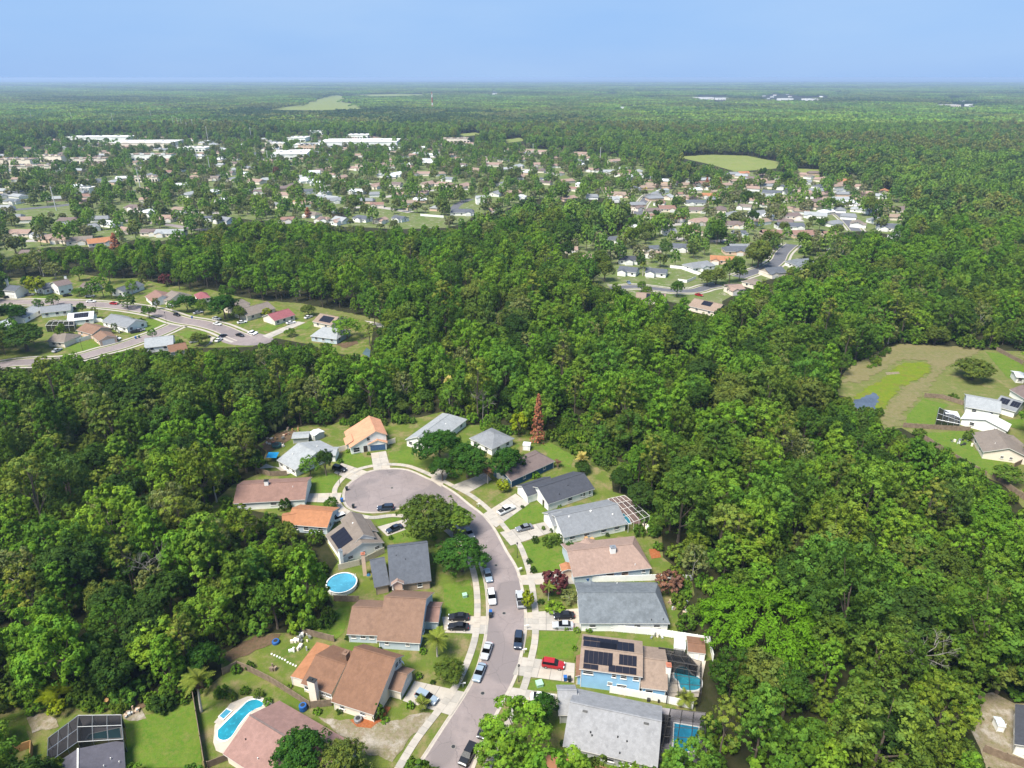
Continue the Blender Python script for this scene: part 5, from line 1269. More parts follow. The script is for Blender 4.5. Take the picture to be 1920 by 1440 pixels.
bin_('blue bin at the bulb edge by the red-brown house', 'S', 1193, 1265, B_BLUE); bin_('black bin at the bulb edge further up', 'S', 1258, 1105, B_BLK); bin_('dark bin at the lower bulb edge', 'S', 1350, 1350, B_BLK)
bin_('blue bin by the white fence below the tan house', 'B', 1155, 1425, B_BLUE); bin_('blue bin behind the mottled roofed house', 'D', 1302, 440, B_BLUE); bin_('black bin left of the blue one behind the mottled roof', 'D', 1275, 440, B_BLK)
bin_('green bin on the far side street', 'F', 1045, 615, B_GRN); bin_('blue bin on the far side street', 'F', 1020, 622, B_BLUE); bin_('blue bin on the kerb of the far bulb street', 'F', 1442, 470, B_BLUE)
def ebox(label, t, x, y, w=.8):
    g = gp(t, x, y); r = thing('utility_cabinet', label, 'utility box', (g.x, g.y, .08), .3); mg = plain('pale_green_paint', (.30, .48, .34), .6, .06)
    mb = MB(); mb.abox(-w / 2, w / 2, -w / 2, w / 2, 0, .7); build(mb, 'cabinet', mg, r); mb = MB(); mb.abox(-w / 2 - .05, w / 2 + .05, -w / 2 - .05, w / 2 + .05, .7, .76); build(mb, 'lid', mg, r)
ebox('pale green utility cabinet on the lawn left of the street', 'D', 183, 210, 1.0); ebox('pale green utility cabinet on the lawn below the red car', 'D', 680, 800, 1.3)
def umbrella(label, t, x, y, mat, h=2.5, R=1.4):
    g = gp(t, x, y); r = thing('patio_umbrella', label, 'umbrella', g); mb = MB(); mb.tube([(0, 0, 0), (0, 0, h)], [.04, .04], 5); build(mb, 'pole', M_GALV, r)
    mb = MB()
    for k in range(8):
        a, b = 2 * math.pi * k / 8, 2 * math.pi * (k + 1) / 8; mb.face([(R * math.cos(a), R * math.sin(a), h - .6), (R * math.cos(b), R * math.sin(b), h - .6), (0, 0, h)])
    build(mb, 'canopy', mat, r)
umbrella('closed blue patio umbrella on the brick patio', 'U', 830, 1170, plain('umbrella_blue', (.02, .10, .20), .8, .1), 2.3, .55)
# water softener / large blue drum behind the fence, air conditioner, tarp, sheds, clutter
def drum(label, t, x, y, mat, R=.7, h=1.2, name='storage_drum', cat='drum'):
    g = gp(t, x, y); r = thing(name, label, cat, g); mb = MB(); mb.tube([(0, 0, 0), (0, 0, .1), (0, 0, h - .1), (0, 0, h)], [R * .9, R, R, R * .88], 14); build(mb, 'body', mat, r)
    mb = MB(); mb.tube([(0, 0, h), (0, 0, h + .08)], [R * .6, R * .5], 10); build(mb, 'lid', M_DARK, r)
drum('blue round drum by the fence above the salmon roof', 'C', 640, 1025, B_BLUE, .75, 1.3); drum('grey round fire pit on the red mulch', 'C', 1030, 1105, M_GALV, .8, .8, 'fire_pit', 'fire pit')
drum('blue round tub at the back of the brown yard', 'C', 445, 552, B_BLUE, .8, .7); drum('dark green trampoline-like tub in the cluttered yard', 'S', 290, 500, plain('dark_teal', (.02, .07, .07), .7, .1), 1.6, 1.0)
def tarp(label, t, pts, z, mat):
    P = [gp(t, *p, z) for p in pts]; c = sum(P, Vector()) / 4; c.z = 0; r = thing('tarp_canopy', label, 'canopy', c); mb = MB(); Q = [p - c for p in P]
    m = sum(Q, Vector()) / 4 + Vector((0, 0, .35))
    for a, b in zip(Q, Q[1:] + Q[:1]): mb.face([a, b, m])
    build(mb, 'cover', mat, r)
    for q in Q: mb = MB(); mb.tube([(q.x, q.y, 0), tuple(q)], [.04, .04], 5); build(mb, 'pole', M_GALV, r)
M_TARP = plain('blue_tarp', (.01, .26, .52), .6, .12); tarp('bright blue tarp canopy beside the light grey roof', 'S', [(135,650),(280,655),(320,575),(175,575)], 2.0, M_TARP)
sheet('pool_deck', T_('S', (140,740),(240,780),(400,800),(480,880),(430,890),(270,790),(40,810)), .15, M_CONC)
def shed(label, t, A, B, C, ze, roof, wall, D): 
    H = House(label, t, (A[0] + B[0]) / 2, (A[1] + B[1]) / 2, 'garden_shed'); H.root['category'] = 'shed'; b = Block(H, t, A, B, C, ze, D=D, pitch=.2, roof=roof, wall=wall, oh=.15); b.door(0, .5, W_WHITE); return H
shed('white metal shed behind the light grey roof', 'S', (725,310), (810,350), (780,225), 2.2, S_WHITE, W_GREY, 4.2)
shed('brown roofed garden shed behind the black screen cage', 'D', (1670,575), (1790,590), (1660,500), 2.3, S_BROWN, W_WHITE, 4.5)
shed('small white pergola shed beside the garden shed', 'D', (1578,548), (1655,560), (1580,490), 2.4, S_WHITE, W_WHITE, 3.2)
shed('small white shed behind the mocha roofed house', 'B', (690,440), (745,445), (700,415), 2.0, S_WHITE, W_WHITE, 2.5)
shed('small pale shed in the lower right sandy yard', 'Z', (1150,1105), (1215,1115), (1160,1060), 1.6, W_GREYB, W_WHITE, 2.2)
def clutter(label, t, x, y, seed, mats, n=7, R=1.4, name='junk_pile', cat='clutter'):
    g = random.Random(seed); c = gp(t, x, y); r = thing(name, label, cat, c)
    for k in range(n):
        mb = MB(); a = g.uniform(0, 6.28); s = g.uniform(.15, .5); h = g.uniform(.15, .6); u = Vector((math.cos(a), math.sin(a), 0)); v = Vector((-u.y, u.x, 0))
        p = Vector((g.uniform(-R, R), g.uniform(-R, R), h)); mb.box(p, u * s, v * s * g.uniform(.4, 1), (0, 0, h)); build(mb, g.choice(('box', 'crate', 'board')), g.choice(mats), r)
PALE = [W_WHITE, W_GREY, W_CREAM, M_GALV]; EARTH = [M_WOOD, BRICK, W_TANB, M_WOODN]
clutter('white outdoor furniture clutter beside the orange flat roof', 'C', 610, 560, 3, PALE, 12, 2.2); clutter('pale patio clutter at the corner of the flat roof', 'C', 650, 510, 4, PALE, 8, 1.5)
clutter('brown junk pile in the cluttered back yard', 'S', 250, 430, 5, EARTH + PALE, 12, 3); clutter('reddish board pile above the light grey roof', 'S', 480, 300, 6, EARTH, 10, 3); clutter('pale junk beside the tub in the cluttered yard', 'S', 390, 480, 7, PALE, 6, 1)
clutter('tangled pale junk beside the white screen cage', 'V', 1760, 820, 8, PALE, 9, 1.6); clutter('bins and boxes along the grey house side wall', 'V', 1080, 930, 9, [M_DARK, M_WOODN, W_GREY], 8, 1.5); clutter('black patio furniture behind the light blue house', 'D', 1430, 885, 10, [M_DARK, M_DARK, W_WHITE], 9, 1.6)
clutter('grey and white clutter beside the cream meadow house', 'R', 1040, 915, 11, [M_DARK] + PALE, 14, 3); clutter('weathered log on the split-level lawn', 'C', 440, 730, 12, [M_WOOD], 3, .7); clutter('rubble heap behind the mottled roof', 'D', 1600, 290, 13, [W_GREY, M_WOOD, W_TANB], 16, 2.4)
clutter('pale rocks along the mottled house side', 'D', 1440, 440, 14, PALE, 8, 2.4); clutter('broken branches on the brown soil lower left', 'E', 750, 960, 15, [W_TANB, M_WOODN], 8, 1.5); clutter('stone heap behind the lower left cage', 'E', 930, 1060, 16, [W_GREY, W_TANB, M_WOOD], 10, 1.2)
for k in range(10):
    g = gp('C', 415 + k * 19, 632 + k * 8.5 + (8 if k > 5 else 0)); r = thing('stepping_stone', 'round white stepping stone in the row across the brown yard', 'stone', g, 0, 'stepping stones across the yard'); mb = MB(); mb.tube([(0, 0, 0), (0, 0, .16)], [.22, .2], 9); build(mb, 'slab', M_WHITE, r)
# stop the water tower look-alike here: satellite dish on the split-level
g = gp('C', 1350, 690, 3.4); r = thing('satellite_dish', 'white satellite dish by the split-level garage roof', 'satellite dish', (g.x, g.y, 0)); mb = MB(); mb.tube([(0, 0, 0), (0, 0, 3.3)], [.05, .05], 6); build(mb, 'mast', M_GALV, r)
mb = MB(); mb.tube([(-.12, -.1, 3.4), (-.05, -.04, 3.45), (.02, .02, 3.42)], [.55, .42, .06], 14); build(mb, 'dish', M_WHITE, r)
# ------------------------------------------------------------------ garden trees, palms and other single plants
def yard(label, k, t, x, y, h, w, name='garden_tree', cat='tree', group=None):
    """x, y: pixel of the foot of the trunk; h, w: height and crown width in metres"""
    K = KINDS[k]; g = gp(t, x, y); s = w / 2 / K['R']
    return plant_tree(k, (g.x, g.y, 0), s, random.uniform(0, 6), label, cat, group, name, h / K['h'])
def tree_at(label, k, t, x, y, h, w, zf=.6, **kw):
    """x, y: pixel of the crown's middle instead of the foot"""
    g = gp(t, x, y, h * zf); X, Y, _ = proj(np.array([[g.x, g.y, 0]])); return yard(label, k, 'X', X[0], Y[0], h, w, **kw)
kind('oakg', 31, 6.4, 2.0, 10.5, 31, 16, 21, 0.230, 'oak', OAKS, r0=.36, limbs=8)
kind('round', 32, 4.0, 1.6, 7.5, 21, 14, 19, 0.197, 'oak', MIDS, r0=.2)
kind('dkround', 33, 5.4, 1.6, 10.0, 28, 16, 21, 0.221, 'oak', leafmat('leaf_deepgreen', [(.028,.085,.014), (.034,.095,.016)]), r0=.28)
kind('purple', 34, 3.0, 1.2, 5.5, 18, 12, 26, .26, 'dome', PURPLE, r0=.14)
kind('brownt', 35, 3.2, 1.2, 6.0, 20, 11, 24, .26, 'dome', BROWNL, r0=.14)
kind('yellow', 36, 2.2, 1.6, 4.6, 16, 10, 22, .24, 'dome', YELL, r0=.1)
kind('ball', 37, 1.3, .1, 2.3, 14, 9, 20, .16, 'dome', DARKS, r0=.06)
kind('rust', 38, 3.0, 0.6, 16.0, 48, 9, 14, .32, 'cone', RUST, M_BARK, r0=.25, flat=.7, limbs=14)
tree_at('big olive oak on the inside of the bend', 'oakg', 'A', 1540, 940, 11, 18); tree_at('lighter green oak crown at the right of the big olive oak', 'mid2', 'A', 1730, 970, 9, 12)
tree_at('green oak beside the slate roof on the bend', 'dkround', 'B', 250, 1215, 9.5, 13.5)
tree_at('leftmost round oak right of the bulb', 'dkround', 'B', 90, 440, 12, 16); tree_at('middle round oak right of the bulb', 'dkround', 'B', 290, 540, 11, 15); tree_at('right-hand round oak before the mocha roof', 'dkround', 'B', 585, 550, 10.5, 11.5)
tree_at('low round oak at the sidewalk right of the bulb', 'dkround', 'B', 110, 600, 8, 8)
tree_at('dark conical tree before the light grey roof', 'oak1', 'A', 800, 545, 9.5, 6.5); tree_at('bright green small tree before the light grey roof', 'bright2', 'A', 690, 585, 6, 6.5)
yard('small round tree by the red-brown house drive', 'round', 'A', 855, 905, 4.0, 4.4); yard('dark shrub before the red-brown house wall', 'ball', 'A', 520, 905, 3.4, 3.6, 'shrub', 'shrub')
tree_at('large bright green tree beside the lower street', 'bright2', 'D', 530, 1095, 11, 12.5); tree_at('second bright crown of the lower street tree', 'bright0', 'D', 430, 1230, 9, 9); tree_at('dark green tree behind the bright street tree', 'dkround', 'D', 715, 945, 7.5, 6.0)
tree_at('dark oak overhanging the salmon roof', 'dkround', 'C', 620, 1350, 9, 11.5); tree_at('dark oak at the lower edge beside the salmon roof', 'oakg', 'C', 900, 1400, 7.5, 10)
tree_at('olive bushy tree on the lawn left of the silver cars', 'oakg', 'C', 1680, 745, 5.0, 7.0)
tree_at('purple-leaved tree beside the tan house drive', 'purple', 'D', 775, 110, 5.5, 6.2); tree_at('brown withered tree behind the mottled roof', 'brownt', 'D', 1550, 110, 6, 6.2); yard('yellow-green sapling by the white pickup', 'yellow', 'D', 603, 290, 4.6, 3.2)
tree_at('thin pale shrub beside the purple tree', 'pale0', 'D', 880, 210, 2.8, 4.5, .5, name='shrub', cat='shrub'); yard('low dense bush on the lawn of the mottled roof', 'shrub1', 'D', 780, 300, 1.6, 4.6, 'shrub', 'shrub'); yard('dark bush between pale shrub and mottled roof', 'shrub0', 'D', 975, 215, 2.0, 2.6, 'shrub', 'shrub')
yard('round dark bush at the tan house corner, largest', 'dkround', 'B', 1035, 1235, 3.8, 4.6, 'shrub', 'shrub'); yard('dark bush left of the grey house door', 'shrub0', 'B', 875, 1160, 2.6, 3.4, 'shrub', 'shrub'); yard('dark bush at the grey house front corner', 'shrub0', 'B', 940, 1150, 2.6, 3.2, 'shrub', 'shrub')
yard('ball shrub on the bright lawn by the drive', 'ball', 'B', 782, 1140, 1.9, 2.0, 'shrub', 'shrub'); yard('ball shrub at the lower tip of the bright lawn', 'ball', 'B', 765, 1355, 1.6, 1.7, 'shrub', 'shrub'); yard('small ball shrub on the bright lawn edge', 'ball', 'B', 735, 1290, 1.2, 1.6, 'shrub', 'shrub')
yard('bush at the foot of the white screen cage', 'shrub0', 'B', 1525, 1090, 3.0, 3.4, 'shrub', 'shrub'); yard('bush against the navy wall', 'shrub1', 'B', 785, 675, 1.8, 2.6, 'shrub', 'shrub'); tree_at('yellowish bush before the mocha roofed house', 'yellow', 'B', 550, 735, 3.4, 4.4, .5)
tree_at('light green small tree left of the rusty conifer', 'yellow', 'B', 665, 270, 8, 6.5, .7); yard('tall dead rusty-brown conifer behind the mocha roof', 'rust', 'B', 800, 425, 18, 4.8, 'dead_conifer')
tree_at('dark oak hiding the end of the white screen cage', 'oak1', 'B', 1540, 800, 9.5, 9.5); tree_at('dark bush below the yellow palm', 'oak1', 'B', 1120, 600, 4, 6, .5); tree_at('dark oak at the wood edge behind the charcoal roof', 'oak1', 'B', 1400, 680, 8, 8)
yard('green bush on the red mulch by the split-level house', 'shrub0', 'C', 1175, 1085, 3.0, 2.6, 'shrub', 'shrub'); yard('bush at the driveway corner of the split-level house', 'shrub1', 'C', 1460, 800, 1.2, 1.6, 'shrub', 'shrub')
tree_at('white-trunked yellow-green tree at the lower left lawn', 'bright0', 'E', 1120, 520, 12, 11, .7); tree_at('bright bush by the broken branches lower left', 'shrub1', 'E', 900, 900, 3.4, 6.5, .5, name='shrub', cat='shrub'); yard('dark round shrub on the lower left lawn edge', 'ball', 'E', 1170, 1010, 3.2, 4.6, 'shrub', 'shrub')
tree_at('bright lemon-green bush beside the lower left cage', 'yellow', 'E', 410, 1020, 3.0, 3.6, .5, name='shrub', cat='shrub'); tree_at('small lemon bush right of the lemon-green one', 'yellow', 'E', 620, 1010, 1.6, 2.2, .5, name='shrub', cat='shrub')
tree_at('bushy tree behind the lower left palm', 'dkround', 'E', 1440, 660, 8, 8)
tree_at('olive oak on the meadow beside the garden fence', 'oakg', 'R', 1150, 360, 8.5, 17); tree_at('dark green garden tree near the lower meadow fence', 'mid2', 'R', 1400, 1150, 6, 9); tree_at('bush in the meadow garden corner', 'shrub0', 'R', 990, 580, 2.4, 4, .5, name='shrub', cat='shrub'); tree_at('dark bush by the clutter of the cream house', 'shrub0', 'R', 1110, 870, 3.2, 3.6, .5, name='shrub', cat='shrub')
tree_at('dark bush at the fence end by the meadow', 'shrub0', 'R', 740, 850, 2.4, 4.5, .5, name='shrub', cat='shrub')
for lab, k, x, y, h, w in (('dark oak at the left edge of the far street', 'dkround', 80, 415, 10, 14), ('largest dark oak left of the far side street', 'oak1', 170, 600, 12, 22), ('yellow-green street tree before the slate roof', 'yellow', 260, 215, 10, 11), ('tall bright tree before the far dark roof', 'bright0', 755, 215, 13, 9.5),
   ('spindly street tree on the far kerb', 'mid0', 390, 325, 6, 7), ('bright tree at the far bend', 'mid0', 945, 330, 8, 9), ('thin tree on the far corner lawn', 'round', 1110, 405, 7, 8), ('dark round tree right of the far bend', 'dkround', 1395, 345, 9.5, 12), ('largest round tree on the far street', 'dkround', 1670, 360, 13, 16),
   ('pale flowering tree behind the far white house', 'pale0', 400, 100, 10, 12), ('plum-coloured tree behind the far red roof', 'purple', 1240, 175, 7, 7), ('low tree beside the white two-storey house', 'round', 590, 260, 5, 8), ('bush below the far peach roof', 'shrub0', 1345, 655, 3, 5), ('small bush by the far corner house', 'ball', 1055, 490, 3, 4.6), ('olive tree by the far peach house', 'round', 520, 590, 4, 5),
   ('dark tree before the far brown wing', 'round', 650, 270, 5, 7), ('tree top by the far bulb', 'round', 1700, 265, 10, 10)): tree_at(lab, k, 'F', x, y, h, w)
for lab, k, x, y, h, w in (('bright round tree beside the pale blue far house', 'bright2', 1195, 640, 10, 13), ('olive pine right of the pale blue far house', 'pine1', 1400, 690, 11, 10), ('small palm-like tree before the dusty red roof', 'yellow', 480, 510, 5, 5), ('bush by the long far driveway', 'round', 690, 680, 4, 6), ('round bush right of the pale blue house', 'shrub0', 1020, 805, 2.5, 4), ('trees behind the square solar roof', 'oakg', 850, 480, 6, 8)): tree_at(lab, k, 'G', x, y, h, w)

for t, *pl in (('S',(1275,575),(1445,555),(1560,610)),('B',(850,880),(690,890),(905,1060)),('C',(1400,1010),(1560,840),(1220,1110)),('D',(690,250),(930,440),(1010,440),(930,640),(915,560)),('C',(1490,620),(1180,605),(960,520)),('S',(700,1000),(620,1040),(1170,720)),('U',(1130,600),(1730,600)),('B',(950,880),(840,1050),(1300,1100)),('D',(860,430),(1100,800),(840,1200),(830,1280)),('C',(740,1050),(900,1040),(540,870))):
    for x, y in pl: yard('small green shrub planted against a house wall', 'ball' if (x + y) % 20 < 10 else 'shrub1', t, x, y, random.uniform(.7, 1.3), random.uniform(1.0, 1.9), 'shrub', 'shrub', 'shrubs planted against house walls')
# palms: trunk, crown heart and single fronds
def frond_mesh(name, Lf, mat, droop=.9, wl=.5, seed=0, stiff=.35):
    g = np.random.default_rng(seed); V = []; n = 13
    for i in range(n):
        s = (i + .5) / n; x = Lf * (s - .10 * s * s * droop); z = Lf * (stiff * s - droop * .75 * s * s)
        ll = Lf * wl * math.sin(math.pi * min(1, .18 + .80 * s)) * .62 + .08
        for sd in (-1, 1):
            for q in range(2):
                xo = x + q * Lf / n * .5; e = np.array([xo + ll * .45, sd * ll, z - ll * g.uniform(.15, .5)]); b = np.array([xo, 0, z]); w = np.array([Lf / n * .28, 0, .0])
                V += [b - w, e - w * .25, e + w * .25, b + w]
    V = np.array(V); T = np.ones((len(V), 3)) * np.repeat(g.uniform(.8, 1.2, len(V) // 4), 4)[:, None]
    return leaf_mesh(name, V, T, mat)
FR = dict(pinnate=frond_mesh('frond', 2.9, PALMG, .8, .28, 1), fan=frond_mesh('frond', 1.7, PALMG, .6, .42, 2), fany=frond_mesh('frond', 1.7, PALMY, .6, .42, 3), dead=frond_mesh('frond', 1.9, BROWNL, 1.6, .5, 4), bam=frond_mesh('frond', 5.0, BAMB, 1.25, .27, 5, .8), lem=frond_mesh('frond', 2.4, YELL, .8, .4, 6))
def palm(label, t, x, y, h, fr, n=22, r=.17, s=1.0, lean=(0, 0), dead=0, bark=M_BARKW, up=False):
    g = random.Random(int(x * 7 + y)); p = gp(t, x, y, h if up else 0); R0 = thing('palm_tree', label, 'palm', (p.x, p.y, 0), g.uniform(0, 6)); top = Vector((lean[0], lean[1], h))
    mb = MB(); mb.tube([(0, 0, -.05), (top.x * .2, top.y * .2, h * .35), (top.x * .55, top.y * .55, h * .7), top], [r * 1.3, r, r * .9, r * .8], 8); build(mb, 'trunk', bark, R0)
    mb = MB(); mb.tube([top - Vector((0, 0, .5)), top, top + Vector((0, 0, .5))], [r, r * 1.3, r * .4], 7); c = build(mb, 'crown', plain('palm_heart', (.14, .12, .05), .9, .2), R0)
    for k in range(n + dead):
        o = link('frond', FR['dead' if k >= n else fr], c, top); o['kind'] = 'stuff'; e = g.uniform(-.25, 1.15) if k < n else g.uniform(-1.3, -.8)
        o.rotation_euler = (g.uniform(-.2, .2), -e, k * 2.39996 + g.uniform(-.3, .3)); q = s * g.uniform(.85, 1.15); o.scale = (q, q, q)
palm('tall palm with pale crown in front of the wood', 'A', 1702, 190, 12, 'fany', 24, .2, 1.15)
palm('yellow-crowned palm behind the charcoal roof', 'B', 1120, 530, 4.5, 'fany', 30, .22, 1.25, up=True)
palm('arching palm on the lawn of the brown house', 'C', 1592, 650, 5.0, 'pinnate', 26, .17, 1.0)
palm('small spiky palm at the split-level drive', 'C', 1490, 1020, 1.4, 'fan', 18, .16, 1.0); palm('palm with hanging dead fronds at the lower left lawn', 'E', 1432, 1040, 8.5, 'pinnate', 24, .22, 1.15, (-.8, .6), 10)
palm('bright fan palm in the clump beside the lower left cage, left', 'E', 360, 1000, 2.6, 'lem', 22, .2, .9); palm('bright fan palm in the clump beside the lower left cage, right', 'E', 440, 985, 3.0, 'lem', 22, .2, 1.0); palm('small green palm before the purple tree', 'D', 740, 235, 4.2, 'pinnate', 16, .1, .62)
palm('grey-green palm in the bed beside the kidney pool', 'D', 1650, 940, 2.0, 'fan', 24, .2, 1.2); palm('withered palm before the mocha roof', 'B', 440, 715, 4.0, 'dead', 16, .15, 1.0); palm('low brown palm at the mocha house corner', 'B', 945, 600, 1.8, 'dead', 14, .15, .8)
palm('fan palm rising from the right-hand wood', 'X', 1470, 700, 12, 'fan', 22, .18, 1.1, up=True); palm('far fan palm before the white garage house', 'M', 985, 850, 7, 'fan', 22, .25, 1.5); palm('palm by the far red-brown cage house', 'M', 1003, 150, 9, 'fany', 20, .25, 1.6); palm('palm by the distant street end', 'N', 1480, 420, 9, 'fan', 20, .25, 1.6)
palm('fan palm at the left wood edge behind the red-brown roof', 'A', 25, 850, 6, 'fan', 20, .2, 1.2)
# bamboo clump: a foot of canes under one mass of arching plumes
g0 = gp('X', 1424, 1200); R0 = thing('bamboo_clump', 'large bright green arching bamboo clump right of the houses', 'bamboo', g0)
rb = random.Random(5); M_CANE = plain('bamboo_cane', (.20, .24, .05), .6, .15); gb = np.random.default_rng(5); V, T = [], []
for k in range(120):
    a = k * 2.39996; rad = 9.5 * math.sqrt((k + .5) / 120); b = np.array([math.cos(a) * rad * 1.15, math.sin(a) * rad, 0]); h = gb.uniform(8, 12.5) * (1.05 - .38 * rad / 9.5); da = a + gb.uniform(-.9, .9)
    dr = np.array([math.cos(da), math.sin(da), 0]); L_ = gb.uniform(2.6, 4.4); n = 120; t = gb.uniform(0, 1, n) ** .8
    arc = b + dr * (L_ * t)[:, None] + np.array([0, 0, 1.]) * (h - 1.2 + 1.9 * t - 3.6 * t * t)[:, None]
    off = gb.normal(size=(n, 3)) * np.array([.42, .42, .30]); nr = unit(off + np.array([0, 0, .5]) + gb.normal(size=(n, 3)) * .25); kk = gb.uniform(.8, 1.2)
    v, tt = quads(arc + off, nr, .42, np.ones((n, 3)) * kk * gb.uniform(.85, 1.15, (n, 1)), gb, .4); V.append(v); T.append(tt)
    if k % 3 == 0: mb = MB(); mb.tube([b * .95, b + np.array([0, 0, h * .5]), b + np.array([0, 0, h - 1])], [.08, .06, .04], 5); build(mb, 'cane', M_CANE, R0)
link('foliage', leaf_mesh('foliage', np.concatenate(V), np.concatenate(T), BAMB), R0)['kind'] = 'stuff'
for lab, x, y, h, w in (('largest olive live oak at the right picture edge', 1820, 1180, 13, 20), ('upper olive live oak at the right picture edge', 1870, 1130, 12, 15), ('lower olive live oak at the right picture edge', 1890, 1235, 12, 16), ('pale olive oak left of the right-edge live oaks', 1775, 1060, 12, 13)): tree_at(lab, 'oakg', 'X', x, y, h, w, .65)
tree_at('open olive pine just above the bamboo clump', 'pine0', 'X', 1385, 985, 18, 12, .75)
# bare trees
def bare(label, t, x, y, h, seed, mat=plain('dead_wood', (.26, .24, .21), .95, .2, 2.0), r=.12):
    g = random.Random(seed); p = gp(t, x, y); R0 = thing('bare_tree', label, 'tree', p, g.uniform(0, 6)); mb = MB(); mb.tube([(0, 0, 0), (.2, .1, h * .35), (.1, .3, h * .6)], [r * 1.2, r, r * .7], 6); build(mb, 'trunk', mat, R0)
    def br(p, d, l, rr, lv):
        q = p + d * l; m_.tube([p, p.lerp(q, .5) + Vector((g.uniform(-.1, .1), g.uniform(-.1, .1), .05)) * l, q], [rr, rr * .75, rr * .45], 5)
        if lv:
            for _ in range(3): br(p.lerp(q, g.uniform(.5, 1)), (d + Vector((g.uniform(-.9, .9), g.uniform(-.9, .9), g.uniform(-.3, .6)))).normalized(), l * g.uniform(.5, .75), rr * .6, lv - 1)
    for k in range(6):
        m_ = MB(); a = k * 1.05; br(Vector((.15, .2, h * (.35 + .045 * k))), Vector((math.cos(a), math.sin(a), .8)).normalized(), h * .22, r * .55, 3); build(m_, 'branch', mat, R0)
for lab, t, x, y, h, sd in (('pale bare dead tree in the left wood', 'X', 292, 1120, 17, 1), ('grey bare tree in the wood above the tall palm', 'X', 905, 790, 15, 2), ('bare grey branches low in the right wood', 'X', 1718, 1290, 16, 3), ('bare grey tree in the left wood by moss-hung trees', 'X', 325, 1010, 16, 4)): bare(lab, t, x, y, h, sd)
# moss-hung oaks beside the cluttered yard: pale curtains under the crown
def moss(label, t, x, y, h, w, seed):
    r = yard(label, 'oak1', t, x, y, h, w, 'mossy_oak'); g = np.random.default_rng(seed); V, T = [], []
    for k in range(46):
        a = g.uniform(0, 6.28); rad = g.uniform(2.5, 5.6); z = g.uniform(3.0, 7.0); l = g.uniform(1.2, 3.0); c = np.array([math.cos(a) * rad, math.sin(a) * rad, z])
        for q in range(7):
            b = c + g.normal(size=3) * .22; wv = np.array([math.cos(a + q), math.sin(a + q), 0]) * .10
            V += [b - wv, b + wv, b + wv * .4 - [0, 0, l * g.uniform(.6, 1)], b - wv * .4 - [0, 0, l * g.uniform(.6, 1)]]; T += [[1.5, 1.5, 1.9]] * 4
    link('hanging_moss', leaf_mesh('hanging_moss', np.array(V), np.array(T), MOSSY), r)
moss('oak hung with grey moss left of the cluttered yard', 'A', 260, 400, 11, 12, 1); moss('oak hung with grey moss behind the cluttered yard', 'A', 450, 320, 11, 11, 2)

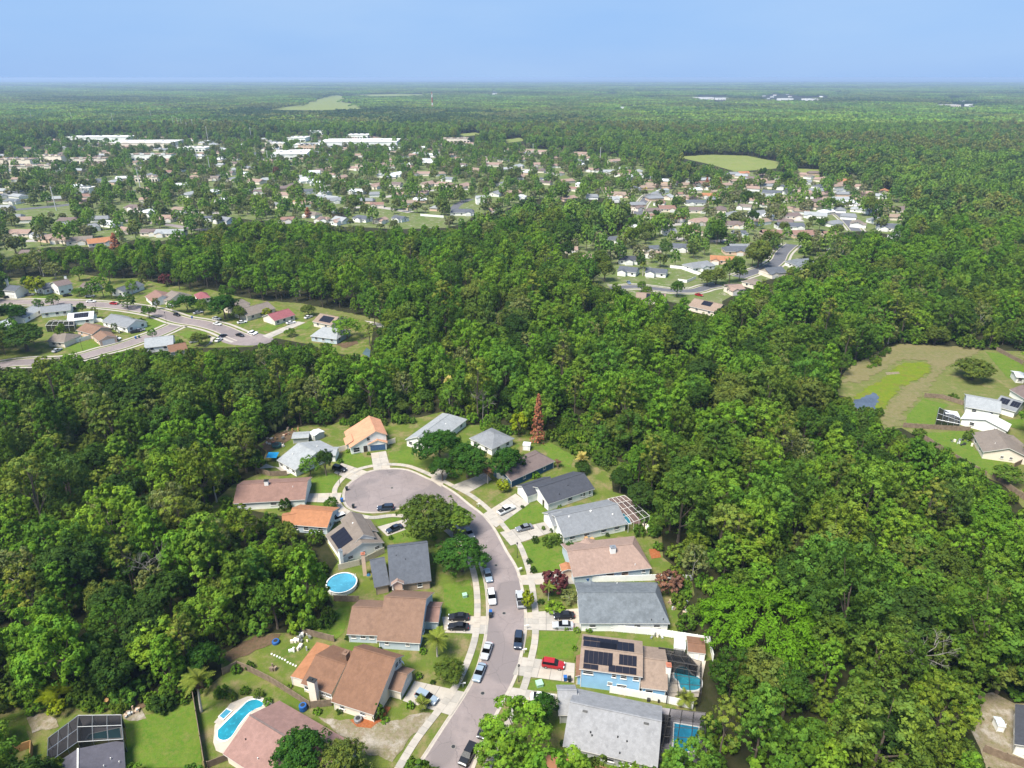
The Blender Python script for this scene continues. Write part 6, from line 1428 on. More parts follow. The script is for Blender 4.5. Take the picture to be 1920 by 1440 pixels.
# ------------------------------------------------------------------ mid and far houses
HBOX = []      # what must stay visible: pixel boxes of houses and roads
ROOFS = dict(tan=S_TAN, grey=S_GREY, dark=S_SLATE, brown=S_MOCHA, red=S_REDB, orange=S_ORANGE, peach=S_TAN2, white=S_WHITE, lgrey=S_LGREY, slate=S_SLATE, taupe=S_TAUPE, blue=S_BLUEG, char=S_CHAR)
RNAME = dict(tan='tan', grey='grey', dark='dark grey', brown='brown', red='red-brown', orange='orange', peach='sand-coloured', white='white', lgrey='light grey', slate='slate grey', taupe='taupe', blue='blue-grey', char='charcoal')
WALLS = dict(w=W_WHITE, c=W_CREAM, p=W_PEACH, g=W_GREYB, b=W_BEIGE)
WNAME = dict(w='white', c='cream', p='peach', g='grey-blue', b='beige')
def house_mesh(Lg, D, ze, zr, hip):
    pass
def mid_house(t, x, y, w, roof, wall='w', ang=None, place='', ze=2.7, detail=True):
    X, Y = px(t, x, y); g = gp(t, x, y, 3.2); dep = math.hypot(g.y, CAM_H)
    Lg = min(22, max(9.5, w / TILES[t][2] * dep / F_PX)); D = min(11.5, max(7.5, Lg * random.uniform(.62, .85)))
    a = math.radians(random.choice((-28, -12, 0, 8, 20, 35, 62)) if ang is None else ang); u = Vector((math.cos(a), math.sin(a), 0)); v = Vector((-u.y, u.x, 0))
    lab = f'{RNAME[roof]} roofed {WNAME[wall]} house {place}'
    r = thing('house', lab, 'house', (g.x, g.y, 0), a, f'{RNAME[roof]} roofed {WNAME[wall]} houses {place}')
    h = D * random.uniform(.18, .24); hip = random.choice((0, 0, 2.5)); zr = ze + h; i = .35; mb = MB(); x0, x1, y0, y1 = -Lg / 2, Lg / 2, -D / 2, D / 2
    r0, r1 = (x0 + hip, 0, zr), (x1 - hip, 0, zr)
    mb.face([(x0, y0, ze), (x1, y0, ze), r1, r0]); mb.face([(x1, y1, ze), (x0, y1, ze), r0, r1])
    if hip: mb.face([(x1, y0, ze), (x1, y1, ze), r1]); mb.face([(x0, y1, ze), (x0, y0, ze), r0])
    for p, q in (((x0, y0), (x1, y0)), ((x1, y0), (x1, y1)), ((x1, y1), (x0, y1)), ((x0, y1), (x0, y0))): mb.face([(*p, ze - .22), (*q, ze - .22), (*q, ze), (*p, ze)], 1)
    # front gable wing
    gx = x0 + Lg * random.uniform(.18, .3) * (1 if random.random() < .5 else 2.6); gw = 2.9; fy = y0 - 2.2; gz = ze + gw * .45
    for s in (-1, 1): mb.face([(gx + s * gw, fy, ze + .02), (gx, fy, gz), (gx, 0, gz), (gx + s * gw, y0 + 1.2, ze + .02)][::s])
    ro = build(mb, 'roof', [ROOFS[roof], M_WHITE], r)
    wb = MB(); wb.abox(x0 + i, x1 - i, y0 + i, y1 - i, 0, ze)
    if not hip:
        for xx in (x0 + i, x1 - i): wb.face([(xx, y0 + i, ze), (xx, y1 - i, ze), (xx, 0, zr - .15)]); wb.face([(xx, y1 - i, ze), (xx, y0 + i, ze), (xx, 0, zr - .15)])
    wb.abox(gx - gw + i, gx + gw - i, fy + .25, y0 + 1, 0, ze); wb.face([(gx - gw + i, fy + .25, ze), (gx + gw - i, fy + .25, ze), (gx, fy + .25, gz - .1)])
    build(wb, 'wall', WALLS[wall], r)
    gd = MB(); gd.abox(gx - 2.2, gx + 2.2, fy + .18, fy + .26, .05, 2.15); build(gd, 'garage_door', G_WHITE, r)
    if detail:
        for k in range(3):
            f = x0 + Lg * (k + .6) / 3.3
            if abs(f - gx) > gw + .4:
                fr = MB(); fr.abox(f - .7, f + .7, y0 + i - .06, y0 + i + .02, 1.0, 2.2); wn_ = build(fr, 'window', M_WHITE, r); pn = MB(); pn.abox(f - .58, f + .58, y0 + i - .09, y0 + i - .05, 1.1, 2.1); build(pn, 'pane', M_GLASS, wn_)
        for xx in (x0 + i - .06, x1 - i - .02): fr = MB(); fr.abox(xx, xx + .08, -.7, .7, 1.0, 2.2); wn_ = build(fr, 'window', M_WHITE, r); pn = MB(); pn.abox(xx - .03, xx + .11, -.58, .58, 1.1, 2.1); build(pn, 'pane', M_GLASS, wn_)
    hw = Lg * F_PX / dep * .5; HBOX.append((X - hw * .8, X + hw * .8, Y - hw * .35, Y + hw * .40))
    return r
P1 = 'in the nearer right-hand estate'; P2 = 'in the far right-hand estate'; P3 = 'in the estate at upper left'; P4 = 'in the estate at upper centre'
for t, x, y, w, rf_, wl, a in [('M',170,640,140,'lgrey','w',20),('M',340,600,80,'tan','c',None),('M',490,670,110,'tan','c',None),('M',720,510,140,'dark','w',10),('M',850,690,170,'char','w',-5),('M',860,790,170,'slate','w',-25),('M',1110,800,190,'slate','w',-20),
  ('M',1070,590,150,'dark','c',10),('M',1095,640,120,'peach','c',-30),('M',1320,580,170,'slate','w',-10),('M',1490,745,250,'grey','w',25),('M',1700,690,210,'orange','p',-15),('M',1810,950,110,'tan','c',None),('N',100,800,230,'slate','p',0),('N',45,885,130,'orange','p',None),
  ('N',680,915,220,'blue','w',15),('N',970,790,90,'grey','w',None),('N',240,1085,100,'taupe','c',None),('N',80,1130,120,'brown','c',None)]: mid_house(t, x, y, w, rf_, wl, a, P1)
H, b = simple('tan roofed house with rows of blue-grey solar panels at the wood edge', 'M', (920,1060), (1190,1075), (940,985), S_TAN2, W_CREAM, 2.6, 11, ((0, 2),), solar=(.35, .95, .1, .9, 7, 2))
H, b = simple('tan roofed house with black solar array beside the red car', 'M', (1390,1120), (1650,1180), (1420,1050), S_TAN2, W_CREAM, 2.6, 13, ((0, 2),), solar=(.35, .68, .45, .95, 4, 2))
for t, x, y, w, rf_, wl, a in [('M',1200,235,150,'red','c',0),('M',1330,105,100,'red','c',None),('M',1460,180,180,'slate','w',0),('M',1460,245,190,'brown','c',None),('M',1590,120,170,'orange','c',-10),('M',1300,325,120,'orange','c',None),('M',1500,350,170,'tan','c',20),('M',1800,375,190,'brown','p',-5),
  ('M',1770,285,90,'grey','w',80),('M',1850,455,120,'slate','g',0),('M',1460,445,120,'red','c',0),('M',1850,590,180,'grey','p',0),('M',780,110,190,'peach','p',-20),('M',1050,300,90,'red','c',None),('M',1220,440,120,'grey','w',None),
  ('N',1040,345,180,'lgrey','w',0),('N',1150,325,110,'peach','p',None),('N',1060,185,120,'orange','p',None),('N',1430,275,120,'orange','c',None),('N',1560,430,150,'brown','c',0),('N',1170,430,100,'lgrey','w',None),('N',1480,595,210,'slate','w',-20),('N',1350,530,120,'grey','w',10),
  ('N',810,485,190,'lgrey','w',-20),('N',560,345,170,'peach','c',0),('N',570,425,110,'tan','c',None),('N',600,490,160,'brown','c',0),('N',560,275,120,'slate','w',None),('N',420,290,160,'slate','w',None),('N',730,190,110,'grey','w',None),('N',840,230,100,'slate','w',None),('N',700,655,210,'red','p',0),
  ('N',930,655,90,'red','p',0),('N',420,650,190,'red','p',0),('N',580,582,240,'dark','w',0),('N',130,645,130,'slate','g',0),('N',90,572,160,'brown','c',0),('N',280,475,170,'grey','w',None),('N',60,470,90,'grey','w',None),('N',370,492,80,'white','w',80),('N',1030,265,90,'grey','w',None),('N',1190,235,130,'tan','c',None),('N',160,112,100,'orange','p',None),('N',140,200,70,'slate','w',None)]: mid_house(t, x, y, w, rf_, wl, a, P2)
for t, x, y, w, rf_, wl, a in [('L',760,560,100,'brown','c',None),('L',830,540,60,'grey','w',None),('L',940,622,90,'tan','c',None),('L',860,600,60,'dark','w',None),('L',1060,628,90,'tan','c',None),('L',1170,622,70,'dark','w',None),('L',1265,632,100,'grey','w',None),('L',960,702,180,'lgrey','c',0),('L',850,698,100,'brown','c',None),
  ('L',1610,628,90,'red','c',None),('L',1820,628,50,'brown','w',None),('L',1890,640,60,'tan','w',None),('L',120,703,120,'tan','c',0),('L',215,712,70,'grey','w',None),('L',290,728,120,'tan','p',None),('L',350,740,90,'peach','c',None),('L',450,745,130,'taupe','c',None),('L',570,752,140,'orange','c',None),('L',340,662,70,'grey','w',None),
  ('L',510,672,90,'grey','w',None),('L',200,820,150,'brown','c',0),('L',75,525,90,'blue','w',None),('L',20,495,60,'grey','w',None),('L',1440,415,110,'tan','c',None),('L',1510,405,80,'lgrey','w',None),('L',1600,490,90,'tan','c',None),('L',1710,405,60,'white','w',None),('L',1830,480,60,'lgrey','w',None),('L',1880,522,80,'grey','w',None),('L',1680,527,60,'orange','c',None)]:
    mid_house(t, x, y, w, rf_, wl, a, P3, detail=y > 600)
for t, x, y, w, rf_, wl, a in [('K',720,480,60,'white','w',None),('K',545,558,90,'white','w',None),('K',440,532,60,'tan','c',None),('K',320,522,90,'tan','c',None),('K',690,552,110,'tan','c',None),('K',1100,502,90,'tan','c',None),('K',1230,512,90,'lgrey','c',None),('K',1340,502,60,'tan','c',None),('K',1000,532,70,'peach','p',None),('K',430,622,90,'tan','c',None),
  ('K',540,612,80,'brown','c',None),('K',330,652,90,'white','w',None),('K',720,612,110,'tan','c',None),('K',820,612,100,'tan','c',None),('K',920,622,110,'tan','c',None),('K',840,582,80,'grey','w',None),('K',190,692,90,'lgrey','w',None),('K',120,682,60,'lgrey','w',None),('K',40,592,80,'white','w',None),('K',240,812,90,'lgrey','w',-35),('K',360,802,100,'dark','w',-30),
  ('K',460,812,80,'tan','c',60),('K',570,802,80,'slate','w',-35),('K',140,807,70,'tan','c',None),('K',630,737,50,'tan','p',None),('K',920,767,130,'dark','w',0),('K',1110,662,80,'grey','w',None),('K',1250,682,60,'white','w',None),('K',1100,757,60,'tan','c',None),('K',1580,612,40,'white','w',None),('K',1800,667,130,'peach','p',-15),
  ('K',1770,482,90,'tan','c',None),('K',1740,542,70,'lgrey','w',None),('K',1660,532,80,'tan','w',None),('K',1300,425,110,'tan','c',None),('K',1370,432,80,'tan','c',None),('K',1590,442,80,'tan','p',None),('K',890,382,90,'tan','c',None),('K',960,386,70,'tan','c',None),('K',1910,742,60,'brown','c',None),('K',200,560,60,'tan','w',None),('K',90,545,60,'white','w',None),('K',480,500,60,'tan','c',None)]:
    mid_house(t, x, y, w, rf_, wl, a, P4, detail=y > 600)
mid_house('K', 1030, 705, 70, 'lgrey', 'w', 10, 'standing tall beside the distant dark road', ze=5.6)
# extra half-hidden roofs between the listed ones, in rows along the estate streets
def fill_houses(poly, n, place, step=24, seed=3):
    g = random.Random(seed); made = 0; P = [gp('X', *p) for p in poly]; xs = [p.x for p in P]; ys = [p.y for p in P]; tries = 0; used = [tuple(o.location[:2]) for o in COL.objects if o.name.startswith('house')]
    while made < n and tries < 4000:
        tries += 1; x, y = g.uniform(min(xs), max(xs)), g.uniform(min(ys), min(max(ys), 1500)); X, Y, _ = proj(np.array([[x, y, 3.0]]))
        if not (-20 < X[0] < 1940) or not inpoly(X, Y, poly)[0] or any((x - a) ** 2 + (y - b) ** 2 < step * step for a, b in used): continue
        used.append((x, y)); made += 1; mid_house('X', X[0], Y[0], 13 * F_PX / math.hypot(y, CAM_H), g.choice(('tan', 'grey', 'lgrey', 'brown', 'red', 'taupe', 'slate', 'white')), g.choice('wwcc'), None, place, detail=False)
fill_houses(P_L, 70, 'half hidden in the far left estate'); fill_houses(P_M, 18, 'half hidden in the right-hand estate', 24, 5)
def house_mass(poly, n, seed, step=17):
    g = random.Random(seed); P = [gp('X', *p) for p in poly]; xs = [p.x for p in P]; ys = [p.y for p in P]; mb = MB(); used = [tuple(o.location[:2]) for o in COL.objects if o.name.startswith('house')]; made = tries = 0
    while made < n and tries < 9000:
        tries += 1; x, y = g.uniform(min(xs), max(xs)), g.uniform(max(560, min(ys)), min(max(ys), 1500)); X, Y, _ = proj(np.array([[x, y, 3.0]]))
        if not (-20 < X[0] < 1940) or not inpoly(X, Y, poly)[0] or any((x - a) ** 2 + (y - b) ** 2 < step * step for a, b in used): continue
        used.append((x, y)); made += 1; a = g.choice((-.4, -.15, 0, .2, .5, 1.3)); u = Vector((math.cos(a), math.sin(a), 0)); v = Vector((-u.y, u.x, 0)); c = Vector((x, y, 0)); L_, D_ = g.uniform(6, 8.5), g.uniform(4.2, 5.2); k = g.randrange(6)
        mb.box(c + Vector((0, 0, 1.35)), u * L_, v * D_, (0, 0, 1.35), 6 + g.randrange(3)); e = [c + u * (sx * (L_ + .5)) + v * (sy * (D_ + .5)) + Vector((0, 0, 2.7)) for sx, sy in ((-1, -1), (1, -1), (1, 1), (-1, 1))]; r0, r1 = c - u * (L_ - 1) + Vector((0, 0, 4.8)), c + u * (L_ - 1) + Vector((0, 0, 4.8))
        mb.face([e[0], e[1], r1, r0], k); mb.face([e[2], e[3], r0, r1], k); mb.face([e[1], e[2], r1], k); mb.face([e[3], e[0], r0], k)
        dx, dy, _ = proj(np.array([[x, y, 2.5]])); hw = 7 * F_PX / math.hypot(y, CAM_H); HBOX.append((X[0] - hw * .7, X[0] + hw * .7, Y[0] - hw * .3, Y[0] + hw * .3))
    o = build(mb, 'distant_houses', [S_TAN, S_LGREY, S_TAN2, S_GREY, S_MOCHA, S_WHITE, W_WHITE, W_CREAM, W_PEACH]); o['kind'] = 'stuff'; o['label'] = 'pale roofs of countless distant houses among the trees'
house_mass(P_L, 190, 9, 15); house_mass(P_M, 60, 10, 15)
# shops, flats and warehouses
def big_building(label, t, x, y, w, d, h, wall, roof, ang=0, bays=8, name='commercial_building'):
    X, Y = px(t, x, y); g = gp(t, x, y, h * .6); dep = math.hypot(g.y, CAM_H); Lg = w / TILES[t][2] * dep / F_PX
    r = thing(name, label, 'building', (g.x, g.y, 0), math.radians(ang)); mb = MB(); mb.abox(-Lg / 2, Lg / 2, -d / 2, d / 2, 0, h); build(mb, 'wall', wall, r)
    mb = MB(); mb.abox(-Lg / 2 - .3, Lg / 2 + .3, -d / 2 - .3, d / 2 + .3, h, h + .5); ro = build(mb, 'roof', roof, r)
    for k in range(3): mb = MB(); q = Lg * (k - 1) * .28; mb.abox(q - 2, q + 2, -1.5, 1.5, h + .5, h + 1.7); build(mb, 'roof_unit', M_GALV, ro)
    for k in range(bays):
        q = -Lg / 2 + Lg * (k + .5) / bays; mb = MB(); mb.abox(q - Lg / bays * .3, q + Lg / bays * .3, -d / 2 - .12, -d / 2 + .05, 1, min(h - .8, 3.4)); build(mb, 'window', M_GLASS, r)
        if k % 2 == 0: mb = MB(); mb.abox(q - Lg / bays * .4, q + Lg / bays * .4, -d / 2 - .5, -d / 2, h - .2, h + 1.4); build(mb, 'parapet', wall, r)
    hw = w / TILES[t][2] / 2; HBOX.append((X - hw * .9, X + hw * .9, Y - 5, Y + 4)); return r
RW = plain('roof_membrane', (.60, .59, .56), .8, .05, .1)
for lab, t, x, y, w, d, h, wl, rf_, a in [('long white warehouse row at far upper left', 'L', 570, 178, 320, 45, 8, W_WHITE, RW, 4), ('widest white store with stepped parapet at upper left', 'L', 820, 208, 330, 60, 9, W_CREAM, RW, 3), ('low white shops right of the stepped store', 'L', 1100, 236, 150, 30, 6, W_WHITE, RW, -3),
  ('small white building by the far power poles', 'L', 1280, 156, 110, 30, 7, W_WHITE, RW, 0), ('cream block of flats at the left picture edge', 'L', 100, 308, 190, 18, 9, W_CREAM, S_TAN2, -4), ('cream flats right of the edge block', 'L', 300, 288, 140, 16, 9, W_CREAM, S_TAN2, -8), ('long tan roofed flats below the edge block', 'L', 200, 342, 230, 16, 7, W_CREAM, S_TAN2, 8),
  ('white fronted flats in the middle of the treetops', 'L', 860, 280, 220, 16, 9, W_WHITE, S_TAN2, 2), ('long tan roof among the left treetops', 'L', 510, 300, 180, 14, 7, W_CREAM, S_TAN2, 5), ('small white shop by the left road', 'L', 480, 466, 80, 14, 5, W_WHITE, RW, 0), ('tan roofed hall above the left road', 'L', 840, 402, 120, 16, 6, W_CREAM, S_TAN2, 0),
  ('broad white store roof left of centre', 'L', 1640, 268, 180, 70, 8, W_WHITE, RW, 10), ('white store wing above the broad store', 'L', 1720, 222, 110, 40, 8, W_WHITE, RW, 4), ('small white store left of the store wing', 'L', 1560, 213, 100, 30, 7, W_CREAM, RW, 0), ('white shed by the upper tree line', 'L', 1800, 141, 80, 40, 8, W_WHITE, RW, 0), ('low white roof above the store wing', 'L', 1680, 180, 100, 40, 7, W_WHITE, RW, 0),
  ('longest white store roof at upper centre', 'K', 350, 382, 400, 75, 9, W_WHITE, RW, 3), ('pink fronted shop left of the longest store', 'K', 70, 404, 110, 30, 8, W_PEACH, RW, 0), ('low white building above the longest store', 'K', 340, 345, 110, 40, 7, W_WHITE, RW, 0), ('white pair of sheds at the upper tree line', 'K', 130, 321, 80, 40, 7, W_WHITE, RW, 0), ('cream flats right of the longest store', 'K', 890, 366, 140, 20, 8, W_CREAM, S_TAN2, 0),
  ('white roofed hall far right of the mast', 'X', 1318, 184, 34, 60, 10, W_WHITE, RW, 0), ('second white hall right of the far hall', 'X', 1355, 185, 22, 60, 10, W_WHITE, RW, 0), ('white roof in the far right distance', 'X', 1472, 186, 22, 60, 10, W_WHITE, RW, 0), ('whitest far roof right of centre', 'X', 1522, 187, 28, 60, 12, W_WHITE, RW, 0), ('long pale roof in the far right estate', 'X', 1780, 198, 30, 40, 8, W_CREAM, RW, 0), ('pale roofs at the far right tree line', 'X', 1830, 197, 30, 40, 8, W_WHITE, RW, 5),
  ('small white roof above the mast', 'X', 930, 176, 16, 50, 9, W_WHITE, RW, 0), ('lone white block right of the mast', 'X', 1166, 204, 6, 12, 14, W_WHITE, RW, 0), ('pale roof by the far right wood', 'X', 1192, 201, 12, 30, 8, W_WHITE, RW, 0)]:
    big_building(lab, t, x, y, w, d, h, wl, rf_, a)
# scattered houses at the far tree line
for k in range(34):
    X = random.uniform(1100, 1900); Y = 172 + random.random() ** 1.5 * 32 + (1900 - X) * .004
    mid_house('X', X, Y, 26 * F_PX / math.hypot(gp('X', X, Y).y, CAM_H), random.choice(('white', 'lgrey', 'tan')), 'w', None, 'scattered at the far right tree line', 5, False)
# mast and power poles
g = gp('X', 811, 207); r = thing('radio_mast', 'slender red and white radio mast above the far wood', 'mast', g); MR = plain('mast_red', (.45, .06, .04), .6, .05)
for k in range(7): mb = MB(); mb.tube([(0, 0, 9 * k), (0, 0, 9 * k + 9)], [2.3 - .15 * k, 2.2 - .15 * k], 6); build(mb, 'mast_section', (W_WHITE, MR)[k % 2 if k < 4 else (k + 1) % 2], r)
for k in range(3): mb = MB(); a = k * 2.1; mb.box((math.cos(a) * 1.8, math.sin(a) * 1.8, 56), (.5, 0, 0), (0, .5, 0), (0, 0, 2.5)); build(mb, 'antenna', W_WHITE, r)
M_POLE = plain('pole_concrete', (.58, .57, .55), .8, .06)
for k, (x, y, h) in enumerate([(318,585,22),(790,460,22),(1186,385,22),(1170,190,26),(1415,190,24),(1110,300,20),(1030,150,30),(1008,140,30),(980,130,30),(1090,145,28),(640,105,30),(410,95,30),(185,95,30),(1060,170,28),(855,88,30),(1510,330,20),(1765,280,20)]):
    g = gp('L', x, y); r = thing('power_pole', 'pale tall power pole among the upper left treetops', 'power pole', g, 0, 'pale power poles at upper left'); mb = MB(); mb.tube([(0, 0, 0), (0, 0, h)], [.45, .28], 7); build(mb, 'pole', M_POLE, r)
    mb = MB(); mb.box((0, 0, h - 1.5), (1.6, 0, 0), (0, .12, 0), (0, 0, .12)); build(mb, 'crossarm', M_POLE, r)
for x, y in ((1695,500),(1318,475)): g = gp('K', x, y); r = thing('power_pole', 'thin pale pole among the houses at upper centre', 'power pole', g, 0, 'pale poles at upper centre'); mb = MB(); mb.tube([(0, 0, 0), (0, 0, 22)], [.4, .25], 7); build(mb, 'pole', M_POLE, r); mb = MB(); mb.box((0, 0, 21), (1.4, 0, 0), (0, .12, 0), (0, 0, .12)); build(mb, 'crossarm', M_POLE, r)

# ---- estate trees: everywhere between the roofs, but not in front of the roofs and roads the photograph shows
ROADBOX = [(1192,1222,370,398),(1565,1620,402,434),(1140,1185,535,548),(1455,1490,462,490),(845,890,378,398),(690,830,402,414),(30,130,385,396)]
def estate_trees(poly, step, prob, seed):
    p = cands(430, 1600, step, 40); x, y, _ = proj(np.stack([p[:, 0], p[:, 1], np.full(len(p), 2.)], 1)); p = p[inpoly(x, y, poly) & (RNG.uniform(size=len(p)) < prob)]
    s = RNG.uniform(.5, 1.0, len(p)); kd = np.array(['far2', 'far0', 'far0', 'far5', 'far2', 'far5', 'far1', 'far0'], object)[RNG.integers(0, 8, len(p))]
    h = np.array([KINDS[k]['h'] for k in kd]) * s; r = np.array([KINDS[k]['R'] for k in kd]) * s
    cov = np.zeros((len(HBOX) + len(ROADBOX), len(p)), np.int8)
    for o, q in ((0, .1), (0, .5), (0, .95), (-.7, .6), (.7, .6)):
        X, Y, _ = proj(np.stack([p[:, 0] + o * r, p[:, 1], q * h], 1))
        for j, (a, b, c, d) in enumerate(HBOX + ROADBOX): cov[j] += (X > a) & (X < b) & (Y > c) & (Y < d)
    lk = RNG.uniform(size=len(p)) < .5; hid = (cov[:len(HBOX)] >= 2).any(0) | ((cov[:len(HBOX)] == 1).any(0) & lk) | (cov[len(HBOX):] >= 1).any(0)
    k = ~hid & clear_of(p, h, r, FIELDS + [P_F])
    for i in np.nonzero(k)[0]: SCAT.append((kd[i], p[i, 0], p[i, 1], s[i], RNG.uniform(0, 6.28)))
for x, y, w in ((1290,1000,9),(1560,900,9),(1640,890,10),(1760,880,11),(1850,860,9),(600,760,11),(480,800,10),(640,860,10),(540,880,9),(300,700,11),(380,740,10),(680,620,10),(880,560,12),(1000,480,11),(880,440,11),(1190,640,11),(1650,530,13),(1600,480,11),(1650,215,9),(1100,310,8),(1200,380,6),(970,960,6),(1420,420,7),(1020,1010,7)):
    g = gp('M', x, y + 40); SCAT.append((random.choice(('oak0', 'oak1', 'mid2')), g.x, g.y, w / 11, x))
for x, y, w in ((290,930,14),(400,740,13),(690,760,13),(830,780,11),(240,560,11),(930,430,12),(1290,460,13),(180,370,14),(540,200,14),(330,130,12),(820,330,9),(430,430,8),(1640,330,9),(1380,400,9),(100,980,10),(700,860,8),(520,620,8),(840,600,9),(1000,640,9)):
    g = gp('N', x, y + 40); SCAT.append((random.choice(('oak0', 'oak1', 'mid2', 'oak0')), g.x, g.y, w / 11, x))
for x, y, w in ((30,240,8),(210,240,6),(470,240,5),(700,300,6),(840,300,6),(1000,270,6),(1180,380,6),(1300,400,5),(1530,420,7),(1720,440,8),(1800,460,6),(620,410,5),(300,400,5),(720,450,5),(480,620,6),(260,640,6),(1150,600,4),(870,560,5),(600,165,9),(830,185,9),(1080,215,8),(1350,235,9),(1430,245,9),(120,660,9),(40,720,10),(1500,650,7),(1000,500,4),(150,460,6)):
    g = gp('F', x, y + 22); SCAT.append((random.choice(('mid2', 'oak0', 'mid3', 'bright2')), g.x, g.y, w / 11, x))
for poly, n, lo, hi in (([(1020,822),(1060,805),(1112,812),(1122,840),(1160,866),(1140,890),(1120,880),(1070,850)], 60, .4, 1.0), ([(400,1290),(470,1240),(540,1330),(420,1330)], 8, .3, .6), ([(385,980),(430,935),(440,970)], 8, .4, .9), ([(1245,1060),(1296,1096),(1272,1150),(1262,1090)], 16, .3, .8), ([(1200,960),(1240,985),(1240,1050),(1215,1000)], 14, .3, .8), ([(10,1320),(60,1300),(125,1320),(60,1340)], 14, .4, 1.0), ([(150,1320),(290,1312),(360,1310),(300,1330),(180,1340)], 22, .3, .8), ([(560,1182),(620,1140),(640,1150),(590,1190)], 9, .3, .7), ([(640,790),(690,778),(720,795),(750,790),(800,785),(790,795),(640,800)], 22, .4, .9), ([(880,800),(960,803),(990,815),(900,812)], 14, .4, .9), ([(1600,690),(1660,662),(1680,655),(1640,690)], 8, .4, .9), ([(1610,770),(1650,775),(1640,790)], 10, .3, .7)):
    P = [gp('X', *q) for q in poly]; x0, x1, y0, y1 = min(p.x for p in P), max(p.x for p in P), min(p.y for p in P), max(p.y for p in P); k = 0
    for _ in range(4000):
        x, y = random.uniform(x0, x1), random.uniform(y0, y1); X, Y, _z = proj(np.array([[x, y, 0.]]))
        if inpoly(X, Y, poly)[0]: SCAT.append((random.choice(('shrub0', 'shrub1', 'shrub0')), x, y, random.uniform(lo, hi), x)); k += 1
        if k >= n: break
estate_trees(P_L, 8.0, .45, 1); estate_trees(P_M, 8.0, .50, 2)
for lab, t, x, y, h in (('rust-coloured tree by the left estate road', 'L', 640, 745, 11), ('rust-brown tree above the centre estate', 'L', 1553, 365, 14), ('left of two rust-red trees before the far field', 'N', -165, 200, 13), ('right of two rust-red trees before the far field', 'N', -50, 195, 12), ('rust tree between roofs at upper left', 'L', 1730, 590, 9)): tree_at(lab, 'brownt' if 'brown' in lab else 'rust', t, x, y, h, 8)

# ---- one object for the rest of the wood: tens of thousands of trees nobody could count
# one tree of every distant kind stands as an object of its own; the wood repeats it
for k, (kd, x, y) in dict(a=('far0', 700, 420), b=('far1', 1050, 470), c=('far2', 560, 455), d=('far3', 860, 480), e=('far4', 1500, 560), f=('far5', 420, 445)).items():
    g = gp('X', x, y); plant_tree(kd, g, 1.0, .3 * x, {'far0': 'bright green tree at the front of the central wood', 'far1': 'mid green tree deep in the central wood', 'far2': 'olive oak at the left of the central wood', 'far3': 'dark green tree deep in the central wood', 'far4': 'olive pine in the right-hand far wood', 'far5': 'pale tree at the left edge of the central wood'}[kd], 'tree', None, 'broadleaf_tree')
for n in KINDS:
    if KINDS[n]['src'] is None and any(s[0] == n for s in SCAT): 
        i = next(i for i, s in enumerate(SCAT) if s[0] == n); s = SCAT.pop(i); plant_tree(n, (s[1], s[2], 0), s[3], s[4], {'s': 'low bush in the undergrowth at the wood edge', 'p': 'pale or olive tree inside the wood'}.get(n[0], 'leafy tree inside the wood'), 'shrub' if n[0] == 's' else 'tree', 'single plants of the wood', 'shrub' if n[0] == 's' else 'broadleaf_tree')
def scatter(name, items, src):
    """one object whose points carry copies of the given trees"""
    kinds = sorted(set(s[0] for s in items)); n = len(items)
    me = bpy.data.meshes.new(name); me.vertices.add(n); me.vertices.foreach_set('co', np.array([(s[1], s[2], 0.) for s in items], np.float32).ravel())
    a = me.attributes.new('kind_index', 'INT', 'POINT'); a.data.foreach_set('value', np.array([kinds.index(s[0]) for s in items], np.int32))
    a = me.attributes.new('turn', 'FLOAT_VECTOR', 'POINT'); a.data.foreach_set('vector', np.array([(0, 0, s[4]) for s in items], np.float32).ravel())
    a = me.attributes.new('size', 'FLOAT_VECTOR', 'POINT'); zz = RNG.uniform(.82, 1.28, n); a.data.foreach_set('vector', np.array([(s[3], s[3], s[3] * z) for s, z in zip(items, zz)], np.float32).ravel())
    o = link(name, me); o['kind'] = 'stuff'
    ng = bpy.data.node_groups.new(name, 'GeometryNodeTree'); ng.interface.new_socket('Geometry', in_out='INPUT', socket_type='NodeSocketGeometry'); ng.interface.new_socket('Geometry', in_out='OUTPUT', socket_type='NodeSocketGeometry')
    N = ng.nodes; Lk = ng.links; gi, go, jn = N.new('NodeGroupInput'), N.new('NodeGroupOutput'), N.new('GeometryNodeJoinGeometry')
    def attr(nm, ty): q = N.new('GeometryNodeInputNamedAttribute'); q.data_type = ty; q.inputs['Name'].default_value = nm; return next(s for s in q.outputs if s.enabled and s.name == 'Attribute')
    ki, tu, si = attr('kind_index', 'INT'), attr('turn', 'FLOAT_VECTOR'), attr('size', 'FLOAT_VECTOR')
    for q, kd in enumerate(kinds):
        cmp_ = N.new('FunctionNodeCompare'); cmp_.data_type = 'INT'; cmp_.operation = 'EQUAL'; ii = [s for s in cmp_.inputs if s.enabled]; Lk.new(ki, ii[0]); ii[1].default_value = q
        ip = N.new('GeometryNodeInstanceOnPoints'); Lk.new(gi.outputs[0], ip.inputs['Points']); Lk.new(cmp_.outputs[0], ip.inputs['Selection']); Lk.new(tu, ip.inputs['Rotation']); Lk.new(si, ip.inputs['Scale'])
        j2 = N.new('GeometryNodeJoinGeometry')
        for ob in src(kd):
            oi = N.new('GeometryNodeObjectInfo'); oi.transform_space = 'ORIGINAL'; oi.inputs['Object'].default_value = ob; oi.inputs['As Instance'].default_value = False; Lk.new(oi.outputs['Geometry'], j2.inputs[0])
        Lk.new(j2.outputs[0], ip.inputs['Instance']); Lk.new(ip.outputs[0], jn.inputs[0])
    Lk.new(jn.outputs[0], go.inputs[0]); md = o.modifiers.new('copies', 'NODES'); md.node_group = ng
    return o
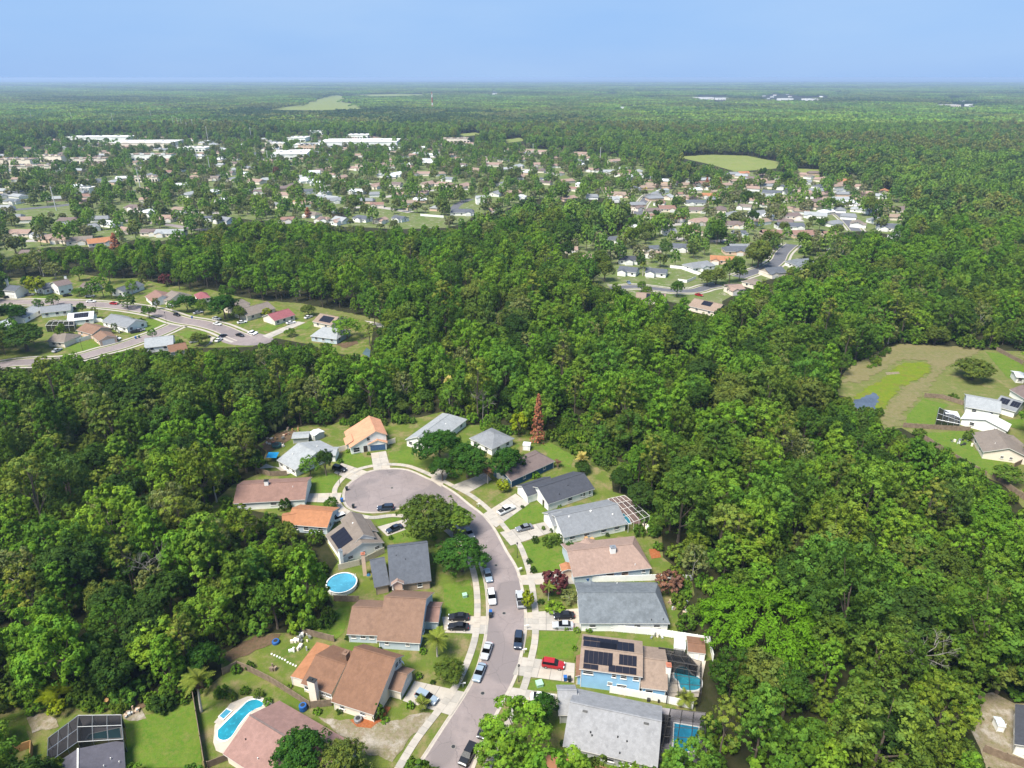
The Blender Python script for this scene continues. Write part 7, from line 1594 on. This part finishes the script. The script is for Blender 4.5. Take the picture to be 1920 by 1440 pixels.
o = scatter('woodland', SCAT, lambda k: KINDS[k]['src']); o['label'] = 'dense green wood filling the ground between and beyond the houses'
# ---- the forest out to the horizon: patches of canopy
def canopy_patch(seed, S, n, mat):
    g = np.random.default_rng(seed); V = []; T = []
    for k in range(n):
        c = np.array([g.uniform(-S / 2, S / 2), g.uniform(-S / 2, S / 2), 0]); R = g.uniform(3.6, 6.5); h = g.uniform(9, 17); k_ = g.uniform(.7, 1.3); m = 26
        d = unit(g.normal(size=(m, 3)) + [0, 0, .6]); d[:, 2] = np.abs(d[:, 2]) - .25
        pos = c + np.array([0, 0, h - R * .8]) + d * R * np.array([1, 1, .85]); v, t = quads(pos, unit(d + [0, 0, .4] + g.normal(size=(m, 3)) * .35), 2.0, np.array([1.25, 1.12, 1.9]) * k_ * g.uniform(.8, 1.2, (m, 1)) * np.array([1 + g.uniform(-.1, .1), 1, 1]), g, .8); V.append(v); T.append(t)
    return leaf_mesh('canopy', np.concatenate(V), np.concatenate(T), mat)
PS = 100.0; PATCH = []; pts = []
for k, mt in enumerate((GREENS, MIDS, DARKS, OAKS, MIDS, GREENS)):
    x, y = (-600 + 260 * k, 2050 + 60 * (k % 2)); o = link('canopy', canopy_patch(60 + k, PS * 1.15, 120, mt), None, (x, y, 0)); o['kind'] = 'stuff'; o['label'] = 'patch of treetops in the far forest'; PATCH.append(o)
y = 1690.0
while y < 16000:
    st = PS * (1 + max(0, (y - 5000)) / 5200); w = (y * CP + CAM_H * SP) * .76 + 120
    for x in np.arange(-w, w, st): pts.append((x + random.uniform(-.3, .3) * st, y + random.uniform(-.3, .3) * st, st / PS * (.95 + .2 * random.random())))
    y += st * .92
pp = np.array(pts); ok = clear_of(pp[:, :2], np.full(len(pp), 15.), np.full(len(pp), 40.), FIELDS[:1] + FIELDS[5:], 1.0)
bx, by, _ = proj(np.stack([pp[:, 0], pp[:, 1], np.full(len(pp), 3.)], 1))
PK = []
for i in np.nonzero(ok)[0]:
    if any(a - 10 < bx[i] < b + 10 and c - 1 < by[i] < d + 3.5 for a, b, c, d in HBOX if c < 230): continue
    q = patch(pp[i, 0], pp[i, 1], 620, 2.2) + RNG.uniform(-.7, .7); PK.append((str(0 if q > .9 else 1 if q > .35 else 5 if q > .1 else 4 if q > -.5 else 3 if q > -.9 else 2), pp[i, 0], pp[i, 1], pp[i, 2], RNG.uniform(0, 6.28)))
o = scatter('forest', PK, lambda k: (PATCH[int(k)],)); o['label'] = 'endless flat forest stretching to the horizon'
a = o.data.attributes['size']; fz = np.array([(s[3], s[3], 1 + (s[3] - 1) * .25) for s in PK], np.float32); a.data.foreach_set('vector', fz.ravel())

# ---- haze: pale even air
mb = MB(); mb.abox(-60500, 60500, -500, 60500, -1.5, 113.2); hz = build(mb, 'haze', None); hz['kind'] = 'stuff'; hz['label'] = 'pale even haze over the plain'
m, nt, out = new_mat('haze_air'); pv_ = nt.nodes.new('ShaderNodeVolumePrincipled'); pv_.inputs['Color'].default_value = (.46, .62, .86, 1); pv_.inputs['Density'].default_value = 0.95e-4; pv_.inputs['Anisotropy'].default_value = .1
nt.links.new(pv_.outputs[0], out.inputs['Volume']); hz.data.materials.clear(); hz.data.materials.append(m)

# ---- labels that single out look-alikes: by order from a landmark, or from the left
ORD = 'first second third fourth fifth sixth seventh eighth ninth tenth eleventh twelfth thirteenth fourteenth fifteenth sixteenth seventeenth eighteenth nineteenth twentieth'.split()
def ordn(k): return ORD[k] if k < 20 else f'{k + 1}th'
bpy.context.view_layer.update()
LM = [('the lower left pool cage', 150, 1370), ('the white-trunked lower left tree', 290, 1200), ('the lower left picture corner', 0, 1250), ('the left picture edge', 0, 1050), ('the pale bare dead tree', 290, 1070), ('the round above-ground pool', 640, 1100), ('the orange roofed house', 560, 980),
      ('the red-brown roofed house', 450, 920), ('the moss-hung oaks', 470, 790), ('the split-level back yard', 500, 1190), ('the cluttered back yard', 530, 820), ('the peach roofed house', 680, 790), ('the tall palm', 843, 735), ('the rusty conifer', 1012, 770), ('the bamboo clump', 1400, 1110),
      ('the white framed pool cage', 1200, 960), ('the tan roofed house', 1260, 1050), ('the mottled roof', 1290, 1140), ('the kidney-shaped pool', 1320, 1270), ('the rectangular pool', 1320, 1380), ('the lower right sandy yard', 1840, 1360), ('the long meadow fence', 1800, 880), ('the meadow pond', 1620, 760),
      ('the lower picture edge right of the pools', 1500, 1430), ('the lower right picture corner', 1700, 1430), ('the right picture edge', 1910, 1100), ('the middle of the right-hand wood', 1500, 900), ('the bare right-wood trees', 1740, 1220), ('the right-wood fan palm', 1470, 700)]
by = {}
for o in COL.objects:
    if 'label' in o and o.parent is None and 'group' in o:
        lab = o['label']; wood = ' wood ' in lab and o['category'] == 'tree'
        by.setdefault((lab.split(' in the ')[0] if wood else lab, wood), []).append(o)
for (lab, wood), os_ in by.items():
    if len(os_) < 2: continue
    L0 = [o.matrix_world.translation for o in os_]; X, Y, _ = proj(np.array([(p.x, p.y, 6.0) for p in L0]))
    if wood:
        tk = {}
        for i, o in enumerate(os_):
            d = [math.hypot(X[i] - l[1], Y[i] - l[2]) for l in LM]; j = int(np.argmin(d)); tk.setdefault(j, []).append((d[j], o))
        for j, it in tk.items():
            for k, (_, o) in enumerate(sorted(it, key=lambda q: q[0])): o['label'] = f'{lab}, {ordn(k)} nearest {LM[j][0]}'
    else:
        for k, i in enumerate(np.argsort(X)): os_[i]['label'] = f'{lab}, {ordn(k)} such from left'
